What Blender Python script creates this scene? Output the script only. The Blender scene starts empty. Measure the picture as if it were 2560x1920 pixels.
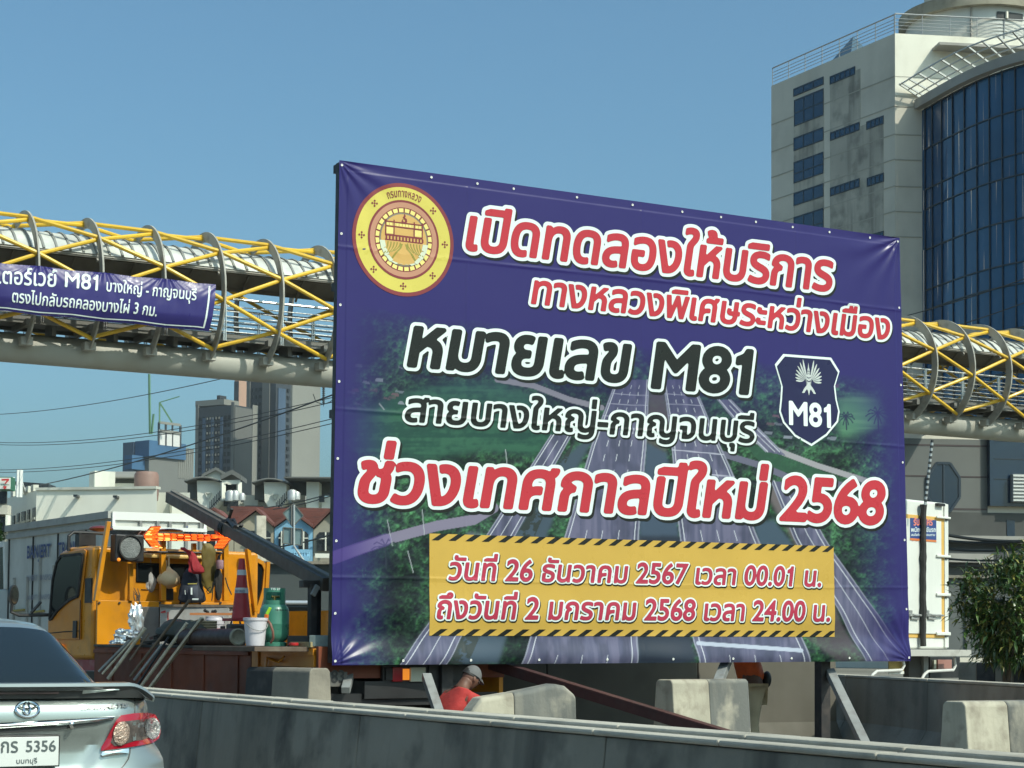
import bpy, bmesh, math, random
import numpy as np
from mathutils import Vector, Matrix, noise as mnoise

S = bpy.context.scene
COL = S.collection
R_ = math.radians

# ------------------------------------------------------------------ camera
FPX, PX0, PY0 = 4630.0, 1280.0, 1407.0        # focal length and optical axis in photo pixels
YAW, PIT, ROL, EYE = R_(29.1), R_(2.5), 0.0065, 1.4
_f = Vector((math.sin(YAW) * math.cos(PIT), math.cos(YAW) * math.cos(PIT), math.sin(PIT)))
_r0 = Vector((math.cos(YAW), -math.sin(YAW), 0))
_u0 = _r0.cross(_f)
CR = _r0 * math.cos(ROL) + _u0 * math.sin(ROL)
CU = -_r0 * math.sin(ROL) + _u0 * math.cos(ROL)
cd = bpy.data.cameras.new('camera')
cam = bpy.data.objects.new('camera', cd)
COL.objects.link(cam)
S.camera = cam
cam.matrix_world = Matrix(((CR.x, CU.x, -_f.x, 0), (CR.y, CU.y, -_f.y, 0), (CR.z, CU.z, -_f.z, EYE), (0, 0, 0, 1)))
cd.sensor_width = 36.0
cd.lens = 36.0 * FPX / 2560.0
cd.shift_y = (PY0 - 960.0) / 2560.0
cd.clip_start = 0.1
cd.clip_end = 6000.0

def ray(px, py):
    return _f + CR * ((px - PX0) / FPX) - CU * ((py - PY0) / FPX)

def at(px, py, ax, v):
    """the point seen at a photo pixel on the world plane where axis ax = v"""
    d = ray(px, py)
    o = Vector((0, 0, EYE))
    return o + d * ((v - o[ax]) / d[ax])

def atX(px, py, v): return at(px, py, 0, v)
def atY(px, py, v): return at(px, py, 1, v)
def atZ(px, py, v): return at(px, py, 2, v)
def atD(px, py, d): return Vector((0, 0, EYE)) + ray(px, py) * d
def on_plane(px, py, p, n):
    d = ray(px, py)
    o = Vector((0, 0, EYE))
    return o + d * ((p - o).dot(n) / d.dot(n))
def to_px(p):
    d = Vector(p) - Vector((0, 0, EYE))
    w = d.dot(_f)
    return PX0 + FPX * d.dot(CR) / w, PY0 - FPX * d.dot(CU) / w

# ------------------------------------------------------------------ light and air
SUN = Vector((0.275, -0.645, 0.713)).normalized()
W = bpy.data.worlds.new('World')
S.world = W
W.use_nodes = True
_nt = W.node_tree
_sky = _nt.nodes.new('ShaderNodeTexSky')
_sky.sky_type = 'NISHITA'
_sky.sun_disc = False
_sky.sun_elevation = math.asin(SUN.z)
_sky.sun_rotation = math.atan2(SUN.x, SUN.y)
_sky.air_density = 1.0
_sky.dust_density = 4.0
_sky.ozone_density = 8.0
_tint = _nt.nodes.new('ShaderNodeMix')
_tint.data_type = 'RGBA'
_tint.blend_type = 'MULTIPLY'
_tint.inputs[0].default_value = 1.0
_tint.inputs[7].default_value = (0.93, 1.14, 0.96, 1)
_nt.links.new(_sky.outputs[0], _tint.inputs[6])
_nt.links.new(_tint.outputs[2], _nt.nodes['Background'].inputs[0])
_nt.nodes['Background'].inputs[1].default_value = 0.125
sl = bpy.data.lights.new('sun', 'SUN')
sl.energy = 2.9
sl.angle = R_(0.5)
sl.color = (1.0, 0.97, 0.83)
so = bpy.data.objects.new('sun', sl)
COL.objects.link(so)
so.rotation_euler = SUN.to_track_quat('Z', 'Y').to_euler()
S.view_settings.view_transform = 'Standard'
S.view_settings.look = 'None'
S.view_settings.gamma = 1.0
S.view_settings.exposure = 0.4
try:
    S.cycles.max_bounces = 6
    S.cycles.transparent_max_bounces = 12
    S.cycles.caustics_reflective = False
    S.cycles.caustics_refractive = False
except Exception:
    pass

# ------------------------------------------------------------------ materials
MATS = {}
def mat(key, col=(.5, .5, .5), rough=.6, metal=0.0, spec=.5, dirt=0.0, dirt_col=(.08, .075, .06), scale=3.0,
        bump=0.0, bscale=40.0, vary=0.0, streak=0.0, coat=0.0, emit=None, trans=0.0, alpha=1.0):
    """weathered procedural material: broad patches (vary), dirt blotches, vertical runs (streak), fine bump"""
    if key in MATS:
        return MATS[key]
    m = bpy.data.materials.new(key)
    m.use_nodes = True
    nt = m.node_tree
    N, L = nt.nodes, nt.links
    b = N['Principled BSDF']
    b.inputs['Roughness'].default_value = rough
    b.inputs['Metallic'].default_value = metal
    b.inputs['Specular IOR Level'].default_value = spec
    b.inputs['Coat Weight'].default_value = coat
    b.inputs['Coat Roughness'].default_value = .05
    b.inputs['Transmission Weight'].default_value = trans
    b.inputs['Alpha'].default_value = alpha
    b.inputs['Base Color'].default_value = (*col, 1)
    if emit:
        b.inputs['Emission Color'].default_value = (*emit[0], 1)
        b.inputs['Emission Strength'].default_value = emit[1]
    need = vary or dirt or streak or bump
    if need:
        tc = N.new('ShaderNodeTexCoord')
        src = tc.outputs['Object']
    cur = None
    def mix(fac, a, bcol):
        x = N.new('ShaderNodeMix')
        x.data_type = 'RGBA'
        L.new(fac, x.inputs[0])
        if hasattr(a, 'links'):
            L.new(a, x.inputs[6])
        else:
            x.inputs[6].default_value = (*a, 1)
        x.inputs[7].default_value = (*bcol, 1)
        return x.outputs[2]
    def nz(sc, detail, lo, hi, vec=None, amt=1.0):
        n = N.new('ShaderNodeTexNoise')
        n.inputs['Scale'].default_value = sc
        n.inputs['Detail'].default_value = detail
        L.new(vec or src, n.inputs['Vector'])
        r = N.new('ShaderNodeMapRange')
        r.inputs[1].default_value = lo
        r.inputs[2].default_value = hi
        r.inputs[3].default_value = 0
        r.inputs[4].default_value = amt
        L.new(n.outputs[0], r.inputs[0])
        return r.outputs[0]
    cur = col
    if vary:
        cur = mix(nz(scale * .5, 4, .35, .65), cur, tuple(c * (1 - vary) for c in col))
    if dirt:
        cur = mix(nz(scale * 1.7, 8, .5, .72, amt=min(1, dirt)), cur, dirt_col)
    if streak:
        mp = N.new('ShaderNodeMapping')
        mp.inputs['Scale'].default_value = (1, 1, .08)
        L.new(src, mp.inputs['Vector'])
        cur = mix(nz(scale * 2.2, 6, .5, .75, mp.outputs[0], min(1, streak)), cur, dirt_col)
    if hasattr(cur, 'links'):
        L.new(cur, b.inputs['Base Color'])
        rr = nz(scale * 3, 5, .3, .7, amt=.18)
        ad = N.new('ShaderNodeMath')
        ad.operation = 'ADD'
        ad.inputs[1].default_value = rough - .06
        L.new(rr, ad.inputs[0])
        L.new(ad.outputs[0], b.inputs['Roughness'])
    if bump:
        n = N.new('ShaderNodeTexNoise')
        n.inputs['Scale'].default_value = bscale
        n.inputs['Detail'].default_value = 6
        L.new(src, n.inputs['Vector'])
        bp = N.new('ShaderNodeBump')
        bp.inputs['Strength'].default_value = bump
        bp.inputs['Distance'].default_value = .02
        L.new(n.outputs[0], bp.inputs['Height'])
        L.new(bp.outputs[0], b.inputs['Normal'])
    MATS[key] = m
    return m

# ------------------------------------------------------------------ mesh building
def frame(d, up=Vector((0, 0, 1))):
    d = Vector(d).normalized()
    if abs(d.dot(up)) > .999:
        up = Vector((0, 1, 0))
    a = d.cross(up).normalized()
    return d, a, a.cross(d).normalized()

class B:
    """collects shapes, then links them as ONE mesh object"""
    def __init__(s): s.v = []; s.f = []; s.mi = []; s.cur = 0
    def add(s, vs, fs):
        o = len(s.v)
        s.v += [tuple(v) for v in vs]
        s.f += [tuple(o + i for i in f) for f in fs]
        s.mi += [s.cur] * len(fs)
        return s
    def box(s, x0, x1, y0, y1, z0, z1, M=None):
        vs = [Vector((x, y, z)) for z in (z0, z1) for y in (y0, y1) for x in (x0, x1)]
        if M is not None:
            vs = [M @ v for v in vs]
        return s.add(vs, [(0, 2, 3, 1), (4, 5, 7, 6), (0, 1, 5, 4), (2, 6, 7, 3), (0, 4, 6, 2), (1, 3, 7, 5)])
    def hexa(s, a, b):
        """a, b: two quads (same winding) joined"""
        n = len(a)
        return s.add(list(a) + list(b), [tuple(range(n - 1, -1, -1)), tuple(range(n, 2 * n))] +
                     [(i, (i + 1) % n, n + (i + 1) % n, n + i) for i in range(n)])
    def prism(s, poly, d):
        d = Vector(d)
        return s.hexa([Vector(p) for p in poly], [Vector(p) + d for p in poly])
    def bar(s, p, q, w, h=None, up=Vector((0, 0, 1)), ext=0):
        h = h or w
        p, q = Vector(p), Vector(q)
        d, a, u = frame(q - p, up)
        p = p - d * ext; q = q + d * ext
        c = [a * (w / 2) + u * (h / 2), a * (-w / 2) + u * (h / 2), a * (-w / 2) - u * (h / 2), a * (w / 2) - u * (h / 2)]
        return s.hexa([p + k for k in c], [q + k for k in c])
    def tube(s, pts, r, n=8, cap=True, closed=False):
        pts = [Vector(p) for p in pts]
        rs = r if isinstance(r, (list, tuple)) else [r] * len(pts)
        rings = []
        prev = None
        for i, p in enumerate(pts):
            if closed:
                t = pts[(i + 1) % len(pts)] - pts[i - 1]
            else:
                t = (pts[min(i + 1, len(pts) - 1)] - pts[max(i - 1, 0)])
            t.normalize()
            if prev is None:
                _, a, u = frame(t)
            else:
                a = prev - t * prev.dot(t)
                if a.length < 1e-5:
                    _, a, u = frame(t)
                a.normalize()
                u = a.cross(t).normalized()
            prev = a
            rings.append([p + (a * math.cos(k * 2 * math.pi / n) + u * math.sin(k * 2 * math.pi / n)) * rs[i] for k in range(n)])
        vs = [v for g in rings for v in g]
        fs = []
        m = len(rings)
        for i in range(m if closed else m - 1):
            j = (i + 1) % m
            for k in range(n):
                fs.append((i * n + k, i * n + (k + 1) % n, j * n + (k + 1) % n, j * n + k))
        if cap and not closed:
            fs += [tuple(range(n - 1, -1, -1)), tuple(range((m - 1) * n, m * n))]
        return s.add(vs, fs)
    def cyl(s, p, q, r, r2=None, n=20): return s.tube([p, q], [r, r if r2 is None else r2], n)
    def lathe(s, c, prof, n=24, d=(0, 0, 1), a0=0.0, a1=2 * math.pi):
        """prof: (radius, height) pairs around axis d through c"""
        c = Vector(c)
        d, a, u = frame(d, Vector((0, 1, 0)) if abs(Vector(d).normalized().z) > .9 else Vector((0, 0, 1)))
        full = abs(a1 - a0 - 2 * math.pi) < 1e-6
        k = n if full else n + 1
        vs = [c + d * h + (a * math.cos(a0 + (a1 - a0) * i / n) + u * math.sin(a0 + (a1 - a0) * i / n)) * r for r, h in prof for i in range(k)]
        fs = []
        for j in range(len(prof) - 1):
            for i in range(n):
                i2 = (i + 1) % k
                fs.append((j * k + i, j * k + i2, (j + 1) * k + i2, (j + 1) * k + i))
        return s.add(vs, fs)
    def grid(s, fn, nu, nv):
        """fn(u, v) -> point, u and v in 0..1"""
        vs = [fn(i / nu, j / nv) for j in range(nv + 1) for i in range(nu + 1)]
        fs = [(j * (nu + 1) + i, j * (nu + 1) + i + 1, (j + 1) * (nu + 1) + i + 1, (j + 1) * (nu + 1) + i) for j in range(nv) for i in range(nu)]
        return s.add(vs, fs)
    def poly(s, pts): return s.add(pts, [tuple(range(len(pts)))])
    def ball(s, c, r, n=12, m=8, sc=(1, 1, 1)):
        c = Vector(c)
        return s.grid(lambda u, v: c + Vector((r * sc[0] * math.sin(math.pi * v) * math.cos(2 * math.pi * u), r * sc[1] * math.sin(math.pi * v) * math.sin(2 * math.pi * u), r * sc[2] * math.cos(math.pi * v))), n, m)
    def build(s, name, m, parent=None, smooth=False, bevel=0.0, seg=2, local=False, subsurf=0, fix=True, solid=0.0):
        me = bpy.data.meshes.new(name)
        me.from_pydata(s.v, [], s.f)
        ms = m if isinstance(m, (list, tuple)) else [m]
        for x in ms:
            me.materials.append(x)
        if len(ms) > 1:
            me.polygons.foreach_set('material_index', s.mi)
        if fix:
            bm = bmesh.new()
            bm.from_mesh(me)
            bmesh.ops.remove_doubles(bm, verts=bm.verts, dist=1e-5)
            bmesh.ops.recalc_face_normals(bm, faces=bm.faces)
            bm.to_mesh(me)
            bm.free()
        if smooth:
            me.polygons.foreach_set('use_smooth', [True] * len(me.polygons))
        o = bpy.data.objects.new(name, me)
        COL.objects.link(o)
        if parent is not None:
            o.parent = parent
            if not local:
                o.matrix_parent_inverse = (ROOTM.get(parent.name) or Matrix()).inverted()
        if solid:
            md = o.modifiers.new('solid', 'SOLIDIFY'); md.thickness = solid; md.offset = 0
        if bevel:
            md = o.modifiers.new('bevel', 'BEVEL')
            md.width = bevel
            md.segments = seg
            md.limit_method = 'ANGLE'
            md.angle_limit = R_(35)
            md.harden_normals = False
        if subsurf:
            md = o.modifiers.new('sub', 'SUBSURF'); md.levels = subsurf; md.render_levels = subsurf
        if smooth and not subsurf:
            try:
                me.set_sharp_from_angle(angle=R_(38))
            except Exception:
                pass
        return o

ROOTM = {}
def tag(o, label, cat=None, group=None, kind=None):
    if label: o['label'] = label
    if cat: o['category'] = cat
    if group: o['group'] = group
    if kind: o['kind'] = kind
    return o
def thing(name, label, cat, loc=(0, 0, 0), rz=0.0, group=None):
    o = bpy.data.objects.new(name, None)
    COL.objects.link(o)
    o.empty_display_size = .3
    o.location = loc
    o.rotation_euler = (0, 0, rz)
    M = Matrix.Translation(Vector(loc)) @ Matrix.Rotation(rz, 4, 'Z')
    ROOTM[o.name] = M
    return tag(o, label, cat, group)
def struct(o): return tag(o, None, None, None, 'structure')
def copy_tree(o, parent=None):
    c = o.copy()
    COL.objects.link(c)
    if parent is not None:
        c.parent = parent
    for ch in [x for x in S.objects if x.parent == o]:
        copy_tree(ch, c)
    return c

# ------------------------------------------------------------------ lettering: glyph outlines -> distance field -> flat polygons
_SDF = {}
def text_field(txt, shear=0.0, spacing=1.0, res=44, margin=.3):
    key = (txt, shear, spacing, res)
    if key in _SDF:
        return _SDF[key]
    c = bpy.data.curves.new('tmp', 'FONT')
    c.body = txt
    c.shear = shear
    c.space_character = spacing
    o = bpy.data.objects.new('tmp', c)
    COL.objects.link(o)
    dg = bpy.context.evaluated_depsgraph_get()
    cu = o.evaluated_get(dg).to_curve(dg, apply_modifiers=False)
    cont = []
    for sp in cu.splines:
        bp = sp.bezier_points
        n = len(bp)
        if n < 2:
            continue
        pts = []
        for i in range(n):
            a, b = bp[i], bp[(i + 1) % n]
            p0, p1, p2, p3 = a.co, a.handle_right, b.handle_left, b.co
            straight = (p1 - p0).cross(p3 - p0).length < 1e-5 and (p2 - p3).cross(p3 - p0).length < 1e-5
            k = 1 if straight else 5
            for j in range(k):
                t = j / k
                q = p0 * (1 - t) ** 3 + p1 * 3 * t * (1 - t) ** 2 + p2 * 3 * t * t * (1 - t) + p3 * t ** 3
                pts.append((q.x, q.y))
        cont.append(np.array(pts))
    bpy.data.objects.remove(o)
    bpy.data.curves.remove(c)
    if '1' in txt and len(txt) > 1:                       # a flagged numeral one in place of the font's plain bar
        one = text_field('1', shear, spacing, res)[6][0]
        for i, P in enumerate(cont):
            if len(P) == len(one) and np.abs((P - P[0]) - (one - one[0])).max() < .004:
                y0, y1 = P[:, 1].min(), P[:, 1].max()
                xr = (P[:, 0] - shear * P[:, 1]).max() + .01
                Q = np.array([(xr - .1, y0), (xr, y0), (xr, y1), (xr - .07, y1), (xr - .105, y1 - .075), (xr - .21, y1 - .13), (xr - .21, y1 - .215), (xr - .1, y1 - .19)])
                Q[:, 0] += shear * Q[:, 1]
                cont[i] = Q
    allp = np.concatenate(cont)
    lo = allp.min(0); hi = allp.max(0)
    x0, y0 = lo - margin
    nx = int((hi[0] - lo[0] + 2 * margin) * res) + 2
    ny = int((hi[1] - lo[1] + 2 * margin) * res) + 2
    D = np.full((ny, nx), 9.0)
    Wd = np.zeros((ny, nx), int)
    for P in cont:
        i0 = max(0, int((P[:, 0].min() - margin - x0) * res)); i1 = min(nx, int((P[:, 0].max() + margin - x0) * res) + 2)
        j0 = max(0, int((P[:, 1].min() - margin - y0) * res)); j1 = min(ny, int((P[:, 1].max() + margin - y0) * res) + 2)
        gx = x0 + np.arange(i0, i1) / res
        gy = y0 + np.arange(j0, j1) / res
        X, Y = np.meshgrid(gx, gy)
        d = np.full(X.shape, 9.0)
        w = np.zeros(X.shape, int)
        Q = np.roll(P, -1, 0)
        for (ax, ay), (bx, by) in zip(P, Q):
            ex, ey = bx - ax, by - ay
            l2 = ex * ex + ey * ey
            if l2 < 1e-12:
                continue
            t = np.clip(((X - ax) * ex + (Y - ay) * ey) / l2, 0, 1)
            d = np.minimum(d, (X - ax - t * ex) ** 2 + (Y - ay - t * ey) ** 2)
            if ay != by:
                m = (Y >= min(ay, by)) & (Y < max(ay, by))
                xi = ax + (Y - ay) * (ex / ey)
                w += np.where(m & (X < xi), 1 if by > ay else -1, 0)
        D[j0:j1, i0:i1] = np.minimum(D[j0:j1, i0:i1], np.sqrt(d))
        Wd[j0:j1, i0:i1] += w
    sd = np.where(Wd != 0, -D, D)
    _SDF[key] = (sd, x0, y0, res, lo, hi, cont)
    return _SDF[key]

def field_polys(f, thr):
    """polygons of the region where the distance field is below thr"""
    sd, x0, y0, res = f[:4]
    v = thr - sd
    ins = v > 0
    out = []
    a, b, c, d = ins[:-1, :-1], ins[:-1, 1:], ins[1:, 1:], ins[1:, :-1]
    s = a.astype(int) + b + c + d
    ny, nx = s.shape
    full = s == 4
    for j in range(ny):
        row = full[j]
        i = 0
        idx = np.nonzero(row)[0]
        k = 0
        while k < len(idx):
            st = idx[k]
            e = st
            while k + 1 < len(idx) and idx[k + 1] == e + 1 and e - st < 3:
                k += 1
                e = idx[k]
            k += 1
            out.append([(st, j), (e + 1, j), (e + 1, j + 1), (st, j + 1)])
    for j, i in zip(*np.nonzero((s > 0) & (s < 4))):
        cs = [(i, j), (i + 1, j), (i + 1, j + 1), (i, j + 1)]
        val = [v[y, x] for x, y in cs]
        poly = []
        for k in range(4):
            p, q = cs[k], cs[(k + 1) % 4]
            vp, vq = val[k], val[(k + 1) % 4]
            if vp > 0:
                poly.append(p)
            if (vp > 0) != (vq > 0):
                t = vp / (vp - vq)
                poly.append((p[0] + (q[0] - p[0]) * t, p[1] + (q[1] - p[1]) * t))
        if len(poly) > 2:
            out.append(poly)
    return [[(x0 + p[0] / res, y0 + p[1] / res) for p in q] for q in out]

def flat_text(bb, txt, place, thr=.015, shear=0.0, spacing=1.0, res=30):
    """adds the text to builder bb; place(x, y) maps text coordinates normalised to 0..1 in width, em in height, to a point"""
    f = text_field(txt, shear, spacing, res)
    lo, hi = f[4], f[5]
    w = hi[0] - lo[0]
    for q in field_polys(f, thr):
        bb.add([place((p[0] - lo[0]) / w, p[1]) for p in q], [tuple(range(len(q)))])
    return bb
# ------------------------------------------------------------------ numpy noise for the printed picture and the cloth
def vnoise(x, y, seed=0):
    x = np.asarray(x, float); y = np.asarray(y, float)
    xi = np.floor(x).astype(np.int64); yi = np.floor(y).astype(np.int64)
    fx = x - xi; fy = y - yi
    fx = fx * fx * (3 - 2 * fx); fy = fy * fy * (3 - 2 * fy)
    def h(a, b):
        n = (a * 374761393 + b * 668265263 + seed * 974711) & 0x7fffffff
        n = ((n ^ (n >> 13)) * 1274126177) & 0x7fffffff
        n = n ^ (n >> 16)
        return (n & 0xffff) / 65535.0
    return (h(xi, yi) * (1 - fx) + h(xi + 1, yi) * fx) * (1 - fy) + (h(xi, yi + 1) * (1 - fx) + h(xi + 1, yi + 1) * fx) * fy
def fbm(x, y, seed=0, o=4):
    a = 0; s = .5
    for k in range(o):
        a = a + s * vnoise(x * 2 ** k, y * 2 ** k, seed + k); s *= .5
    return a / (1 - .5 ** o)

# ------------------------------------------------------------------ ground and road
M_ASPH = mat('asphalt', (.19, .175, .15), .85, dirt=.5, dirt_col=(.12, .11, .1), scale=.6, bump=.4, bscale=30, vary=.3)
M_GROUND = mat('dusty_ground', (.2, .185, .15), .9, dirt=.6, dirt_col=(.1, .1, .07), scale=.05, vary=.4)
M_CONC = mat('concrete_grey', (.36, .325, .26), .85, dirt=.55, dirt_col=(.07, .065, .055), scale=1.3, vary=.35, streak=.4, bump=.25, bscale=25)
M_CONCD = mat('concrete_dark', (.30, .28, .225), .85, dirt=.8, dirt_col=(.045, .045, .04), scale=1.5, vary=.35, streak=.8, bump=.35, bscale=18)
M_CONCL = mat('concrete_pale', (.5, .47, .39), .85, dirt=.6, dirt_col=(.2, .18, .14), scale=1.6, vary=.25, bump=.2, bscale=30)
M_WPAINT = mat('barrier_white', (.46, .425, .33), .8, dirt=.9, dirt_col=(.24, .21, .16), scale=4, vary=.3, streak=.6, bump=.2, bscale=25)
M_GPAINT = mat('barrier_grey', (.14, .143, .13), .8, dirt=.9, dirt_col=(.36, .33, .26), scale=2.6, vary=.3, streak=.5, bump=.2, bscale=25)
M_BPAINT = mat('kerb_black', (.035, .035, .035), .7, dirt=.5, dirt_col=(.12, .11, .1), scale=3, vary=.3)
M_LINE = mat('road_paint', (.7, .7, .66), .7, dirt=.6, dirt_col=(.25, .25, .22), scale=2)
struct(B().grid(lambda u, v: (-2500 + 6000 * u, -500 + 6000 * v, -.012), 4, 4).build('ground', M_GROUND))
struct(B().grid(lambda u, v: (-6 + 11.6 * u, -20 + 320 * v, 0), 2, 40).build('road', M_ASPH))
struct(B().grid(lambda u, v: (5.75 + 18 * u, -20 + 220 * v, 0), 2, 40).build('service_road', M_ASPH))
lane = B()
for k in range(20):
    for xx in (.9, -2.6):
        lane.add([(xx, -10 + 12 * k, .004), (xx + .15, -10 + 12 * k, .004), (xx + .15, -6 + 12 * k, .004), (xx, -6 + 12 * k, .004)], [(0, 1, 2, 3)])
lane.add([(4.5, -20, .004), (4.65, -20, .004), (4.65, 300, .004), (4.5, 300, .004)], [(0, 1, 2, 3)])
struct(lane.build('road_marking', M_LINE))

# ------------------------------------------------------------------ long concrete barrier along the road
def barrier_profile(p, h=.97):
    # x offsets from the road-side face of the top, heights
    return p
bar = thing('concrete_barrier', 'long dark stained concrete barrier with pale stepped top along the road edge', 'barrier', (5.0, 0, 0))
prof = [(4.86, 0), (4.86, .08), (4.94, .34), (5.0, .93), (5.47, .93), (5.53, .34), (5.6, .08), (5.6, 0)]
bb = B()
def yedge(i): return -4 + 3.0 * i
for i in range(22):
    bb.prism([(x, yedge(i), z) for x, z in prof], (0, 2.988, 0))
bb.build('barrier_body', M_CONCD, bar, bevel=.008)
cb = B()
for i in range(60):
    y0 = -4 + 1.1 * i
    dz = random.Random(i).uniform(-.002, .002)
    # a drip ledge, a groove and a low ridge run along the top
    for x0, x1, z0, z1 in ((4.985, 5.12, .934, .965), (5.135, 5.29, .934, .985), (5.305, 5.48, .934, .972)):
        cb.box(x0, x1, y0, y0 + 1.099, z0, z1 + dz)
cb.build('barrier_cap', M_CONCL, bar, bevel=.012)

# rear barrier, askew, behind the board
def ribbon_barrier(p, q, h, w0=.28, w1=.16):
    p, q = Vector(p), Vector(q)
    d = (q - p).normalized()
    n = Vector((d.y, -d.x, 0))
    return [(-w0, 0), (-w0, .12), (-w1 * 1.2, .42), (-w1, h), (w1, h), (w1 * 1.2, .42), (w0, .12), (w0, 0)], p, d, n
def barrier_run(bb, p, q, h, w0=.28, w1=.13, gap=0.0):
    pr, p, d, n = ribbon_barrier(p, q, h, w0, w1)
    L = (Vector(q) - p).length
    bb.prism([p + n * a + Vector((0, 0, z)) for a, z in pr], d * (L - gap))
ra, rb = Vector((11.1, 6.0, 0)), Vector((18.6, 27.0, 0))
rear = thing('concrete_barrier', 'grey continuous concrete barrier behind the billboard and the painted blocks', 'barrier', ra)
bb = B()
n_ = 8
for i in range(n_):
    a = ra + (rb - ra) * i / n_; b_ = ra + (rb - ra) * (i + 1) / n_
    barrier_run(bb, a, b_, .985, .3, .1, .012)
bb.build('barrier_body', M_CONC, rear, bevel=.01)
tb = B()
for i in range(n_):
    a = ra + (rb - ra) * i / n_; b_ = ra + (rb - ra) * (i + 1) / n_
    d = (b_ - a).normalized(); nn = Vector((d.y, -d.x, 0))
    tb.hexa([a + nn * s + Vector((0, 0, z)) for s, z in ((-.11, .987), (.11, .987), (.11, 1.02), (-.11, 1.02))],
            [b_ - d * .012 + nn * s + Vector((0, 0, z)) for s, z in ((-.11, .987), (.11, .987), (.11, 1.02), (-.11, 1.02))])
tb.build('barrier_cap', M_CONCL, rear, bevel=.01)
# a second run farther left closes the gap behind the truck
far = thing('concrete_barrier', 'dull grey concrete barrier crossing behind the crouching worker', 'barrier', (9.0, 19.2, 0))
bb = B()
for i in range(3):
    barrier_run(bb, Vector((9.0 + 2.15 * i, 19.3 - .05 * i, 0)), Vector((9.0 + 2.15 * (i + 1), 19.3 - .05 * (i + 1), 0)), 1.22, .3, .11, .015)
bb.build('barrier_body', mat('concrete_far_shaded', (.15, .138, .112), .85, dirt=.5, dirt_col=(.08, .075, .06), scale=1.2, vary=.3, streak=.3), far, bevel=.01)  # concrete darkened so its colour holds the shade on this run

# short painted blocks
def block(name, label, p, q, h, parts, slope=0.0):
    """a barrier block from p to q; parts: list of (t0, t1, material name, part name); slope cuts the left end"""
    p, q = Vector(p), Vector(q)
    t = thing(name, label, 'barrier block', p, 0, 'painted concrete blocks')
    d = (q - p); L = d.length; d.normalize()
    n = Vector((d.y, -d.x, 0))
    pr = [(.3, 0), (.3, .1), (.17, .4), (.12, h - .03), (.09, h), (-.09, h), (-.12, h - .03), (-.17, .4), (-.3, .1), (-.3, 0)]
    for t0, t1, m, nm in parts:
        def sec(tt):
            k = float(np.interp(tt, [0, .13, .48, .87, 1], [.7, .88, .93, 1, .9])) if slope else 1.0
            return [p + d * (L * tt) + n * a + Vector((0, 0, z * k)) for a, z in pr]
        bb = B()
        N = 6
        for i in range(N):
            a, b_ = t0 + (t1 - t0) * i / N, t0 + (t1 - t0) * (i + 1) / N
            bb.add(sec(a) + sec(b_), [(j, (j + 1) % 10, 10 + (j + 1) % 10, 10 + j) for j in range(10)])
        bb.poly(sec(t0)[::-1]); bb.poly(sec(t1))
        bb.build(nm, m, t, bevel=.012)
    return t
p0 = atD(1152, 1780, 15.6); p0.z = 0
p1 = atD(1425, 1780, 16.0); p1.z = 0
block('concrete_block', 'low chipped concrete block, half white and half grey, in front of the crouching worker', p0, p1, 1.07, [(0, .43, M_WPAINT, 'white_half'), (.43, 1, M_GPAINT, 'grey_half')], slope=1)
p0 = atD(1660, 1720, 18.6); p0.z = 0
p1 = atD(1850, 1720, 19.3); p1.z = 0
block('concrete_block', 'upright concrete block, white then grey, beside the worker in khaki trousers', p0, p1, 1.05, [(0, .47, M_WPAINT, 'white_half'), (.47, 1, M_GPAINT, 'grey_half')])
p0 = atD(2384, 1720, 13.9); p0.z = 0
p1 = p0 + Vector((1.75, .05, 0))
bl = block('concrete_block', 'concrete block with a bright white end, nearest the right edge', p0, p1, .99, [(0, .25, M_WPAINT, 'white_half'), (.25, 1, M_GPAINT, 'grey_half')])
p0 = atD(800, 1720, 17.3); p0.z = 0; p1 = atD(640, 1720, 18.0); p1.z = 0
block('concrete_block', 'shaded concrete block, dark and grey, in front of the work truck side panel', p1, p0, 1.16, [(0, .42, M_BPAINT, 'dark_half'), (.42, 1, M_CONC, 'grey_half')])

# ------------------------------------------------------------------ THE BILLBOARD
BY = 16.5
_c = [Vector((7.176, BY, 1.181)), Vector((14.435, BY, 1.229)), Vector((14.299, BY, 6.142)), Vector((7.211, BY, 6.108))]   # BL BR TR TL
BWID, BHEI = 7.2, 4.92
def b_uv(px, py):
    p = atY(px, py, BY)
    u, v = .5, .5
    for _ in range(8):
        l = _c[0].lerp(_c[3], v); r = _c[1].lerp(_c[2], v)
        u = (p.x - l.x) / (r.x - l.x)
        b = _c[0].lerp(_c[1], u); t = _c[3].lerp(_c[2], u)
        v = (p.z - b.z) / (t.z - b.z)
    return u * BWID, v * BHEI
def bxz(U, V):
    u = np.asarray(U) / BWID; v = np.asarray(V) / BHEI
    x = (_c[0].x * (1 - u) + _c[1].x * u) * (1 - v) + (_c[3].x * (1 - u) + _c[2].x * u) * v
    z = (_c[0].z * (1 - u) + _c[1].z * u) * (1 - v) + (_c[3].z * (1 - u) + _c[2].z * u) * v
    return x, z
VF = [b_uv(1165, 700)[0], b_uv(1601, 700)[0], b_uv(1989, 700)[0], b_uv(820 + 690 / 2.074, 1400)[0] - 2.3]
HF = [b_uv(823, 1023)[1], b_uv(840, 614)[1], b_uv(826, 1446)[1]]
GROM_T = [.03, 1.02, 1.55, 1.98, 2.75, 3.45, 4.1, 4.62, 5.1, 5.62, 6.15, 6.75, 7.17]
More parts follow.
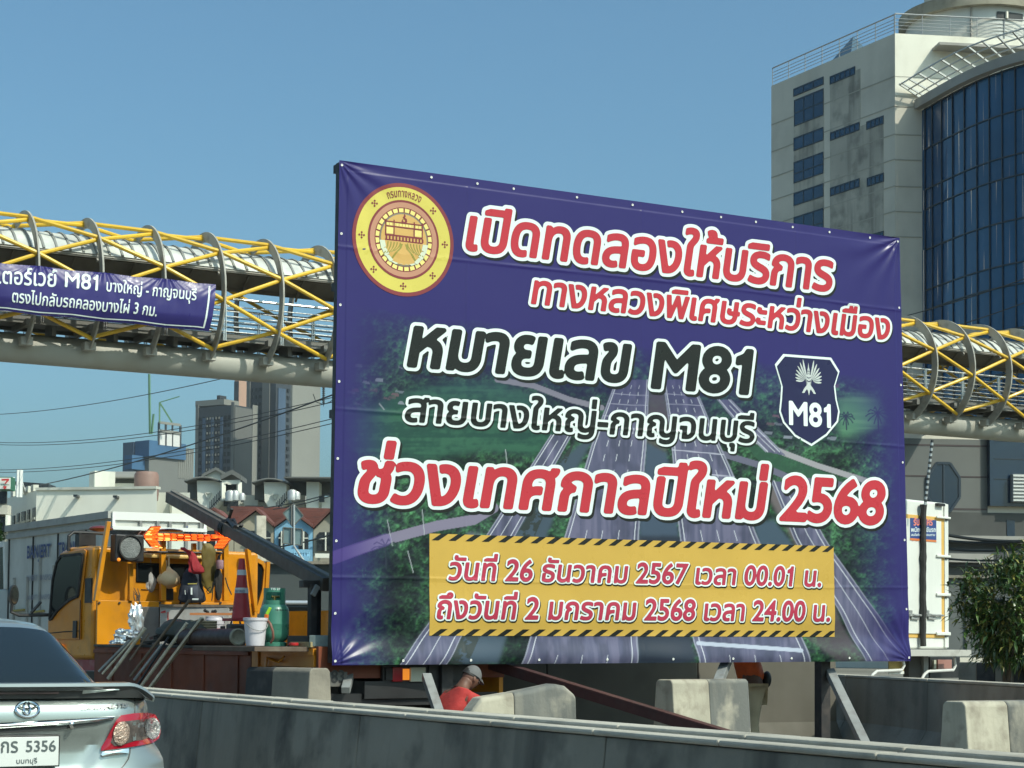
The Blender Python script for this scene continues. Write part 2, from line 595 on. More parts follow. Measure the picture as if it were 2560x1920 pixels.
def cloth(U, V):
    """how far the vinyl stands out from the frame (m)"""
    U = np.asarray(U, float); V = np.asarray(V, float)
    d = .03 + .016 * (fbm(U * .55, V * .55, 3, 3) - .5) + .004 * (fbm(U * 3.1, V * 2.2, 9, 3) - .5)
    for k, (cu, cv, s) in enumerate(((0, BHEI, 1), (BWID, BHEI, 1.5), (0, 0, .8), (BWID, 0, .8))):     # tension folds fan out of the corners
        du, dv = np.abs(U - cu), np.abs(V - cv)
        r = np.hypot(du, dv) + 1e-6
        a = np.arctan2(dv, du)
        d = d + s * .0075 * np.sin(a * (15 + 2 * k) + 4 * fbm(U * 1.5, V * 1.5, 20 + k, 2)) * np.exp(-r / .55) * np.minimum(1, r / .12)
    eb = np.exp(-V / .28)                                                   # the slack bottom hem rolls forward
    d = d + eb * (.035 * np.sin(V * 13 + .5) + .022 * np.sin(U * 1.7 + 1.0) + .014 * np.sin(U * 5.1 + V * 6))
    et = np.exp(-(BHEI - V) / .16)
    d = d + et * .010 * np.sin(U * 7.0 + 5 * fbm(U * 1.3, V, 31, 2)) * (fbm(U * .9, V * 0, 33, 2)) ** 2
    for v0 in HF:
        d = d + .0055 * np.exp(-((V - v0 - .012 * np.sin(U * .9 + v0)) / .016) ** 2) * (.25 + fbm(U * 2.5, V * 0 + v0, 41, 3))
    for u0 in VF:
        d = d + .0036 * np.exp(-((U - u0) / .016) ** 2) * (.1 + fbm(V * 2.2, U * 0 + u0, 43, 3))
    d = d * np.clip(np.minimum(np.minimum(U, BWID - U), BHEI - V) / .10, .86, 1)
    return d
def on_board(U, V, lift=0.0):
    x, z = bxz(U, V)
    return np.stack([x, BY - cloth(U, V) - lift, z], -1)

# ---- the printed picture (aerial view of a motorway), as colours on the sheet
NXB, NYB = 860, 590
UU, VV = np.meshgrid(np.linspace(0, BWID, NXB), np.linspace(0, BHEI, NYB))
_x, _z = bxz(UU, VV)
_d = np.stack([_x, np.full_like(_x, BY), _z - EYE], -1)
_w = _d @ np.array(_f)
PXX = PX0 + FPX * (_d @ np.array(CR)) / _w
PYY = PY0 - FPX * (_d @ np.array(CU)) / _w
def inside(poly):
    m = np.zeros(PXX.shape, bool)
    n = len(poly)
    for i in range(n):
        (ax, ay), (bx, by) = poly[i], poly[(i + 1) % n]
        if ay == by:
            continue
        c = (PYY >= min(ay, by)) & (PYY < max(ay, by)) & (PXX < ax + (PYY - ay) * (bx - ax) / (by - ay))
        m ^= c
    return m
def near_line(pts, w):
    d = np.full(PXX.shape, 1e9)
    for (ax, ay), (bx, by) in zip(pts[:-1], pts[1:]):
        ex, ey = bx - ax, by - ay
        t = np.clip(((PXX - ax) * ex + (PYY - ay) * ey) / (ex * ex + ey * ey), 0, 1)
        d = np.minimum(d, np.hypot(PXX - ax - t * ex, PYY - ay - t * ey))
    return np.clip((w - d) / .9 + .5, 0, 1)
def put(img, m, col, a=1.0):
    m = (np.asarray(m, float) * a)[..., None]
    return img * (1 - m) + np.array(col) * m
def soft(m, r=4):
    m = np.asarray(m, float)
    for _ in range(2):
        for ax in (0, 1):
            m = sum(np.roll(m, k, ax) for k in range(-r, r + 1)) / (2 * r + 1)
    return m
n1 = fbm(PXX / 46, PYY / 40, 1, 5); n2 = fbm(PXX / 13, PYY / 11, 5, 4); n3 = fbm(PXX / 110, PYY / 80, 8, 3); n4 = fbm(PXX / 160, PYY / 9, 12, 3)
n5 = fbm(PXX / 5, PYY / 4.5, 51, 3)
n2s = np.clip((n2 * .6 + n5 * .4 - .28) * 2.2, 0, 1.2)
tree = np.stack([.012 + .085 * n2s ** 2 * n1, .018 + .19 * n2s ** 2 * (.35 + n1), .018 + .10 * n2s ** 2 * n1], -1)
emb = fbm((PXX + 3) / 13, (PYY + 4) / 11, 5, 4) - n2 + .7 * (fbm((PXX + 1.5) / 5, (PYY + 2) / 4.5, 51, 3) - n5)
img = 1.45 * tree * (np.clip((n3 - .2) * 2.0, .25, 1.5)[..., None]) * np.clip(1 + 3.2 * emb, .25, 2.2)[..., None]
# fields
fld = inside([(860, 1035), (1000, 985), (1150, 955), (1250, 965), (1370, 1010), (1400, 1060), (1385, 1090), (1330, 1140), (1200, 1125), (1050, 1150), (930, 1145), (870, 1120)])
img = put(img, soft(fld, 5), (.016, .062, .042)); img = put(img, soft(fld, 5) * np.clip((n4 * .7 + n2 * .5 - .5) * 4, 0, 1), (.035, .115, .065), .8); img = put(img, soft(fld, 5) * np.clip((n3 - .55) * 4, 0, 1), (.012, .04, .035), .7)
fld2 = inside([(2095, 1000), (2150, 988), (2195, 1005), (2215, 1050), (2170, 1075), (2105, 1095), (2085, 1060)])
img = put(img, soft(fld2, 6), (.09, .24, .11)); img = put(img, soft(fld2, 6) * np.clip((n4 - .45) * 4, 0, 1), (.16, .36, .17), .7)
img = put(img, inside([(1850, 1105), (1930, 1130), (2080, 1190), (2140, 1215), (2100, 1230), (1900, 1160)]), (.028, .085, .045), .8)
# paths, verge earth and water
sand = (.2, .18, .25)
img = put(img, near_line([(830, 1395), (960, 1350), (1090, 1315), (1180, 1300), (1230, 1270)], 13), sand)
img = put(img, near_line([(1240, 950), (1330, 965), (1420, 1000), (1500, 1020)], 7), (.22, .21, .24))
img = put(img, near_line([(1880, 1100), (1960, 1135), (2040, 1165), (2170, 1205)], 7), (.3, .29, .31))
img = put(img, near_line([(1800, 1135), (1900, 1165), (1980, 1200), (2120, 1215)], 8), (.12, .12, .17))
for k in range(26):                                                          # pale roofs among the trees
    q = random.Random(k)
    cx, cy = (q.uniform(1880, 2080), q.uniform(960, 1100)) if k % 2 else (q.uniform(850, 1000), q.uniform(900, 1010))
    img = put(img, inside([(cx, cy), (cx + q.uniform(8, 26), cy + q.uniform(-1, 5)), (cx + 18, cy + 9), (cx - 2, cy + 6)]), (.25, .27, .32) if k % 3 else (.2, .1, .12), q.uniform(.3, .8))
img = put(img, soft(inside([(1400, 1150), (1470, 1090), (1480, 1100), (1420, 1200), (1330, 1420), (1240, 1660), (1130, 1660), (1230, 1420)]), 2), (.05, .075, .10))
img = put(img, inside([(1400, 1150), (1440, 1090), (1300, 1420), (1160, 1660), (1110, 1660), (1250, 1400)]) & (n2 > .42), (.03, .04, .035))
img = put(img, soft(inside([(1613, 1105), (1663, 1130), (1691, 1304), (1700, 1660), (1588, 1660), (1594, 1304)]), 2), (.05, .075, .11))
img = put(img, soft(inside([(1594, 1340), (1700, 1340), (1730, 1660), (1588, 1660)]), 2), (.022, .03, .042))
img = put(img, soft(inside([(1880, 1310), (1930, 1300), (1978, 1362), (2000, 1420), (1930, 1420), (1893, 1360)]), 2), (.05, .08, .11))
img = put(img, soft(inside([(1640, 930), (1663, 1000), (1676, 1105), (1660, 1130), (1612, 1105), (1618, 1000), (1625, 930)]), 2), (.09, .075, .07), .8)
earth = inside([(1905, 1225), (1935, 1215), (2030, 1360), (1990, 1370)])
img = put(img, soft(earth, 3), (.13, .11, .11))
img = put(img, soft(inside([(2080, 1510), (2100, 1560), (2160, 1655), (2090, 1655), (2010, 1590)]), 2), (.11, .09, .1), .6)
img = put(img, soft(inside([(1000, 1662), (1080, 1540), (1150, 1380), (1165, 1330), (1200, 1335), (1130, 1480), (1060, 1600), (1030, 1662)]), 2), (.14, .15, .19), .7)
# carriageways
road = (.088, .092, .15)
RD = [([(1538, 950), (1474, 1120), (1411, 1336), (1302, 1665)], [(1618, 950), (1612, 1105), (1591, 1346), (1587, 1665)]),
      ([(1655, 950), (1676, 1105), (1691, 1295), (1729, 1591), (1742, 1662)], [(1725, 950), (1790, 1105), (1830, 1190), (1893, 1358), (2003, 1590), (2027, 1662)]),
      ([(1374, 1088), (1215, 1336), (1075, 1550), (992, 1665)], [(1425, 1088), (1283, 1339), (1152, 1590), (1108, 1665)]),
      ([(1923, 1202), (1986, 1359), (2083, 1506), (2165, 1665)], [(1984, 1210), (2066, 1363), (2168, 1506), (2282, 1665)]),
      ([(1790, 1000), (1840, 1060), (1910, 1130)], [(1822, 1000), (1880, 1060), (1960, 1140)])]
def seg_at(pl, y):
    for (ax, ay), (bx, by) in zip(pl[:-1], pl[1:]):
        if ay <= y <= by:
            return ax + (bx - ax) * (y - ay) / (by - ay)
    return pl[-1][0] if y > pl[-1][1] else pl[0][0]
for k, (l, r) in enumerate(RD):
    m = inside(l + r[::-1])
    img = put(img, m, road)
    img = put(img, m, (.145, .14, .215), np.clip((fbm(PXX / 9, PYY / 120, 77, 4) - .4) * 3, 0, .8))
    img = put(img, m, (.045, .05, .08), np.clip((fbm(PXX / 30, PYY / 60, 79, 3) - .5) * 3, 0, .6))
    y0, y1 = l[0][1], l[-1][1]
    wl = 3.2 if k < 2 else 2.2
    fr = {0: (.05, .95), 1: (.05, .95)}.get(k, (.12, .86))
    ys = np.linspace(y0, y1, 14)
    for f_ in fr:
        img = put(img, near_line([(seg_at(l, y) * (1 - f_) + seg_at(r, y) * f_, y) for y in ys], .9 + .0), (.6, .62, .68))
    img = put(img, near_line([(seg_at(l, y), y) for y in ys], wl * .6), (.28, .29, .36), .8)
    img = put(img, near_line([(seg_at(r, y), y) for y in ys], wl * .6), (.28, .29, .36), .8)
    for f_ in ((.28, .5, .73) if k < 2 else (.5,)):
        y = y0 + 15
        while y < y1:
            st = 6 + (y - y0) * .055
            if k >= 2:
                st = 60
            img = put(img, near_line([(seg_at(l, y) * (1 - f_) + seg_at(r, y) * f_, y), (seg_at(l, y + st) * (1 - f_) + seg_at(r, y + st) * f_, min(y + st, y1))], .7), (.62, .64, .7), .9)
            y += st * 2.4 if k < 2 else st
for ya, yb in ((1085, 1098), (1125, 1137), (1180, 1192)):                              # expansion joints and toll markings
    img = put(img, near_line([(seg_at(RD[1][0], ya), ya), (seg_at(RD[1][1], yb), yb)], 1.2), (.5, .5, .6), .8)
img = put(img, near_line([(1741, 1608), (2000, 1626)], 5), (.42, .46, .55), .9)
for ya in (985, 1010, 1040):
    img = put(img, near_line([(seg_at(RD[0][0], ya), ya), (seg_at(RD[0][1], ya + 5), ya + 5)], .9), (.4, .4, .5), .7)
    img = put(img, near_line([(seg_at(RD[1][0], ya), ya), (seg_at(RD[1][1], ya + 5), ya + 5)], .9), (.4, .4, .5), .7)
for px_, py_, s_ in ((960, 1365, 26), (2110, 1040, 16), (2190, 1032, 22), (905, 1400, 18)):    # palms
    for a in np.linspace(0, 2 * math.pi, 11)[:-1]:
        img = put(img, near_line([(px_, py_), (px_ + s_ * math.cos(a), py_ + s_ * .8 * math.sin(a) + 3), (px_ + 1.35 * s_ * math.cos(a), py_ + s_ * .9 * math.sin(a) + 9)], 1.5), (.012, .03, .025), .9)
    img = put(img, near_line([(px_, py_), (px_ + 2, py_ + s_ * 2.2)], 1.6), (.02, .03, .03))
for a_, b_ in (((965, 1300), (978, 1365)), ((1052, 1275), (1058, 1338)), ((1016, 1378), (1030, 1432)), ((1260, 1125), (1264, 1160)), ((945, 1010), (957, 1025))):
    img = put(img, near_line([a_, b_], 1.0), (.4, .42, .45), .8)
# violet fade at the top and round the edges of the print
base = np.array((.026, .0205, .12))
left = .5 - .5 * np.cos(np.pi * np.clip(UU / .75, 0, 1)); right = .5 - .5 * np.cos(np.pi * np.clip((BWID - UU) / .95, 0, 1))
topf = np.clip((BHEI * (.715 - .06 * np.clip(UU / BWID, 0, 1)) - VV) / .95 + .12 * (n3 - .5), 0, 1)
k = (np.minimum(np.minimum(left, right), 1) * topf ** .6)[..., None]
tint = img * .95 + base * .05
img = base * (1 - k) + tint * k
img = put(img, near_line([(830, 1395), (900, 1370), (960, 1350)], 16), (.13, .08, .3), .35)
img = np.clip(img, 0, 1)
PTS = on_board(UU, VV)
bm_v = PTS.reshape(-1, 3)
ii = (np.arange(NYB - 1)[:, None] * NXB + np.arange(NXB - 1)[None, :]).ravel()
bm_f = np.stack([ii, ii + 1, ii + 1 + NXB, ii + NXB], -1)
me = bpy.data.meshes.new('banner')
me.from_pydata(bm_v.tolist(), [], bm_f.tolist())
ca = me.color_attributes.new('print', 'FLOAT_COLOR', 'POINT')
ca.data.foreach_set('color', np.concatenate([img, np.ones(img.shape[:2] + (1,))], -1).astype(np.float32).ravel())
me.polygons.foreach_set('use_smooth', [True] * len(me.polygons))
def vinyl(key, col=None, attr=None, rough=.3):
    m = mat(key, col or (.5, .5, .5), rough, spec=.22, vary=.1 if col else 0, scale=2.0, dirt=.12 if col else 0, dirt_col=tuple(c * .8 for c in (col or (.5, .5, .5))), bump=.05, bscale=7)
    if attr:
        a = m.node_tree.nodes.new('ShaderNodeVertexColor')
        a.layer_name = attr
        m.node_tree.links.new(a.outputs[0], m.node_tree.nodes['Principled BSDF'].inputs['Base Color'])
    return m
me.materials.append(vinyl('printed_vinyl', attr='print'))
board = thing('billboard', 'huge purple announcement billboard with red and black Thai lettering over a motorway picture', 'billboard', (10.8, BY, 0))
banner = bpy.data.objects.new('banner', me)
COL.objects.link(banner)
banner.parent = board
banner.matrix_parent_inverse = ROOTM[board.name].inverted()

M_RED = vinyl('print_red', (.48, .036, .05))
M_WHITE = vinyl('print_white', (.72, .80, .78))
M_BLACK = vinyl('print_black', (.014, .016, .014))
M_YEL = vinyl('print_yellow', (.54, .345, .07))
M_NAVY = vinyl('print_navy', (.018, .019, .065))
class Sheet(B):
    """flat print pieces in board metres, laid on the cloth"""
    def lay(s, name, m, parent, lift):
        P = np.array(s.v)
        s.v = [tuple(p) for p in on_board(P[:, 0], P[:, 1], lift)]
        o = s.build(name, m, parent, fix=False)
        return o
def lettering(lines, fill, lift, name='lettering', par=None):
    """lines: (text, left px, baseline-left px, right px, consonant height m, shear, weight em, outline em, spacing)"""
    red, wht, blk = Sheet(), Sheet(), Sheet()
    for txt, (lx, ly), (rx, ry), h, sh, wgt, out, sp in lines:
        u0, v0 = b_uv(lx, ly); u1, v1 = b_uv(rx, ry)
        em = h / .558
        f = text_field(txt, sh, sp)
        w_em = f[5][0] - f[4][0]
        kx = (u1 - u0) / w_em
        def place(x, y, du=0.0, dv=0.0):
            return (u0 + (u1 - u0) * x + du, v0 + (v1 - v0) * x + y * em + dv, 0)
        for bb_, thr, du, dv in ((red, wgt, 0, 0), (wht, wgt + out, 0, 0), (blk, wgt + out * 1.02, .035 * em, -.04 * em)):
            lo = f[4]
            for q in field_polys(f, thr):
                bb_.add([place((p[0] - lo[0]) / w_em, p[1], du, dv) for p in q], [tuple(range(len(q)))])
    par = par or board
    o = red.lay(name, fill, par, lift + .009)
    o1 = wht.lay('letter_outline', M_WHITE, o, lift + .006)
    o2 = blk.lay('letter_shadow', M_BLACK, o, lift + .003)
    for x in (o1, o2):
        x.parent = o
        x.matrix_parent_inverse = ROOTM[board.name].inverted()
        x.matrix_parent_inverse = (ROOTM[board.name] @ o.matrix_parent_inverse).inverted()
    return o
SH = .17
lettering([('เปิดทดลองให้บริการ', (1163, 624), (2077, 729), .335, SH, .028, .062, .97)], M_RED, 0)['label'] = 'top red line of large Thai lettering'
lettering([('ทางหลวงพิเศษระหว่างเมือง', (1325, 759), (2219, 850), .235, SH, .026, .068, .97)], M_RED, 0)['label'] = 'second, smaller red line of Thai lettering'
lettering([('หมายเลข', (1018, 914), (1571, 955), .385, SH, .032, .05, .97), ('M81', (1627, 968), (1876, 985), .385, SH * .8, .032, .045, .97)], M_BLACK, 0)['label'] = 'black line naming route M81'
lettering([('สายบางใหญ่-กาญจนบุรี', (1010, 1053), (1880, 1107), .225, SH * .7, .022, .062, .97)], M_BLACK, 0)['label'] = 'smaller black line of Thai place names'
lettering([('ช่วงเทศกาลปีใหม่ 2568', (895, 1252), (2207, 1310), .385, SH, .032, .052, .97)], M_RED, 0)['label'] = 'large red line ending in 2568'

# yellow date panel with hazard stripes
YP = [b_uv(1070, 1334), b_uv(2079, 1366), b_uv(2084, 1592), b_uv(1070, 1589)]
def yp(s, t):
    a = (YP[3][0] * (1 - s) + YP[2][0] * s, YP[3][1] * (1 - s) + YP[2][1] * s)
    b = (YP[0][0] * (1 - s) + YP[1][0] * s, YP[0][1] * (1 - s) + YP[1][1] * s)
    return (a[0] * (1 - t) + b[0] * t, a[1] * (1 - t) + b[1] * t, 0)
ysh = Sheet(); ysh.grid(lambda s, t: yp(s, t), 220, 50)
ypan = ysh.lay('date_panel', M_YEL, board, .004)
ypan['label'] = 'yellow panel with hazard stripe edges'
NS = 27
for t0, t1 in ((.935, 1.0), (0, .065)):
    hz = Sheet()
    for i in range(NS):
        s0 = (i + .12) / NS
        for j in range(4):
            a, b_ = j / 4, (j + 1) / 4
            ta, tb_ = t0 + (t1 - t0) * a, t0 + (t1 - t0) * b_
            oa, ob = a * .55 / NS, b_ * .55 / NS
            hz.add([yp(s0 + oa, ta), yp(min(1, s0 + .42 / NS + oa), ta), yp(min(1, s0 + .42 / NS + ob), tb_), yp(s0 + ob, tb_)], [(0, 1, 2, 3)])
    hz.lay('hazard_stripe_band', M_BLACK, ypan, .007)
M_RED2 = vinyl('print_crimson', (.42, .04, .075))
lettering([('วันที่ 26 ธันวาคม 2567 เวลา 00.01 น.', (1117, 1449), (2046, 1466), .172, SH * .8, .024, .052, 1.0)], M_RED2, .006)['label'] = 'upper date line, 26 ... 2567'
lettering([('ถึงวันที่ 2 มกราคม 2568 เวลา 24.00 น.', (1088, 1546), (2068, 1553), .178, SH * .8, .024, .052, 1.0)], M_RED2, .006)['label'] = 'lower date line, 2 ... 2568'

# round department seal
EC = b_uv(1005.5, 601)
ER = .565
def disc(name, r0, r1, m, lift, par, sx=1.0, n=72):
    s = Sheet()
    k = max(2, int((r1 - r0) / .05))
    s.grid(lambda a, t: (EC[0] + (r0 + (r1 - r0) * t) * sx * math.cos(2 * math.pi * a), EC[1] + (r0 + (r1 - r0) * t) * math.sin(2 * math.pi * a), 0), n, k)
    o = s.lay(name, m, par, lift)
    if par is not board:
        o.matrix_parent_inverse = (ROOTM[board.name] @ par.matrix_parent_inverse).inverted()
    return o
P_MAR = vinyl('print_maroon', (.22, .045, .05)); P_LEM = vinyl('print_lemon', (.62, .53, .11)); P_TAN = vinyl('print_tan', (.5, .25, .16))
P_CRM = vinyl('print_cream', (.8, .68, .22)); P_ORA = vinyl('print_ochre', (.62, .38, .12)); P_GRN = vinyl('print_olive', (.3, .27, .06)); P_PALE = vinyl('print_pale', (.62, .66, .5)); P_GREY = vinyl('print_grey', (.22, .2, .16))
seal = disc('round_seal', ER * .93, ER, P_MAR, .0035, board)
disc('seal_ring', ER * .0, ER * .935, P_LEM, .003, seal)
disc('seal_ring', ER * .66, ER * .70, P_MAR, .006, seal)
disc('seal_ring', ER * .57, ER * .66, P_TAN, .006, seal)
disc('seal_ring', ER * .0, ER * .575, P_MAR, .005, seal)
disc('seal_ring', ER * .0, ER * .475, P_GREY, .007, seal)
disc('seal_ring', ER * .0, ER * .45, P_ORA, .009, seal)
def seal_sheet(fn, name, m, lift):
    s = Sheet(); fn(s)
    o = s.lay(name, m, seal, lift)
    o.matrix_parent_inverse = (ROOTM[board.name] @ seal.matrix_parent_inverse).inverted()
def E_(x, y): return (EC[0] + x * ER, EC[1] + y * ER, 0)
def arcq(s, r0, r1, a0, a1):
    s.add([E_(r0 * math.cos(a0), r0 * math.sin(a0)), E_(r1 * math.cos(a0), r1 * math.sin(a0)), E_(r1 * math.cos(a1), r1 * math.sin(a1)), E_(r0 * math.cos(a1), r0 * math.sin(a1))], [(0, 1, 2, 3)])
def links(s):
    for k in range(28):
        arcq(s, .485, .555, (k + .12) * 2 * math.pi / 28, (k + .88) * 2 * math.pi / 28)
seal_sheet(links, 'seal_links', P_CRM, .0075)
def stars(s):
    for k in range(7):
        a = math.pi * .5 + (k + 1) * 2 * math.pi / 8
        cx, cy = .82 * math.cos(a), .82 * math.sin(a)
        for dx, dy in ((0, 0), (.045, 0), (-.045, 0), (0, .045), (0, -.045)):
            s.add([E_(cx + dx + .019 * math.cos(q), cy + dy + .019 * math.sin(q)) for q in np.linspace(0, 2 * math.pi, 9)[:-1]], [tuple(range(8))])
seal_sheet(stars, 'seal_flower', P_MAR, .006)
def legend(s):
    f = text_field('กรมทางหลวง', 0, 1.1)
    lo, hi = f[4], f[5]
    w = hi[0] - lo[0]
    for q in field_polys(f, .012):
        pts = []
        for p in q:
            a = math.pi / 2 + .42 - (p[0] - lo[0]) / w * .84 - .0
            r = .755 + p[1] * .2
            pts.append(E_(r * math.cos(a), r * math.sin(a)))
        s.add(pts, [tuple(range(len(pts)))])
seal_sheet(legend, 'seal_legend', P_MAR, .006)
def bridge_emblem(s):
    for x in (-.36, -.2, .2, .36):
        s.add([E_(x - .012, .05), E_(x + .012, .05), E_(x + .012, .33), E_(x - .012, .33)], [(0, 1, 2, 3)])
    for y0, y1 in ((.04, .07), (.2, .22), (.28, .3)):
        s.add([E_(-.37, y0), E_(.37, y0), E_(.37, y1), E_(-.37, y1)], [(0, 1, 2, 3)])
    s.add([E_(-.37, -.04), E_(.37, -.04), E_(.37, -.02), E_(-.37, -.02)], [(0, 1, 2, 3)])
    for k in range(12):
        x = -.36 + k * .065
        s.add([E_(x, -.02), E_(x + .03, -.02), E_(x + .03, .04), E_(x, .04)], [(0, 1, 2, 3)])
seal_sheet(bridge_emblem, 'seal_bridge', P_MAR, .0115)
def panels(s):
    for x0, x1 in ((-.35, -.21), (.21, .35)):
        s.add([E_(x0, .08), E_(x1, .08), E_(x1, .19), E_(x0, .19)], [(0, 1, 2, 3)])
    for k in range(11):
        x = -.35 + k * .064
        s.add([E_(x, .225), E_(x + .05, .225), E_(x + .05, .275), E_(x, .275)], [(0, 1, 2, 3)])
seal_sheet(panels, 'seal_panel', P_CRM, .0105)
def drape(s):
    for sg in (-1, 1):
        for k in range(5):
            x = .06 + .06 * k
            pts = [(x + .1 * t * t * (1.3 - x), -.06 - (.16 + .06 * k * .4) * t) for t in np.linspace(0, 1, 6)]
            for (ax, ay), (bx, by) in zip(pts[:-1], pts[1:]):
                s.add([E_(sg * ax, ay), E_(sg * (ax + .022), ay), E_(sg * (bx + .022), by), E_(sg * bx, by)], [(0, 1, 2, 3)])
    for sg in (-1, 1):
        pts = [(.02, -.08), (.05, -.16), (.13, -.24), (.2, -.34), (.25, -.39)]
        for (ax, ay), (bx, by) in zip(pts[:-1], pts[1:]):
            s.add([E_(sg * ax, ay), E_(sg * (ax + .04), ay), E_(sg * (bx + .04), by), E_(sg * bx, by)], [(0, 1, 2, 3)])
seal_sheet(drape, 'seal_drape', P_GRN, .0105)
def horns(s):
    for sg in (-1, 1):
        pts = [(.43, -.05), (.40, -.18), (.33, -.3), (.24, -.4), (.13, -.44), (.03, -.435)]
        ws = [.055, .05, .045, .035, .025, .01]
        for i in range(5):
            (ax, ay), (bx, by) = pts[i], pts[i + 1]
            s.add([E_(sg * (ax - ws[i]), ay - .0), E_(sg * (ax + ws[i]) * .985, ay), E_(sg * (bx + ws[i + 1]) * .985, by - ws[i + 1] * .5), E_(sg * (bx - ws[i + 1]), by + ws[i + 1] * .5)], [(0, 1, 2, 3)])
seal_sheet(horns, 'seal_tusk', P_PALE, .0125)
def flame(s):
    f = [(0, .47), (.03, .42), (.015, .39), (.05, .37), (.06, .32), (.03, .285), (-.03, .285), (-.055, .32), (-.03, .36), (-.01, .36), (-.03, .33), (0, .31), (.025, .335), (.0, .37), (-.03, .39), (-.005, .42)]
    s.add([E_(*p) for p in f], [tuple(range(len(f)))])
seal_sheet(flame, 'seal_flame', P_MAR, .0125)

# route shield
SP = [(1932, 912), (1953, 886), (2073, 895), (2094, 929), (2083, 965), (2087, 1000), (2094, 1030), (2090, 1056), (2062, 1090), (2024, 1116), (1982, 1092), (1953, 1058), (1943, 1030), (1946, 1000), (1948, 965)]
spv = [b_uv(*p) for p in SP]
sc_ = (sum(p[0] for p in spv) / len(spv), sum(p[1] for p in spv) / len(spv))
def shield_fan(k):
    s = Sheet()
    pts = [(sc_[0] + (p[0] - sc_[0]) * k, sc_[1] + (p[1] - sc_[1]) * k) for p in spv]
    n = len(pts)
    for i in range(n):
        a, b_ = pts[i], pts[(i + 1) % n]
        for j in range(5):
            r0, r1 = j / 5, (j + 1) / 5
            f0 = lambda p, r: (sc_[0] + (p[0] - sc_[0]) * r, sc_[1] + (p[1] - sc_[1]) * r, 0)
            s.add([f0(a, r1), f0(b_, r1), f0(b_, r0), f0(a, r0)] if j else [f0(a, r1), f0(b_, r1), (*sc_, 0)], [(0, 1, 2, 3)] if j else [(0, 1, 2)])
    return s
shield = shield_fan(1.0).lay('route_shield', M_WHITE, board, .0035)
def sub_lay(s, name, m, lift, par):
    o = s.lay(name, m, par, lift)
    o.matrix_parent_inverse = (ROOTM[board.name] @ par.matrix_parent_inverse).inverted()
    return o
sub_lay(shield_fan(.945), 'shield_field', M_NAVY, .0065, shield)
s = Sheet()
u0, v0 = b_uv(1969, 1061); u1, v1 = b_uv(2070, 1069)
flat_text(s, 'M81', lambda x, y: (u0 + (u1 - u0) * x, v0 + (v1 - v0) * x + y * .37, 0), thr=.026, res=40)
sub_lay(s, 'shield_lettering', M_WHITE, .0095, shield)
gar = Sheet()                                                              # the winged bird-man emblem above the number
gx, gy = b_uv(2016, 949)
def G_(x, y): return (gx + x * .205, gy + y * .205, 0)
def blade(sh, x0, y0, ang, L, w):
    c_, s_ = math.cos(ang), math.sin(ang)
    P = []
    for t, h in ((0, .35), (.3, .95), (.65, 1.0), (.88, .6), (1, 0), (.9, -.35), (.65, -.75), (.3, -.8), (0, -.35)):
        bend = .16 * L * t * t
        P.append(G_(x0 + (L * t * c_ - (w * h + bend) * s_) * 1.0, y0 + L * t * s_ + (w * h + bend) * c_))
    sh.add(P, [tuple(range(len(P)))])
def blade2(sh, sg, x0, y0, deg, L, w):
    if sg > 0: blade(sh, x0, y0, R_(deg), L, w)
    else:
        n0 = len(sh.v); blade(sh, x0, y0, R_(deg), L, w)
        for i in range(n0, len(sh.v)): sh.v[i] = (2 * gx - sh.v[i][0], sh.v[i][1], 0)
for sg in (-1, 1):
    for k in range(7):
        blade2(gar, sg, .13 + .035 * k, .12 - .035 * k, 66 - 13.5 * k, .98 - .07 * k, .068)
    blade2(gar, sg, .1, -.35, -62, .55, .09)                       # legs
    blade2(gar, sg, .28, -.72, -20, .2, .05)
gar.add([G_(-.17, .2), G_(-.22, .02), G_(-.15, -.3), G_(-.2, -.5), G_(-.08, -.62), G_(0, -.9), G_(.08, -.62), G_(.2, -.5), G_(.15, -.3), G_(.22, .02), G_(.17, .2), G_(.06, .27), G_(-.06, .27)], [tuple(range(13))])
gar.add([G_(.10 * math.cos(q), .36 + .115 * math.sin(q)) for q in np.linspace(0, 2 * math.pi, 13)[:-1]], [tuple(range(12))])
gar.add([G_(-.11, .42), G_(.11, .42), G_(.06, .56), G_(.03, .68), G_(0, .92), G_(-.03, .68), G_(-.06, .56)], [tuple(range(7))])
sub_lay(gar, 'shield_emblem', vinyl('print_silver', (.52, .56, .54)), .0095, shield)
gd = Sheet()
for sg in (-1, 1):
    for k in range(6):
        blade2(gd, sg, .17 + .035 * k, .10 - .035 * k, 60 - 13.5 * k, .72 - .05 * k, .012)
    gd.add([G_(.03 * sg, .38), G_(.07 * sg, .38), G_(.05 * sg, .35)], [(0, 1, 2)])
    gd.add([G_(.17 * sg, .02), G_(.19 * sg, .02), G_(.13 * sg, -.3), G_(.11 * sg, -.3)], [(0, 1, 2, 3)])
gd.add([G_(-.15, -.1), G_(0, -.17), G_(.15, -.1), G_(.13, -.06), G_(0, -.12), G_(-.13, -.06)], [tuple(range(6))])
gd.add([G_(-.15, .1), G_(0, .03), G_(.15, .1), G_(.13, .13), G_(0, .07), G_(-.13, .13)], [tuple(range(6))])
gd.add([G_(-.12, .425), G_(.12, .425), G_(.1, .455), G_(-.1, .455)], [(0, 1, 2, 3)])
gd.add([G_(-.05, .31), G_(.05, .31), G_(.03, .285), G_(-.03, .285)], [(0, 1, 2, 3)])
sub_lay(gd, 'shield_emblem_line', M_NAVY, .0125, shield)

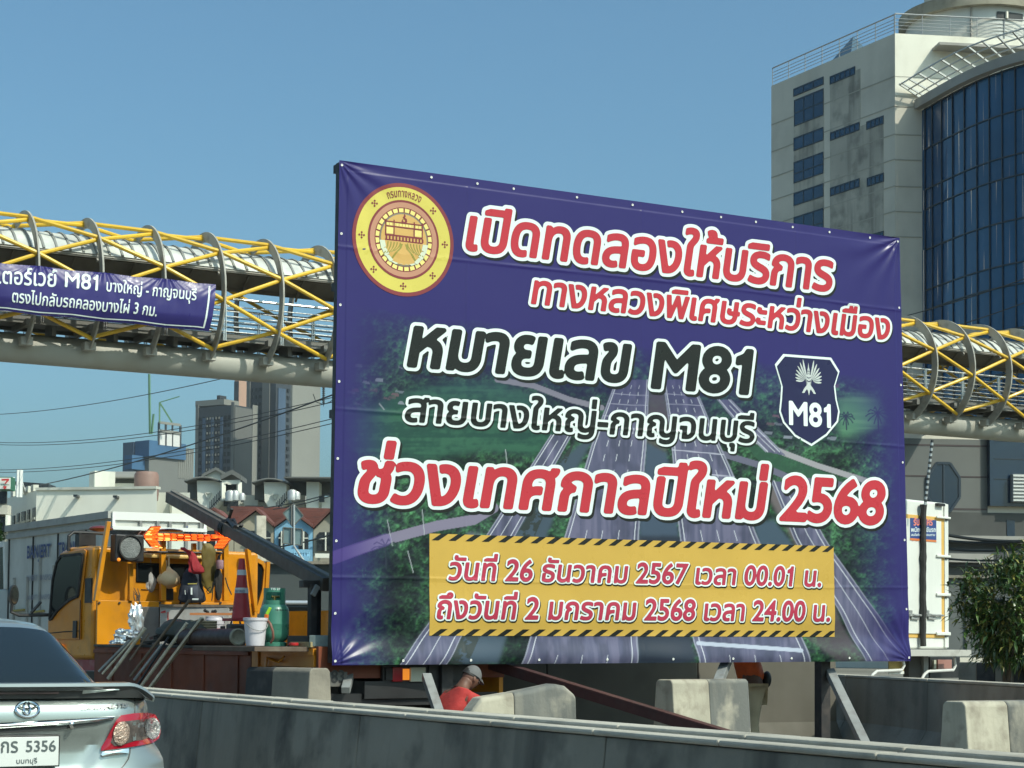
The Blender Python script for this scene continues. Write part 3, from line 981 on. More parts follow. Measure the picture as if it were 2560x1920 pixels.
# grommets, frame, posts and braces
M_STEEL = mat('black_steel', (.035, .033, .033), .55, metal=.0, spec=.5, dirt=.6, dirt_col=(.09, .07, .06), scale=4, vary=.3, bump=.1)
M_STEELG = mat('grey_steel', (.3, .31, .3), .5, dirt=.5, dirt_col=(.12, .1, .09), scale=5, vary=.3)
M_STEELR = mat('primer_steel', (.06, .018, .016), .6, dirt=.5, dirt_col=(.03, .02, .02), scale=5, vary=.3)
M_TIE = mat('tie_white', (.75, .75, .7), .4)
for edge, us in (('t', GROM_T), ('b', [.03, .75, 1.5, 2.3, 3.1, 3.9, 4.7, 5.5, 6.3, 7.17]), ('l', [.5, 1.2, 2.0, 2.75, 3.5, 4.2]), ('r', [.6, 1.4, 2.3, 3.2, 4.1])):
    for t_ in us:
        U, V = {'t': (t_, BHEI - .045), 'b': (t_, .04), 'l': (.035, t_), 'r': (BWID - .035, t_)}[edge]
        p = Vector(on_board(U, V, .004))
        g_ = B()
        g_.lathe(p, [(.004, .0), (.010, .002), (.013, .0), (.010, -.003)], 10, (0, -1, 0))
        g_.bar(p + Vector((-.012, -.006, -.012)), p + Vector((.014, .03, .03)), .005)
        g_.build('grommet', M_TIE, board, smooth=True)
fr = B()
def bp(U, V, y): x, z = bxz(U, V); return Vector((float(x), y, float(z)))
for U in (.05, 1.85, 3.6, 5.35, 7.15):
    fr.bar(bp(U, 0.02, BY + .045), bp(U, BHEI - .01, BY + .045), .075, .075, Vector((0, 1, 0)))
for V in (.06, 1.2, 2.45, 3.7, BHEI - .05):
    fr.bar(bp(.02, V, BY + .125), bp(BWID - .02, V, BY + .125), .08, .08)
fr.build('frame', M_STEEL, board)
for U, (px_, w) in ((1.3, (1112, .13)), (6.4, (2056, .13))):
    p = atY(px_, 1661, BY + .24)
    B().bar((p.x, p.y, 0), (p.x, p.y, 5.6), w, w, Vector((0, 1, 0))).build('post', M_STEEL, board, bevel=.006)
for (a, ya), (b_, yb), w, m in ((((883, 1650), BY + .5), ((864, 1726), BY - .1), .085, M_STEELG), (((1066, 1690), BY - .1), ((1100, 1790), BY - .7), .09, M_STEELG),
                               (((2074, 1678), BY + .2), ((2166, 1868), BY - 1.2), .1, M_STEELG)):
    B().bar(atY(*a, ya), atY(*b_, yb), w, w * .8).build('brace', m, board, bevel=.005)
pa, pb = atY(1822, 1640, BY + .3), atY(1746, 1830, BY - .9)
pm = pa.lerp(pb, .55)
br = B(); br.bar(pa, pm, .1, .09)
o = br.build('brace', M_STEELG, board, bevel=.005)
br2 = B(); br2.bar(pm, pb, .098, .088)
br2.build('brace', M_STEELR, board, bevel=.005)
beam = B().bar(atY(1190, 1648, BY + .6), atY(1850, 1850, BY - 2.6), .11, .11).build('steel_beam', M_STEELR, bevel=.006)
tag(beam, 'long dark square beam slanting down to the right under the billboard', 'beam')
# ------------------------------------------------------------------ FOOTBRIDGE over the road
FY, FZ, FR = 42.0, 9.52, 1.51
M_YTUBE = mat('yellow_tube', (.74, .46, .035), .38, spec=.5, dirt=.35, dirt_col=(.35, .22, .04), scale=1.2, vary=.12)
M_RING = mat('ring_grey', (.40, .39, .34), .55, dirt=.6, dirt_col=(.12, .11, .09), scale=2, vary=.25)
M_PIPE = mat('pipe_pale', (.43, .435, .385), .55, dirt=.5, dirt_col=(.3, .27, .2), scale=.8, vary=.2, streak=.25)
M_ROOF = mat('roof_sheet', (.62, .64, .6), .45, dirt=.5, dirt_col=(.3, .3, .28), scale=1.2, vary=.2)
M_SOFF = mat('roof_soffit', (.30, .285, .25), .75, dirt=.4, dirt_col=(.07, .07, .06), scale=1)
M_RAIL = mat('stainless', (.62, .63, .62), .28, metal=.9, dirt=.2, dirt_col=(.3, .3, .3), scale=6)
M_DECK = mat('deck_steel', (.16, .16, .145), .6, dirt=.5, dirt_col=(.2, .19, .17), scale=1.5)
fb = thing('footbridge', 'covered footbridge of grey hoops and yellow lattice tubes crossing above the road', 'footbridge', (26, FY, 0))
XA, XB = 7.0, 45.5
pb_ = B()
n_ = 40
pb_.tube([(XA - 4 + (XB - XA + 10) * i / n_, FY, 8.03) for i in range(n_ + 1)], .34, 28)
pb_.build('pipe_girder', M_PIPE, fb, smooth=True)
dk = B()
dk.box(XA - 4, XB + 6, FY - .55, FY + .55, 8.6, 8.66)
for y0, y1 in ((FY - .62, FY - .55), (FY + .55, FY + .62)):
    dk.box(XA - 4, XB + 6, y0, y1, 8.52, 8.70)
dk.build('deck', M_DECK, fb)
cb_ = B()
for k in range(-7, 22):
    x = 16.29 + 1.44 * k
    cb_.box(x - .05, x + .05, FY - .8, FY + .8, 8.45, 8.595)
    cb_.box(x + .66, x + .76, FY - .3, FY + .3, 8.33, 8.595)
cb_.build('cross_beams', M_DECK, fb)['kind'] = 'stuff'
ring0 = None
for k in range(-6, 21):
    x = 16.29 + 1.44 * k
    if ring0 is None:
        rb_ = B()
        a0, a1, N = R_(-159), R_(159), 56
        P = []
        for i in range(N + 1):
            a = a0 + (a1 - a0) * i / N
            P.append([Vector((x + dx, FY - r * math.sin(a), FZ + r * math.cos(a))) for dx, r in ((-.02, FR - .11), (.02, FR - .11), (.02, FR + .13), (-.02, FR + .13))])
        vs = [v for q in P for v in q]
        fs = [(4 * i + j, 4 * i + (j + 1) % 4, 4 * i + 4 + (j + 1) % 4, 4 * i + 4 + j) for i in range(N) for j in range(4)] + [(0, 1, 2, 3), (4 * N + 3, 4 * N + 2, 4 * N + 1, 4 * N)]
        rb_.add(vs, fs)
        for sg in (-1, 1):
            rb_.box(x - .13, x + .13, FY + sg * .56 - .14, FY + sg * .56 + .14, 8.02, 8.2)
        ring0 = rb_.build('hoop', M_RING, fb)
        x00 = x
    else:
        c = ring0.copy(); COL.objects.link(c)
        c.location.x += x - x00
for sgn in (1, -1):
    for m_ in range(-16, 17):
        pts = []
        for k in range(-7, 21):
            ph = 2 + sgn * 24 * (k + 2 * m_ + 1)
            if -143 <= ph <= 147:
                a = R_(ph)
                r = FR + (.03 if sgn > 0 else -.03)
                pts.append((16.29 + 1.44 * k, FY - r * math.sin(a), FZ + r * math.cos(a)))
        if len(pts) > 2:
            B().tube(pts, .049, 8).build('lattice_tube', M_YTUBE, fb, smooth=True)
# roof: corrugated, on an arched section, darker underside just beneath
def roof_pt(u, v, dz=0.0):
    a = (v - .5) * 2
    x = XA - 3 + (XB - XA + 8) * u
    return Vector((x, FY + a * 1.16, 10.13 + .6 * (1 - a * a) ** .9 + dz))
L_ = XB - XA + 8
B().grid(lambda u, v: roof_pt(u, v), 60, 14).build('roof_sheet', M_ROOF, fb)
sm = B()
for k in range(int(L_ / .3)):
    u = (k + .5) * .3 / L_
    for j in range(8):
        sm.bar(roof_pt(u, j / 8, .012), roof_pt(u, (j + 1) / 8, .012), .05, .045)
sm.build('roof_seam', mat('roof_seam', (.2, .21, .2), .6), fb)['kind'] = 'stuff'
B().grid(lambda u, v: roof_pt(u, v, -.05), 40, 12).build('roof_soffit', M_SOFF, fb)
pu = B()
for v in (.02, .2, .36, .64, .8, .98):
    p, q = roof_pt(0, v, -.1), roof_pt(1, v, -.1)
    pu.bar(p, q, .05, .08)
pu.build('purlin', M_SOFF, fb)
for k in range(-7, 21):
    rfr = B()
    x = 16.29 + 1.44 * k
    for s_ in range(12):
        a, b_ = s_ / 12, (s_ + 1) / 12
        u = (x - XA + 3) / L_
        rfr.bar(roof_pt(u, a, -.16), roof_pt(u, b_, -.16), .04, .06)
    rfr.build('roof_rafter', M_SOFF, fb)
# railings on both sides
for yy, nm in ((FY - .75, 'near'), (FY + .75, 'far')):
    rl = B()
    for z in (8.72, 8.84, 8.96, 9.08, 9.2, 9.32):
        rl.cyl((XA - 3, yy, z), (XB + 5, yy, z), .014, n=6)
    rl.cyl((XA - 3, yy, 9.5), (XB + 5, yy, 9.5), .03, n=8)
    for k in range(-14, 42):
        x = 16.29 + .72 * k + .3
        if k % 2 == 0:
            rl.box(x - .025, x - .005, yy - .03, yy + .03, 8.5, 9.5)
            rl.box(x + .025, x + .045, yy - .03, yy + .03, 8.5, 9.5)
    rl.build('handrail', M_RAIL, fb, smooth=False)
kb = B()
for k in range(-7, 20):
    x = 16.29 + 1.44 * k
    kb.box(x + .1, x + 1.3, FY + .64, FY + .66, 8.56, 8.74)
kb.build('kick_plate', M_ROOF, fb)

# purple banner tied to the hoops
M_PUR = vinyl('banner_purple', (.035, .03, .15), rough=.33)
HY = FY - FR - .2
hb0 = [atY(-260, 628, HY), atY(540, 709, HY), atY(524, 829, HY), atY(-260, 752, HY)]
hang = thing('bridge_banner', 'long purple banner with white Thai lettering tied to the left of the footbridge', 'banner', hb0[3])
def hpt(u, v, lift=0.0):
    a = hb0[3].lerp(hb0[2], u); b_ = hb0[0].lerp(hb0[1], u)
    p = a.lerp(b_, v)
    W_ = 8.0
    xx = u * W_
    tie = abs(((p.x - 10.53) / 1.44 + .5) % 1 - .5) * 2                       # 0 at a hoop, 1 between
    d = .03 + .05 * tie * (1 - .4 * v) + .03 * math.sin(math.pi * v)
    fan = math.exp(-tie * 2.2) * math.exp(-(1 - v) * 2.6)
    d += .028 * fan * math.sin((tie * 9) / (.2 + (1 - v) * 1.2) + 1.0)
    d += .014 * (mnoise.noise((xx * 2.2, v * 2.5, 3.1)))
    d -= .22 * max(0, .28 - v) ** 1.3 * 2.5
    d += .14 * max(0, v - .7) ** 1.5 * -2.2
    return Vector((p.x, p.y - d - lift, p.z + (-.035 * tie if v > .5 else .02 * tie) * abs(2 * v - 1)))
B().grid(hpt, 240, 36).build('banner_cloth', M_PUR, hang, smooth=True)
def hang_text(name, lines, m=M_WHITE):
    s = B()
    def inv(px, py):
        p = atY(px, py, HY)
        u, v = .5, .5
        for _ in range(6):
            a = hb0[3].lerp(hb0[0], v); b_ = hb0[2].lerp(hb0[1], v)
            u = (p.x - a.x) / (b_.x - a.x)
            a = hb0[3].lerp(hb0[2], u); b_ = hb0[0].lerp(hb0[1], u)
            v = (p.z - a.z) / (b_.z - a.z)
        return u, v
    hh = (hb0[0] - hb0[3]).length
    for txt, l, r, h, w in lines:
        (ua, va), (ub, vb) = inv(*l), inv(*r)
        em = h / .558 / hh
        flat_text(s, txt, lambda x, y: hpt(ua + (ub - ua) * x, va + (vb - va) * x + y * em, .012), thr=w, res=24)
    return s.build(name, m, hang, fix=False)
Z1 = lambda zx, zy: (zx * .3888, 480 + zy * .3888)
hang_text('banner_lettering', [('มอเตอร์เวย์', Z1(-165, 582), Z1(357, 612), .285, .014), ('M81', Z1(410, 612), Z1(620, 637), .285, .012),
                               ('บางใหญ่ - กาญจนบุรี', Z1(677, 640), Z1(1250, 698), .20, .014), ('ตรงไปกลับรถคลองบางไผ่ 3 กม.', Z1(70, 712), Z1(1000, 803), .20, .014)])
bd = B()
bd.grid(lambda u, v: hpt(.975 + .006 * u, .05 + .9 * v, .01), 1, 30)
bd.grid(lambda u, v: hpt(u * .98, .045 + .022 * v, .01), 120, 1)
bd.build('banner_border', M_WHITE, hang)

# ------------------------------------------------------------------ OFFICE TOWER on the right
M_BCONC = mat('tower_render', (.70, .655, .55), .85, dirt=.35, dirt_col=(.3, .28, .23), scale=.18, vary=.16, streak=.25, bump=.1, bscale=3)
M_BSTAIN = mat('tower_stained', (.55, .515, .43), .85, dirt=.7, dirt_col=(.15, .145, .125), scale=.5, vary=.3, streak=1.0)
M_BWHITE = mat('tower_white', (.80, .775, .66), .8, dirt=.35, dirt_col=(.42, .38, .28), scale=.35, vary=.12, streak=.3)
M_GLASS = mat('blue_glass', (.008, .045, .11), .12, spec=.6, dirt=.35, dirt_col=(.02, .035, .06), scale=.5, vary=.35)
M_GLASS2 = mat('dark_glass', (.01, .028, .06), .1, spec=.7, vary=.4, scale=.3)
M_MULL = mat('mullion', (.018, .03, .045), .4)
M_TRIM = mat('grey_cladding', (.36, .345, .31), .55, dirt=.4, dirt_col=(.2, .18, .16), scale=.3, vary=.2)
M_BAND = mat('maroon_band', (.05, .035, .035), .6)
TX = 76.8
Cc = atX(2237, 83, TX)                                  # the roof corner nearest the road
Ff = atX(1955, 177, TX)
TZ = Cc.z
fd = Vector((.929, -.37, 0)).normalized()              # the front runs off to the right
nf = Vector((-.37, -.929, 0)).normalized()
tower = thing('office_tower', 'tall white concrete office tower with stained side wall and curved blue glass front', 'office building', (TX, Cc.y, 0))
def Lp(px, py, off=0.0): return atX(px, py, TX - off)
def Fp(px, py, off=0.0): return on_plane(px, py, Vector((TX, Cc.y, 0)) + nf * off, nf)
y_far = Ff.y + 1.2
bd_ = B()
back = Vector((TX, y_far, 0)) + fd * 34
FR_ = Vector((TX, Cc.y, 0)) + fd * 34
foot = [(TX, y_far, 0), (TX, Cc.y, 0), tuple(FR_), (back.x, back.y, 0)]
bd_.prism([Vector(p) for p in foot], (0, 0, TZ))
bd_.build('wall', M_BCONC, tower)
# recessed windows on the side wall: (px left, px right, top-left y, bottom-left y, top-right y, columns, rows)
Z4 = lambda x, y: (1920 + x / 2.766, y / 2.766)
def side_window(x0, x1, t0, b0, t1, b1, nc, rows, name='window'):
    q = [Lp(*Z4(x0, t0)), Lp(*Z4(x1, t1)), Lp(*Z4(x1, b1)), Lp(*Z4(x0, b0))]
    ya, yb = (q[0].y + q[3].y) / 2, (q[1].y + q[2].y) / 2
    zt, zb = (q[0].z + q[1].z) / 2, (q[2].z + q[3].z) / 2
    fr_ = B()
    y0, y1 = min(ya, yb), max(ya, yb)
    fr_.box(TX - .05, TX - .002, y0, y1, zb, zb + .09); fr_.box(TX - .05, TX - .002, y0, y1, zt - .09, zt)
    for i in range(nc + 1):
        y = y0 + (y1 - y0) * i / nc
        w = .05
        fr_.box(TX - .048, TX - .002, max(y0, y - w), min(y1, y + w), zb + .09, zt - .09)
    for r in rows:
        z = zb + (zt - zb) * r
        fr_.box(TX - .045, TX - .002, y0 + .05, y1 - .05, z - .045, z + .045)
    w_ = fr_.build(name, M_MULL, tower)
    B().box(TX - .03, TX - .004, y0 + .02, y1 - .02, zb + .02, zt - .02).build('pane', M_GLASS, w_)
for a in ((178, 385, 605, 655, 540, 600, 3, ()), (183, 385, 683, 862, 622, 812, 3, (.5,)), (180, 385, 940, 1032, 893, 985, 3, ()), (180, 385, 1110, 1255, 1062, 1215, 3, (.45,)),
          (180, 385, 1325, 1415, 1278, 1372, 3, ()), (180, 385, 1492, 1660, 1448, 1610, 3, (.4,)), (430, 604, 522, 578, 466, 524, 5, ()), (432, 635, 908, 965, 852, 912, 6, ()),
          (432, 635, 1292, 1352, 1240, 1302, 6, ()), (683, 800, 838, 892, 803, 865, 4, ()), (686, 802, 1230, 1288, 1196, 1262, 4, ()), (686, 802, 1625, 1690, 1600, 1660, 4, ()), (432, 635, 1690, 1750, 1640, 1700, 6, ())):
    side_window(*a)
def side_patch(x0, x1, y0, y1, m, nm='stained_panel', t=.02):
    q = [Lp(*Z4(x0, y0)), Lp(*Z4(x1, y1))]
    a, b_ = sorted((q[0].y, q[1].y)); c, d = sorted((q[0].z, q[1].z))
    B().box(TX - t, TX + .01, a, b_, c, d).build(nm, m, tower)
for a in ((430, 640, 560, 850), (430, 800, 950, 1225, M_BSTAIN, 'stained_panel', .017), (430, 800, 1340, 1640), (180, 388, 862, 905), (180, 388, 1030, 1078), (180, 388, 1250, 1290), (180, 388, 1410, 1455)):
    side_patch(*(a if len(a) > 4 else (*a, M_BSTAIN)))
jl = B()
for zy in (620, 820, 1010, 1180, 1360, 1530, 1700):
    z = Lp(*Z4(640, zy)).z
    jl.box(TX - .028, TX + .004, Cc.y, y_far, z - .03, z + .03)
    pq = [Vector((TX, Cc.y, z - .03)) + nf * .024, Vector((TX, Cc.y, z - .03)) + nf * .024 + fd * 3.2]
    jl.bar(pq[0], pq[1], .03, .05)
jl.build('panel_joint', mat('joint', (.40, .38, .32), .9), tower)
# lit upper front, deep beam, parapet, roof railing
def front_box(p_tl, p_br, d0, d1, m, nm, extra=0.0):
    a, b_ = Fp(*p_tl), Fp(*p_br)
    o = Vector((TX, Cc.y, 0))
    s0, s1 = sorted(((a - o).dot(fd), (b_ - o).dot(fd) + extra))
    z0, z1 = sorted((a.z, b_.z))
    q = B()
    q.hexa([o + fd * s0 + nf * d0 + Vector((0, 0, z0)), o + fd * s1 + nf * d0 + Vector((0, 0, z0)), o + fd * s1 + nf * d1 + Vector((0, 0, z0)), o + fd * s0 + nf * d1 + Vector((0, 0, z0))],
           [o + fd * s0 + nf * d0 + Vector((0, 0, z1)), o + fd * s1 + nf * d0 + Vector((0, 0, z1)), o + fd * s1 + nf * d1 + Vector((0, 0, z1)), o + fd * s0 + nf * d1 + Vector((0, 0, z1))])
    return q.build(nm, m, tower)
front_box((2237, 84), (2600, 255), -.05, .03, M_BWHITE, 'front_face', 4)
front_box((2330, 121), (2600, 141), .0, 1.3, M_TRIM, 'canopy_slab', 4)
front_box((2332, 142), (2410, 175), .032, .05, M_BWHITE, 'front_recess')
pr_ = B()
for p, q in ((Vector((TX + .1, y_far, TZ)), Vector((TX + .1, Cc.y, TZ))), (Vector((TX, Cc.y, TZ)), Vector((TX, Cc.y, TZ)) + fd * 34)):
    d = (q - p).normalized(); L = (q - p).length
    for h in (.28, .5, .72, .94):
        pr_.cyl(p + Vector((0, 0, h)), q + Vector((0, 0, h)), .02, n=5)
    pr_.cyl(p + Vector((0, 0, 1.25)), q + Vector((0, 0, 1.25)), .045, n=6)
    k = 0
    while k * 1.8 < L:
        pr_.cyl(p + d * (k * 1.8), p + d * (k * 1.8) + Vector((0, 0, 1.25)), .03, n=5)
        k += 1
pr_.build('roof_railing', mat('galvanised', (.36, .37, .37), .45, metal=.3), tower)
# drum on the roof
dcen = atD(2436, 83, 122.0)
dzb = 1.4 + 1542 * 122 / 4630
dcen.z = 0
DRR = 4.9
B().lathe(dcen + Vector((0, 0, TZ)), [(DRR - .45, 0), (DRR - .45, dzb - TZ + .02)], 64).build('drum_wall', mat('drum_white', (.66, .67, .62), .8, dirt=.3, dirt_col=(.4, .38, .33), scale=.4, vary=.1), tower, smooth=True)
B().lathe(dcen + Vector((0, 0, dzb)), [(DRR - .46, 0), (DRR, 0), (DRR, .75), (0, .78)], 64).build('drum_ledge', mat('ledge_stained', (.36, .33, .25), .9, dirt=.8, dirt_col=(.16, .145, .11), scale=.8, vary=.3), tower, smooth=True)
B().lathe(dcen + Vector((0, 0, dzb + .75)), [(DRR * .66, 0), (DRR * .66, 1.7), (0, 1.7)], 48).build('drum_upper', M_BWHITE, tower, smooth=True)
ang = lambda q: dcen + (nf * math.cos(q) + fd * math.sin(q)) * (DRR - .44)
wd = B()
wz0, wz1 = TZ + 1.3, dzb - .35
for k in range(6):
    q0, q1 = -.06 + .07 * k, .01 + .07 * k
    wd.hexa([ang(q0) + Vector((0, 0, wz0)), ang(q1) + Vector((0, 0, wz0)), ang(q1) + nf * .05 + Vector((0, 0, wz0)), ang(q0) + nf * .05 + Vector((0, 0, wz0))],
            [ang(q0) + Vector((0, 0, wz1)), ang(q1) + Vector((0, 0, wz1)), ang(q1) + nf * .05 + Vector((0, 0, wz1)), ang(q0) + nf * .05 + Vector((0, 0, wz1))])
drw = wd.build('drum_window', mat('void_dark', (.015, .017, .018), .5), tower)
c0 = ang(.08) + nf * .1
B().bar(c0 + Vector((0, 0, wz0)), c0 + Vector((0, 0, wz1)), .14).build('window_bar', M_BWHITE, drw)
for q0 in (-.42, .62):
    B().bar(ang(q0) + nf * .02 + Vector((0, 0, TZ)), ang(q0) + nf * .02 + Vector((0, 0, dzb)), .1).build('drum_joint', M_TRIM, tower)
py_ = B()
pc = Vector((TX + 2.6, Cc.y + 7.2, TZ))
py_.add([pc + Vector((-1.5, -1.5, 0)), pc + Vector((1.5, -1.5, 0)), pc + Vector((1.5, 1.5, 0)), pc + Vector((-1.5, 1.5, 0)), pc + Vector((0, 0, 2.3))], [(0, 1, 4), (1, 2, 4), (2, 3, 4), (3, 0, 4), (3, 2, 1, 0)])
py_.build('roof_skylight', mat('skylight', (.07, .12, .16), .15, spec=.6), tower)
# curved glass front: its plan follows the curve of the top edge, bulging towards the road
ZG = Fp(2305, 252).z
o_ = Vector((TX, Cc.y, 0))
gc = []
for px_, py__ in ((2303, 252), (2318, 246), (2340, 232), (2370, 213), (2405, 194), (2440, 178), (2480, 161), (2520, 147), (2560, 134), (2600, 122), (2660, 106)):
    gc.append(atZ(px_, py__, ZG))
# smooth the plan curve
t_ = np.linspace(0, 1, len(gc))
cx = np.polyfit(t_, [p.x for p in gc], 4); cy = np.polyfit(t_, [p.y for p in gc], 4)
def curve(t): return Vector((float(np.polyval(cx, t)), float(np.polyval(cy, t)), 0))
NC = 24
cpts = [curve(i / NC) for i in range(NC + 1)]
def cnorm(i):
    d = (cpts[min(NC, i + 1)] - cpts[max(0, i - 1)]).normalized()
    n = Vector((d.y, -d.x, 0))
    return n if n.dot(Vector((-1, -.6, 0))) > 0 else -n
ZBV = Vector((0, 0, Fp(2350, 1090).z))
gl = B()
for i in range(NC):
    a, b_ = cpts[i], cpts[i + 1]
    zz = ZG - .62
    kk = 0
    rg = random.Random(i)
    na_ = cnorm(i)
    while zz > ZBV.z + .2:                                       # every pane sits a little differently
        z2 = max(ZBV.z, zz - (2.55, 2.55, 1.25)[kk % 3])
        j4 = [na_ * rg.uniform(-.02, .0) for _ in range(4)]
        gl.add([a + Vector((0, 0, z2)) + j4[0], b_ + Vector((0, 0, z2)) + j4[1], b_ + Vector((0, 0, zz)) + j4[2], a + Vector((0, 0, zz)) + j4[3]], [(0, 1, 2, 3)])
        zz = z2
        kk += 1
gl.build('curtain_glass', mat('curtain_blue', (.010, .082, .20), .08, spec=.5, vary=.35, scale=.35), tower, fix=False)
ml = B()
for i in range(2, NC + 1, 2):
    n = cnorm(i)
    ml.bar(cpts[i] + n * .03 + ZBV, cpts[i] + n * .03 + Vector((0, 0, ZG - .6)), .07, .09, n)
z = ZG - .66
step = [2.0, 1.2]
k = 0
while z > ZBV.z + .3:
    for i in range(2, NC):
        ml.bar(cpts[i] + cnorm(i) * .03 + Vector((0, 0, z)), cpts[i + 1] + cnorm(i + 1) * .03 + Vector((0, 0, z)), .06, .08)
    z -= (2.55, 2.55, 1.25)[k % 3]
    k += 1
ml.build('mullions', M_MULL, tower)['kind'] = 'stuff'
fa = B()
for i in range(NC):
    a, b_ = cpts[i], cpts[i + 1]
    na, nb = cnorm(i), cnorm(i + 1)
    q = [(a + na * .15, ZG - .62), (a + na * .55, ZG - .58), (a + na * .55, ZG + .0), (a - na * 1.2, ZG + .0)]
    r = [(b_ + nb * .15, ZG - .62), (b_ + nb * .55, ZG - .58), (b_ + nb * .55, ZG + .0), (b_ - nb * 1.2, ZG + .0)]
    fa.add([p + Vector((0, 0, h)) for p, h in q + r], [(0, 4, 5, 1), (1, 5, 6, 2), (2, 6, 7, 3)])
fa.build('curved_fascia', M_TRIM, tower)
tr = B()
for i in range(NC):                                                         # open sun-shade frames standing out above the fascia
    a, b_ = cpts[i], cpts[i + 1]
    na, nb = cnorm(i), cnorm(i + 1)
    for o0, h in ((.9, .35), (1.5, .6), (2.1, .85)):
        tr.bar(a + na * (o0 - .5) + Vector((0, 0, ZG + h)), b_ + nb * (o0 - .5) + Vector((0, 0, ZG + h)), .07, .07)
    if i % 2 == 0:
        tr.bar(a - na * .2 + Vector((0, 0, ZG + .05)), a + na * 1.65 + Vector((0, 0, ZG + .88)), .1, .1)
tr.build('sunshade_frame', mat('shade_frame', (.5, .5, .47), .4, metal=.2), tower)
# lower part seen under the footbridge: cladding bands, octagonal window, vent louvre, entrance canopy
def front_strip(x0, x1, y0, y1, m, nm, d1=.05, d0=-.02): return front_box((x0, y0), (x1, y1), d0, d1, m, nm)
M_LOW = mat('shaded_cladding', (.13, .135, .125), .6, dirt=.5, dirt_col=(.11, .11, .1), scale=.25, vary=.25)  # cladding grey darkened to carry the shade below the curved front
front_strip(2238, 2470, 1095, 1620, M_LOW, 'shaded_cladding')
front_strip(2226, 2760, 1278, 1640, mat('street_shade', (.075, .078, .072), .7, dirt=.5, dirt_col=(.04, .04, .04), scale=.3, vary=.3), 'street_shade_strip', .10, .051)  # dark strip painting the shade over the street-level front
for y0, y1 in ((1109, 1118), (1187, 1195), (1268, 1276)):
    front_strip(2238, 2466, y0, y1, M_BAND, 'cladding_band', .07)
oc = Fp(2358, 1218, .09)
ob = B()
pts = [oc + fd * (1.12 * math.cos(R_(22.5 + 45 * k))) + Vector((0, 0, 1.62 * math.sin(R_(22.5 + 45 * k)))) for k in range(8)]
ob.prism(pts, nf * .05)
ow = ob.build('octagon_window', M_GLASS2, tower)
orr = B()
for k in range(8):
    orr.bar(pts[k] + nf * .04, pts[(k + 1) % 8] + nf * .04, .16, .14, nf)
orr.build('window_rim', M_MULL, ow)
B().bar(oc + nf * .04 + Vector((0, 0, -1.5)), oc + nf * .04 + Vector((0, 0, 1.5)), .12).build('window_bar', M_MULL, ow)
front_strip(2466, 2700, 940, 1270, M_GLASS2, 'lower_glass', .5)
for y in (1010, 1060, 1105, 1150, 1200):
    front_strip(2478, 2700, y, y + 2, M_MULL, 'glass_bar', .53)
front_strip(2360, 2700, 1340, 1362, M_TRIM, 'entrance_beam', .8)
front_strip(2360, 2700, 1372, 1420, mat('shop_dark', (.06, .065, .065), .6, vary=.3), 'shop_front', .4)
front_strip(2360, 2470, 1385, 1408, M_TRIM, 'shop_sign', .9)
front_strip(2515, 2535, 1300, 1345, M_GLASS2, 'slit_window', .14)
lv = thing('air_vent', 'white louvred vent box on the dark glass at the right edge', 'vent', Fp(2560, 1255))
c0, c1 = Fp(2532, 1185, .9), Fp(2600, 1256, .9)
q = B(); q.hexa([c0, c0 + fd * (c1 - c0).dot(fd), c0 + fd * (c1 - c0).dot(fd) + Vector((0, 0, c1.z - c0.z)), c0 + Vector((0, 0, c1.z - c0.z))],
                [p - nf * .5 for p in (c0, c0 + fd * (c1 - c0).dot(fd), c0 + fd * (c1 - c0).dot(fd) + Vector((0, 0, c1.z - c0.z)), c0 + Vector((0, 0, c1.z - c0.z)))])
q.build('vent_case', mat('vent_grey', (.3, .31, .3), .5), lv)
q = B()
for i in range(8):
    z = c1.z + (c0.z - c1.z) * (i + .5) / 8
    q.bar(Vector((c0.x, c0.y, z)) + nf * .05, Vector((c1.x, c1.y, z)) + nf * .05, .1, .07, nf)
q.build('louvre', mat('vent_white', (.62, .63, .6), .5), lv)
# ------------------------------------------------------------------ BACKGROUND on the left: towers, roofs, shophouses
Z2 = lambda x, y: (x * .3888, 900 + y * .3888)
def line_hit(px, corner, d):
    """point on the ground line corner + s*d that is seen at photo column px"""
    r = ray(px, 1600)
    # solve r.xy * t = corner.xy + d.xy * s
    det = r.x * (-d.y) - r.y * (-d.x)
    t = (corner.x * (-d.y) - corner.y * (-d.x)) / det
    return Vector((r.x * t, r.y * t, 0))
def az(a): return Vector((math.sin(R_(a)), math.cos(R_(a)), 0))
def zat(px, py, p):
    r = ray(px, py)
    return EYE + r.z * (math.hypot(p.x, p.y) / math.hypot(r.x, r.y))
M_TDARK = mat('tower_dark', (.045, .055, .066), .6, vary=.4, scale=.08)
M_TGREY = mat('tower_grey', (.15, .155, .145), .8, dirt=.4, dirt_col=(.12, .12, .115), scale=.05, vary=.2)
M_TPALE = mat('tower_pale', (.23, .23, .205), .8, dirt=.3, dirt_col=(.22, .22, .2), scale=.06, vary=.15)
M_TBLUE = mat('tower_blue', (.06, .10, .16), .5, vary=.3, scale=.1)
M_TSALM = mat('tower_salmon', (.42, .26, .19), .8, vary=.15, scale=.1)
M_NET = mat('blue_netting', (.045, .13, .25), .8, vary=.35, scale=.12)
M_WINF = mat('far_window', (.016, .022, .028), .6, spec=.2, vary=.3, scale=.2)
def tower_box(pxl, pxm, pxr, ytop, depth, nL=240, z0=0.0, ref=None):
    c = atD(pxm, ytop, depth)
    ztop = c.z
    c = Vector((c.x, c.y, 0))
    dl, dr_ = az(nL + 90), az(nL - 180)
    l = line_hit(pxl, c, dl); r = line_hit(pxr, c, dr_)
    return dict(c=c, l=l, r=r, z=ztop, z0=z0, nl=az(nL), nr=az(nL - 90))
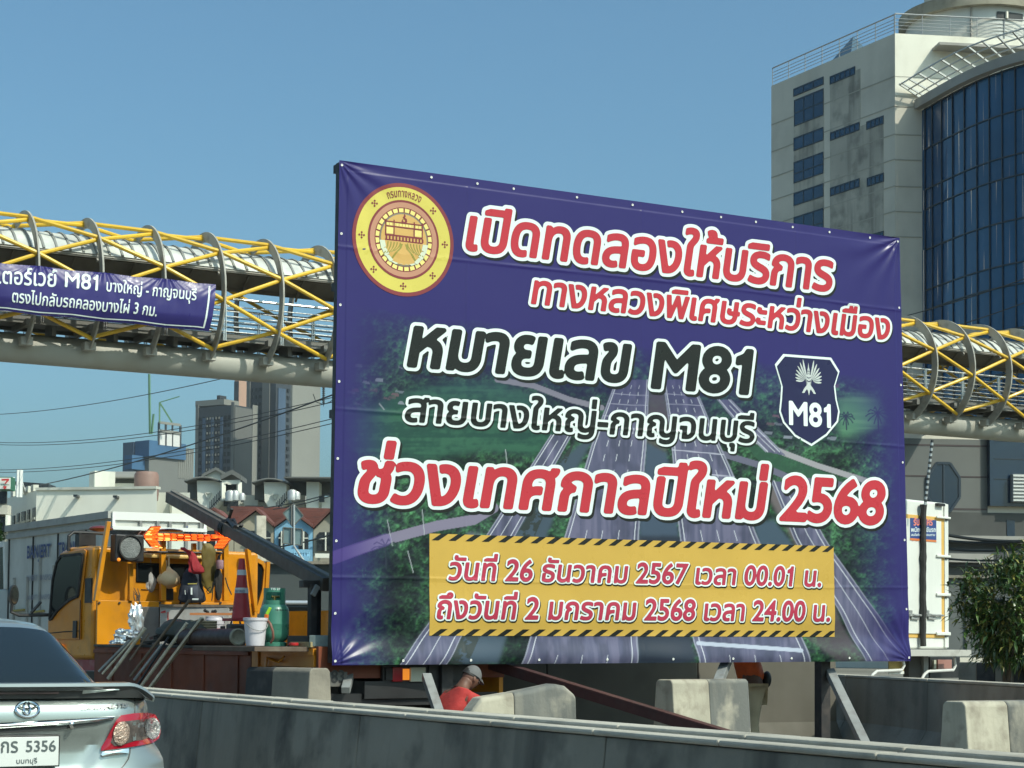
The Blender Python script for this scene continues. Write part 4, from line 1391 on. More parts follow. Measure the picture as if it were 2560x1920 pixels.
def tbox(t, name, m, par, zt=None, zb=None):
    zt = t['z'] if zt is None else zt
    zb = t['z0'] if zb is None else zb
    q = B()
    c, l, r = t['c'], t['l'], t['r']
    bk = l + (r - c)
    q.prism([p + Vector((0, 0, zb)) for p in (c, r, bk, l)], (0, 0, zt - zb))
    return q.build(name, m, par)
def face_cols(t, side, cols, z0, z1, off=.25):
    """vertical strips on a face: cols = (from, to) fractions"""
    a, b_ = (t['l'], t['c']) if side == 'l' else (t['c'], t['r'])
    n = t['nl'] if side == 'l' else t['nr']
    q = B()
    for f0, f1 in cols:
        p, s = a.lerp(b_, f0) + n * off, a.lerp(b_, f1) + n * off
        q.hexa([p + Vector((0, 0, z0)), s + Vector((0, 0, z0)), s - n * (off + .2) + Vector((0, 0, z0)), p - n * (off + .2) + Vector((0, 0, z0))],
               [p + Vector((0, 0, z1)), s + Vector((0, 0, z1)), s - n * (off + .2) + Vector((0, 0, z1)), p - n * (off + .2) + Vector((0, 0, z1))])
    return q
def face_wins(t, side, f0, f1, nc, z0, z1, nr, wf=.55, hf=.5, off=.12):
    a, b_ = (t['l'], t['c']) if side == 'l' else (t['c'], t['r'])
    n = t['nl'] if side == 'l' else t['nr']
    q = B()
    for i in range(nc):
        x0 = f0 + (f1 - f0) * (i + .5 - wf / 2) / nc; x1 = f0 + (f1 - f0) * (i + .5 + wf / 2) / nc
        p, s = a.lerp(b_, x0), a.lerp(b_, x1)
        for j in range(nr):
            h0 = z0 + (z1 - z0) * (j + .5 - hf / 2) / nr; h1 = z0 + (z1 - z0) * (j + .5 + hf / 2) / nr
            q.add([v + n * o + Vector((0, 0, h)) for h in (h0, h1) for o in (off, -.1) for v in (p, s)],
                  [(0, 1, 5, 4), (2, 3, 7, 6), (0, 2, 6, 4), (1, 3, 7, 5), (4, 5, 7, 6), (0, 1, 3, 2)])
    return q
def stuff(o): o['kind'] = 'stuff'; return o
DT = 650.0
t1 = thing('apartment_tower', 'dark blue balconied apartment tower with pale edges, left of the salmon block', 'apartment tower', atD(587, 1600, DT))
b1 = tower_box(482, 586, 622, 1012, DT)
tbox(b1, 'wall', M_TDARK, t1)
face_cols(b1, 'l', [(0, .07), (.93, 1)], 0, b1['z'] + 1).build('pilaster', M_TGREY, t1)
face_cols(b1, 'l', [(.2, .27), (.42, .49), (.66, .72)], 0, b1['z'] - 4, .5).build('balcony_stack', M_TBLUE, t1)
stuff(face_wins(b1, 'l', .08, .92, 9, 4, b1['z'] - 3, 30, .6, .55, .3).build('windows', M_WINF, t1))
stuff(face_wins(b1, 'l', .28, .66, 5, 4, b1['z'] - 3, 30, .3, .3, .55).build('balcony_railings', M_TPALE, t1))
face_cols(b1, 'r', [(0.02, 1)], 0, b1['z'] - .6, .25).build('side_wall', M_TGREY, t1)
rb1 = tower_box(480, 560, 590, 997, DT + 3)
tbox(rb1, 'roof_frame', M_TPALE, t1, rb1['z'], rb1['z'] - 2)
rb1 = tower_box(534, 550, 558, 988, DT + 6)
tbox(rb1, 'roof_hut', M_TDARK, t1, rb1['z'], b1['z'])
t2 = thing('apartment_tower', 'tower topped by a salmon block, partly behind the dark blue tower', 'apartment tower', atD(610, 1600, DT + 60))
b2 = tower_box(578, 597, 640, 950, DT + 60)
tbox(b2, 'wall', M_TSALM, t2)
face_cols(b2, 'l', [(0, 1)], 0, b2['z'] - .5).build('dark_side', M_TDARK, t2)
b3 = tower_box(610, 690, 727, 948, DT + 15)
t3 = thing('apartment_tower', 'tall tower of dark and grey vertical stripes just left of the billboard', 'apartment tower', atD(690, 1600, DT + 15))
tbox(b3, 'wall', M_TDARK, t3)
face_cols(b3, 'l', [(.0, .12), (.55, .8)], 0, b3['z'], .4).build('grey_stripe', M_TGREY, t3)
face_cols(b3, 'r', [(.1, .5)], 0, b3['z'] - 3, .4).build('blue_stripe', M_TBLUE, t3)
stuff(face_wins(b3, 'l', .14, .54, 3, 4, b3['z'] - 2, 34, .5, .5, .3).build('windows', M_WINF, t3))
stuff(face_wins(b3, 'r', .55, 1, 2, 4, b3['z'] - 2, 34, .5, .5, .3).build('windows', M_WINF, t3))
b3b = tower_box(624, 632, 638, 1012, DT - 8)
tbox(b3b, 'lift_shaft', M_TPALE, t3)
b4 = tower_box(724, 728, 790, 890, DT - 15, nL=235)
t4 = thing('apartment_tower', 'pale grey tower with thin columns of small windows beside the billboard edge', 'apartment tower', atD(728, 1600, DT - 15))
tbox(b4, 'wall', M_TPALE, t4)
for f0 in (.18, .5, .82):
    stuff(face_wins(b4, 'r', f0 - .05, f0 + .05, 1, 4, b4['z'] - 2, 40, .8, .55, .3).build('windows', M_WINF, t4))
face_cols(b4, 'r', [(.26, .29), (.72, .74)], 30, b4['z'], .5).build('drain_pipe', M_TGREY, t4)
# unfinished block with blue netting, and its two tower cranes
t5 = thing('unfinished_tower', 'bare grey concrete tower under construction with blue netting round its top', 'unfinished building', atD(373, 1600, DT - 60))
b5 = tower_box(306, 373, 478, 1110, DT - 60, nL=248)
tbox(b5, 'wall', M_TGREY, t5)
face_cols(b5, 'l', [(0, .45)], 0, b5['z'] + 1.0, 1.0).build('net_side', M_TBLUE, t5)
b5n = tower_box(330, 373, 458, 1100, DT - 61, nL=248)
tbox(b5n, 'blue_net', M_NET, t5, b5n['z'], b5['z'] - 4)
b5m = tower_box(304, 330, 360, 1137, DT - 63, nL=248)
tbox(b5m, 'blue_net', M_NET, t5, b5m['z'], b5m['z'] - 4.5)
b5w = tower_box(388, 395, 445, 1078, DT - 58, nL=248)
tbox(b5w, 'top_floor', mat('formwork_white', (.62, .62, .6), .7, vary=.1, scale=.1), t5, b5w['z'], b5['z'])
b5x = tower_box(390, 396, 442, 1056, DT - 58, nL=248)
for z_ in (0, 1):
    tbox(b5x, 'roof_slab', M_TPALE, t5, b5x['z'] - 2.6 * z_ + .4, b5x['z'] - 2.6 * z_ - .4)
face_cols(b5w, 'r', [(.0, .06), (.3, .36), (.6, .64), (.94, 1)], b5['z'], b5x['z'], .3).build('column', M_TDARK, t5)
rbx = B()
for k in range(8):
    p = b5['c'].lerp(b5['r'], .66 + .045 * k)
    rbx.cyl(p + Vector((0, 0, b5['z'] - 10)), p + Vector((0, 0, b5['z'] - 2 + (k % 3))), .25, n=5)
rbx.build('rebar', M_TPALE, t5)
M_CRANE = mat('crane_green', (.10, .22, .12), .6)
for nm, foot_, top_, tips, lab in (('a', (375, 1085), (373, 935), (), 'thin vertical green tower crane mast left of the unfinished tower top'),
                                   ('b', (430, 1056), (399, 1006), ((449, 991), (520, 955)), 'slanting green luffing crane on top of the unfinished tower')):
    cr = thing('tower_crane', lab, 'crane', atD(*foot_, DT - 60))
    p, q = atD(*foot_, DT - 60), atD(*top_, DT - 60)
    mq = B(); mq.bar(p, q, .55)
    mq.build('mast' if nm == 'a' else 'jib', M_CRANE, cr)
    if tips:
        B().tube([q, atD(*tips[0], DT - 60)], .18, 5).build('stay_cable', M_CRANE, cr)
        B().bar(atD(399, 1056, DT - 60), q, .4).build('mast', M_CRANE, cr)
    else:
        B().bar(atD(379, 1085, DT - 60), atD(384, 1035, DT - 60), .5).build('jib', M_CRANE, cr)

# white flat-roofed building behind the container truck
M_WH = mat('white_wash', (.84, .83, .72), .85, dirt=.3, dirt_col=(.62, .62, .54), scale=.35, vary=.08, streak=.25)
M_WHG = mat('white_wash_dull', (.62, .62, .54), .85, dirt=.5, dirt_col=(.33, .33, .29), scale=.5, vary=.15, streak=.4)
M_WD = mat('window_dark', (.03, .036, .042), .25, vary=.3, scale=1)
DW = 85.0
wb = thing('white_building', 'long white flat-roofed building with a blank sunlit wall behind the container truck', 'building', atD(91, 1600, DW))
wc = atD(91, 1226, DW); wz = wc.z; wc.z = 0
wdir = (Vector((atD(387, 1231, DW * .985).x, atD(387, 1231, DW * .985).y, 0)) - wc).normalized()
we = line_hit(387, wc, wdir)
wl = line_hit(21, wc, Vector((0, 1, 0)))
q = B(); q.prism([wc, we, we + Vector((0, 16, 0)), wl + Vector((0, 4, 0))], (0, 0, wz))
q.build('wall', M_WH, wb)
wn = Vector((-1, 0, 0))
for k, (x0, x1, y0, y1) in enumerate(((28, 33, 1290, 1310), (39, 44, 1284, 1308), (50, 59, 1280, 1306), (65, 70, 1275, 1303), (78, 84, 1270, 1297))):
    p, s = line_hit(x0, wc, Vector((0, 1, 0))), line_hit(x1, wc, Vector((0, 1, 0)))
    za, zb = zat(x0, y0, p), zat(x0, y1, p)
    w_ = B().box(wc.x - .06, wc.x + .02, min(p.y, s.y), max(p.y, s.y), zb - 1.5, za).build('window', M_WD, wb)
    B().box(wc.x - .1, wc.x - .05, min(p.y, s.y) - .1, max(p.y, s.y) + .1, za - .55, za - .45).build('sill', M_WHG, w_)
for px_, py__ in ((189, 1242), (288, 1244)):
    p = line_hit(px_, wc, wdir); z = zat(px_, py__, p)
    nrm = Vector((wdir.y, -wdir.x, 0))
    B().bar(p + nrm * .02 + Vector((0, 0, z)), p + nrm * .5 + wdir * .1 + Vector((0, 0, z + .02)), .18, .1).build('spout', M_WD, wb)
q = B(); nrm = Vector((wdir.y, -wdir.x, 0))
q.bar(wc + nrm * -.15 + Vector((0, 0, wz + .06)), we + nrm * -.15 + Vector((0, 0, wz + .06)), .5, .12)
q.build('parapet_cap', M_WHG, wb)
for k in range(5):
    p = wc.lerp(wl, k / 5 + .1); s = wc.lerp(wl, k / 5 + .2)
    B().bar(p + Vector((.1, 0, wz + .15)), s + Vector((.1, 0, wz + .15)), .25, .3).build('merlon', M_WHG, wb)
# vaulted hut on its roof
hut = thing('roof_hut', 'white rooftop hut with a grey barrel roof on the white building', 'roof hut', atD(300, 1226, DW + 4))
hp, hs = atD(250, 1228, DW + 4), atD(352, 1228, DW + 4)
hd = (hs - hp); hl = hd.length; hd.normalize(); hn = Vector((-hd.y, hd.x, 0)).normalized()
zt = atD(300, 1208, DW + 4).z
q = B(); q.prism([Vector((p.x, p.y, wz - .5)) for p in (hp, hs, hs + hn * 2.4, hp + hn * 2.4)], (0, 0, zt - wz + .5)); q.build('wall', M_WH, hut)
q = B()
q.grid(lambda u, v: hp + hd * (-.25 + (hl + .5) * u) + hn * (-.3 + 3.0 * v) + Vector((0, 0, zt - hp.z + .62 * math.sin(math.pi * (.12 + .76 * v)))), 10, 10)
q.build('barrel_roof', M_TPALE, hut, smooth=True, solid=.08)
q = B(); q.box(0, 1.0, 0, .9, 0, 1.2, Matrix.Translation(Vector((atD(236, 1228, DW + 3).x, atD(236, 1228, DW + 3).y, wz)))); q.build('side_box', M_WHG, hut)
q = B(); tk_ = atD(366, 1228, DW + 3)
tank = B().lathe(Vector((tk_.x, tk_.y, wz - .2)), [(0, 0), (.55, 0), (.58, .3), (.58, 1.2), (.5, 1.35), (0, 1.4)], 20).build('water_tank', mat('tank_brown', (.26, .16, .13), .6, vary=.2), smooth=True)
tag(tank, 'brown round water tank beside the barrel-roofed hut', 'water tank')
lb = thing('low_annex', 'dull grey lower annex stepping down right of the white building', 'building', atD(440, 1600, DW + 6))
a, b_ = atD(385, 1231, DW + 6), atD(475, 1231, DW + 6)
q = B(); q.prism([Vector((p.x, p.y, 0)) for p in (a, b_, b_ + Vector((0, 14, 0)), a + Vector((0, 14, 0)))], (0, 0, a.z)); q.build('wall', M_WHG, lb)
q = B(); p, s = atD(430, 1246, DW + 5.6), atD(475, 1246, DW + 5.6)
q.prism([Vector((v.x, v.y, 4)) for v in (p, s, s + Vector((0, .3, 0)), p + Vector((0, .3, 0)))], (0, 0, p.z - 4)); q.build('white_bay', M_WH, lb)
dk_ = B(); dk_.bar(atD(32, 1214, DW + 12), atD(130, 1221, DW + 12), 1.6, .35)
tag(dk_.build('roof_edge', M_WD), 'thin dark roof edge showing behind the white building', 'roof')
# white sign scaffold (ladder) on the roof
M_LADW = mat('white_metal', (.72, .73, .7), .5)
lad = thing('sign_frame', 'white ladder-like steel sign frame standing on the white roof', 'steel frame', atD(48, 1240, DW))
q = B()
for x in (46, 53.5):
    q.bar(atD(x - 2, 1243, DW), atD(x, 1175, DW), .13)
for k in range(9):
    q.bar(atD(45 - k * .0, 1236 - k * 7, DW), atD(52.5, 1236 - k * 7, DW), .07)
q.build('ladder', M_LADW, lad)
B().bar(atD(54, 1205, DW), atD(64, 1238, DW + 2), .1).build('brace', M_LADW, lad)
q = B(); q.bar(atD(34, 1193, DW + 2), atD(37, 1224, DW + 2), .08); q.bar(atD(36, 1212, DW + 2), atD(32, 1225, DW + 2), .08); q.bar(atD(36, 1212, DW + 2), atD(41, 1225, DW + 2), .08)
q.build('rear_brace', M_LADW, lad)
# shop with the convenience-store sign at the far left
sh = thing('corner_shop', 'beige shop building with a dark opening under the convenience store sign', 'building', atD(0, 1600, DW - 3))
a, b_ = atD(-120, 1224, DW - 3), atD(18, 1230, DW - 3)
q = B(); q.prism([Vector((p.x, p.y, 0)) for p in (a, b_, b_ + Vector((0, 12, 0)), a + Vector((0, 12, 0)))], (0, 0, a.z)); q.build('wall', mat('beige_wall', (.52, .5, .42), .8, dirt=.4, dirt_col=(.3, .28, .22), scale=.6, vary=.2), sh)
def facing_panel(px0, py0, px1, py1, d, m, nm, par, t=.1):
    a, b_ = atD(px0, py0, d), atD(px1, py0, d)
    c = atD(px0, py1, d)
    dd = (b_ - a); dd.z = 0
    n = Vector((dd.y, -dd.x, 0)).normalized()
    q = B()
    q.hexa([Vector((a.x, a.y, c.z)), Vector((b_.x, b_.y, c.z)), Vector((b_.x, b_.y, a.z)), Vector((a.x, a.y, a.z))],
           [v - n * t for v in (Vector((a.x, a.y, c.z)), Vector((b_.x, b_.y, c.z)), Vector((b_.x, b_.y, a.z)), Vector((a.x, a.y, a.z)))])
    return q.build(nm, m, par)
facing_panel(-60, 1228, 17, 1259, DW - 3.3, M_WD, 'upper_opening', sh)
facing_panel(-60, 1262, 19, 1285, DW - 3.6, mat('beige_wall'), 'balcony_front', sh, .6)
facing_panel(-60, 1291, 14, 1330, DW - 3.4, M_WD, 'shop_opening', sh)
facing_panel(14, 1287, 19, 1330, DW - 3.7, M_WH, 'corner_post', sh, .5)
sg = thing('shop_sign', 'square white illuminated sign with a red, orange and green numeral at the left edge', 'sign', atD(12, 1226, DW - 4))
facing_panel(-5, 1192, 28, 1225, DW - 4, mat('sign_green', (.03, .14, .08), .5), 'sign_box', sg, .7)
facing_panel(-3, 1194, 26, 1222.5, DW - 4.08, mat('sign_white', (.72, .73, .68), .4), 'sign_face', sg, .05)
def facing_poly(pts, d, m, nm, par):
    return B().poly([atD(x, y, d) for x, y in pts]).build(nm, m, par)
facing_poly([(3.5, 1197.5), (22.5, 1196.5), (22.5, 1201), (15, 1209), (11, 1209), (16.5, 1201.5), (4, 1202)], DW - 4.2, mat('sign_red', (.55, .05, .05), .4), 'numeral_top', sg)
facing_poly([(8, 1215), (16.5, 1215), (15.5, 1220), (13.5, 1222.4), (9.5, 1222.4), (8.5, 1220)], DW - 4.2, mat('sign_red', (.55, .05, .05), .4), 'numeral_foot', sg)
s = B(); flat_text(s, 'ELEVEN', lambda x, y: atD(2 + 21 * x, 1213.6 - y * 5, DW - 4.2), thr=.02, res=24)
s.build('sign_lettering', mat('sign_green'), sg)

# row of gabled shophouses
DS = 175.0
Z4b = lambda x, y: (440 + x / 5.351, 1150 + y / 5.351)
M_TILE = mat('roof_tile', (.17, .06, .045), .8, dirt=.5, dirt_col=(.07, .035, .03), scale=.4, vary=.3, bump=.3, bscale=2)
def wall_mat(k, c): return mat(k, c, .85, dirt=.35, dirt_col=tuple(x * .6 for x in c), scale=.5, vary=.15)
def shophouse(x0, x1, xp, yeave, ypeak, m, label, win, d=DS):
    t = thing('shophouse', label, 'shophouse', atD(*Z4b((x0 + x1) / 2, 2500), d), 0, 'gabled shophouses in a row')
    P = [atD(*Z4b(x, y), d) for x, y in ((x0, 2300), (x1, 2300), (x1, yeave), (xp, ypeak), (x0, yeave))]
    n = Vector((P[1].y - P[0].y, -(P[1].x - P[0].x), 0)).normalized()
    for p in P[:2]: p.z = 0
    q = B(); q.prism(P, -n * 9); q.build('wall', m, t)
    for (a0, b0, a1, b1, rd) in win:
        w = [atD(*Z4b(*v), d - .3) for v in ((a0, b1), (a1, b1), (a1, b0 + rd), (a1 - rd, b0), (a0 + rd, b0), (a0, b0 + rd))]
        o = B().prism(w, -n * .25).build('window', M_WD, t)
        xm = (a0 + a1) / 2
        q = B(); q.bar(atD(*Z4b(xm, b0), d - .5), atD(*Z4b(xm, b1), d - .5), .12); q.bar(atD(*Z4b(a0, b0 + (b1 - b0) * .35), d - .5), atD(*Z4b(a1, b0 + (b1 - b0) * .35), d - .5), .1)
        q.build('window_frame', M_WHG, o)
    rfq = B()
    for a, b_ in ((P[4], P[3]), (P[3], P[2])):
        a, b_ = a + n * .5 + Vector((0, 0, .1)), b_ + n * .5 + Vector((0, 0, .1))
        rfq.hexa([a, b_, b_ + Vector((0, 0, .3)), a + Vector((0, 0, .3))], [v - n * 6 for v in (a, b_, b_ + Vector((0, 0, .3)), a + Vector((0, 0, .3)))])
    rfq.build('gable_roof', M_TILE, t)
    return t, n
M_BEI = wall_mat('house_beige', (.42, .38, .28)); M_SKY = wall_mat('house_blue', (.24, .48, .66)); M_OCH = wall_mat('house_sand', (.36, .34, .27))
shophouse(780, 1305, 1075, 905, 690, M_BEI, 'beige gabled shophouse with a round vent, left of the blue one', [(950, 945, 1265, 1220, 40)])
tb, nb = shophouse(1318, 1828, 1578, 915, 730, M_SKY, 'light blue gabled shophouse behind the road sign', [(1372, 950, 1450, 1215, 40), (1640, 955, 1770, 1215, 40)])
shophouse(1838, 2330, 2085, 935, 690, M_OCH, 'sand coloured gabled shophouse half hidden by the billboard edge', [(1880, 965, 2120, 1215, 40)])
shophouse(250, 770, 515, 900, 690, M_BEI, 'leftmost beige gabled shophouse behind the slanting beam', [(380, 945, 690, 1220, 40)])
q = B()
for k in range(12):
    q.bar(atD(*Z4b(1385 + 34 * k, 1225), DS - 1.2), atD(*Z4b(1385 + 34 * k, 1310), DS - 1.2), .3)
q.bar(atD(*Z4b(1370, 1222), DS - 1.2), atD(*Z4b(1780, 1222), DS - 1.2), .35); q.bar(atD(*Z4b(1370, 1312), DS - 1.2), atD(*Z4b(1780, 1318), DS - 1.2), .45)
q.build('balcony_railing', M_SKY, tb)
facing_panel(*Z4b(1860, 1250), *Z4b(2150, 1308), DS - 1.5, M_WH, 'balcony_front', [o for o in S.objects if o.name == 'shophouse.002'][0], .4)
# shared tiled roof behind the gables
rt = thing('tiled_roof', 'long red tiled roof slope behind the three shophouse gables', 'roof', atD(*Z4b(1400, 900), DS + 6))
q = B()
e0, e1 = atD(*Z4b(640, 940), DS + .8), atD(*Z4b(2400, 990), DS + .8)
r0, r1 = atD(*Z4b(735, 652), DS + 6), atD(*Z4b(2400, 690), DS + 6)
q.hexa([e0, e1, r1, r0], [v - Vector((0, 0, .25)) for v in (e0, e1, r1, r0)])
q.build('roof_slope', M_TILE, rt)
q = B()
for k in range(14):
    f = (k + .5) / 14
    q.bar(e0.lerp(r0, f) + Vector((0, 0, .05)), e1.lerp(r1, f) + Vector((0, 0, .05)), .12, .12)
q.build('tile_course', M_TILE, rt)
B().bar(r0 + Vector((0, 0, .1)), r1 + Vector((0, 0, .1)), .35, .3).build('ridge', M_TILE, rt)
# stair huts with arched roofs on the row behind
DH = 205.0
rw = thing('rear_shophouse_row', 'whitish flat-roofed building row behind the red tiled roof', 'building', atD(*Z4b(1200, 700), DH))
facing_panel(*Z4b(560, 560), *Z4b(2600, 1500), DH + 1, M_WHG, 'wall', rw, 8)
facing_panel(*Z4b(680, 470), *Z4b(860, 640), DH, M_WHG, 'parapet', rw, .5)
facing_panel(*Z4b(910, 470), *Z4b(1095, 640), DH, M_WHG, 'parapet', rw, .5)
facing_panel(*Z4b(1545, 470), *Z4b(1720, 640), DH, mat('house_cream', (.55, .5, .4), .8, vary=.1), 'parapet', rw, .5)
facing_panel(*Z4b(680, 615), *Z4b(835, 690), DH - .6, M_WD, 'opening', rw, .3)
facing_panel(*Z4b(920, 610), *Z4b(1160, 650), DH - .6, M_WD, 'opening', rw, .3)
def stair_hut(x0, x1, ytop, yb0, roofx0, label):
    t = thing('stair_hut', label, 'stair hut', atD(*Z4b((x0 + x1) / 2, yb0), DH - 2), 0, 'white stair huts with arched roofs')
    d = DH - 2
    xm = (x0 + x1) / 2
    P = [atD(*Z4b(x, y), d) for x, y in ((x0, ytop), (x1, ytop), (x1 - 10, yb0 - 130), (xm + 60, yb0), (xm - 60, yb0), (x0 + 10, yb0 - 130))]
    n = Vector((P[1].y - P[0].y, -(P[1].x - P[0].x), 0)).normalized()
    B().prism(P, -n * 5).build('wall', M_WH, t)
    q = B()
    q.grid(lambda u, v: atD(*Z4b(roofx0 + (x1 + 30 - roofx0) * v, ytop + 40 - 75 * math.sin(math.pi * (.08 + .86 * v))), d) + n * (.8 - 6 * u), 4, 14)
    q.build('arched_roof', M_TGREY, t, smooth=True, solid=.2)
    facing_panel(*Z4b(roofx0 + 25, ytop + 30), *Z4b(x0 + 5, ytop + 240), d + 2, M_TGREY, 'side_wall', t, 3)
    q = B()
    tri = [atD(*Z4b(xm + dx, ytop + dy), d - .15) for dx, dy in ((-45, 165), (40, 165), (12, 235), (-12, 235))]
    for i in range(4):
        q.bar(tri[i], tri[(i + 1) % 4], .12)
    q.build('wall_mark', M_WHG, t)
    q = B()
    for k in range(7):
        a = atD(*Z4b(x1 - 140 + 22 * k, yb0 + 20 - 24 * k), d - 1)
        q.bar(a, a + Vector((0, 0, 1.1)), .08)
    q.bar(atD(*Z4b(x1 - 145, yb0 - 10), d - 1), atD(*Z4b(x1 + 10, yb0 - 180), d - 1), .1)
    q.build('stair_rail', M_WD, t)
stair_hut(278, 592, 275, 670, 130, 'white stair hut with an arched grey roof, left of the pair')
stair_hut(1175, 1480, 295, 680, 1030, 'white stair hut with an arched grey roof, right of the pair')
q = B()
gz = thing('roof_pavilion', 'small open gabled pavilion on posts between the two white stair huts', 'pavilion', atD(*Z4b(740, 500), DH - 3))
for x in (630, 845):
    q.bar(atD(*Z4b(x, 300), DH - 3), atD(*Z4b(x, 540), DH - 3), .45)
q.bar(atD(*Z4b(620, 296), DH - 3), atD(*Z4b(860, 296), DH - 3), .4)
q.build('post', M_WH, gz)
q = B()
for (xa, ya), (xb, yb) in (((595, 265), (745, 190)), ((745, 190), (875, 265))):
    a, b_ = atD(*Z4b(xa, ya), DH - 3.6), atD(*Z4b(xb, yb), DH - 3.6)
    n = Vector((b_.y - a.y, -(b_.x - a.x), 0)).normalized()
    q.hexa([a, b_, b_ + Vector((0, 0, .5)), a + Vector((0, 0, .5))], [v - n * 5 for v in (a, b_, b_ + Vector((0, 0, .5)), a + Vector((0, 0, .5)))])
q.build('gable_roof', M_TGREY, gz)
facing_panel(*Z4b(640, 330), *Z4b(835, 620), DH - .2, M_WD, 'dark_interior', gz, .2)
for k, (x, y, r) in enumerate(((725, 440, 1.3), (790, 430, 1.2), (880, 430, .9), (1555, 430, 1.3), (1610, 420, 1.0))):
    p = atD(*Z4b(x, y + 110), DH - 4); r *= .42
    o = B().lathe(p, [(0, 0), (r, 0), (r * 1.02, r * 1.6), (r * .8, r * 2.0), (r * .3, r * 2.2), (0, r * 2.2)], 16).build('roof_tank', mat('tank_steel', (.55, .56, .54), .35, metal=.4, vary=.2), smooth=True)
    tag(o, ('tall steel roof tank under the open pavilion', 'steel roof tank at the right post of the pavilion', 'small steel tank right of the pavilion', 'pale roof tank just right of the right stair hut', 'small steel tank by the long roof at the right')[k], 'water tank')
gb = thing('gabled_hut', 'grey gabled hut roof rising behind the left stair hut', 'roof hut', atD(*Z4b(520, 300), DH + 4))
P = [atD(*Z4b(x, y), DH + 4) for x, y in ((350, 320), (650, 320), (650, 205), (540, 140), (350, 235))]
n = Vector((P[1].y - P[0].y, -(P[1].x - P[0].x), 0)).normalized()
B().prism(P, -n * 5).build('wall', M_WHG, gb)
q = B()
for a, b_ in ((P[4], P[3]), (P[3], P[2])):
    q.hexa([a + n * .4, b_ + n * .4, b_ + n * .4 + Vector((0, 0, .35)), a + n * .4 + Vector((0, 0, .35))], [v - n * 6 for v in (a, b_, b_ + Vector((0, 0, .35)), a + Vector((0, 0, .35)))])
q.build('gable_roof', M_TGREY, gb)
lr = thing('flat_roof_house', 'white building under a long thin flat roof next to the billboard edge', 'building', atD(*Z4b(1850, 600), DH - 1))
facing_panel(*Z4b(1440, 222), *Z4b(2500, 240), DH - 4, M_TGREY, 'flat_roof', lr, 7)
facing_panel(*Z4b(1745, 292), *Z4b(1912, 700), DH - 2, M_WH, 'white_wall', lr, 4)
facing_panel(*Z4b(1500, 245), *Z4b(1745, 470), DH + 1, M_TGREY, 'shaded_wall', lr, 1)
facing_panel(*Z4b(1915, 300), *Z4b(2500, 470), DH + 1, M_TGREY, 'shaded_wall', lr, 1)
facing_panel(*Z4b(1950, 490), *Z4b(2500, 700), DH - 1.5, M_WH, 'lower_wall', lr, 1)
facing_panel(*Z4b(1915, 480), *Z4b(1985, 560), DH - 2.5, M_WD, 'opening', lr, .3)

# dark retaining wall behind the truck, road sign seen from behind, thin post
rwall = thing('retaining_wall', 'dark grey concrete retaining wall behind the gas cylinder', 'wall', atD(720, 1600, 60))
facing_panel(600, 1405, 900, 1640, 60, mat('wall_slate', (.085, .10, .10), .85, dirt=.4, dirt_col=(.05, .06, .06), scale=.4, vary=.25, streak=.3), 'wall', rwall, 1)
facing_panel(600, 1402, 900, 1409, 59.8, M_CONC, 'coping', rwall, 1.3)
M_SIGNB = mat('sign_back', (.24, .34, .35), .45, metal=.3, vary=.15, scale=2)
M_SIGNP = mat('sign_pole', (.42, .45, .45), .5, metal=.3)
D_ = 72.0
rs = thing('road_sign', 'road sign seen from behind, grey diamond plate above a square plate on one pole', 'road sign', atD(*Z4b(1575, 1300), D_))
q = B(); q.tube([atD(*Z4b(1578, 600), D_ - .05), atD(*Z4b(1578, 1150), D_ - .05), atD(*Z4b(1725, 1372), D_ - .05)], .045, 8); q.build('pole', M_SIGNP, rs, smooth=True)
P = [atD(*Z4b(*v), D_) for v in ((1575, 585), (1703, 745), (1560, 895), (1432, 712))]
n = Vector((0.3, .95, 0))
o = B().prism(P, n * .03).build('diamond_plate', M_SIGNB, rs)
q = B()
for i in range(4): q.bar(P[i] - n * .02, P[(i + 1) % 4] - n * .02, .05, .04)
q.bar(atD(*Z4b(1552, 610), D_ - .03), atD(*Z4b(1552, 870), D_ - .03), .09, .05)
q.build('plate_frame', M_TGREY, o)
P = [atD(*Z4b(*v), D_) for v in ((1435, 903), (1690, 925), (1682, 1142), (1424, 1115))]
o = B().prism(P, n * .03).build('square_plate', M_SIGNB, rs)
q = B()
for i in range(4): q.bar(P[i] - n * .02, P[(i + 1) % 4] - n * .02, .05, .04)
q.bar(atD(*Z4b(1552, 905), D_ - .03), atD(*Z4b(1548, 1130), D_ - .03), .09, .05)
q.build('plate_frame', M_TGREY, o)
q = B().bar(atD(*Z4b(1130, 745), 110), atD(*Z4b(1130, 1400), 110), .6, .3)
tag(q.build('utility_pole', M_CONCL), 'short pale utility pole in front of the beige shophouse', 'pole')

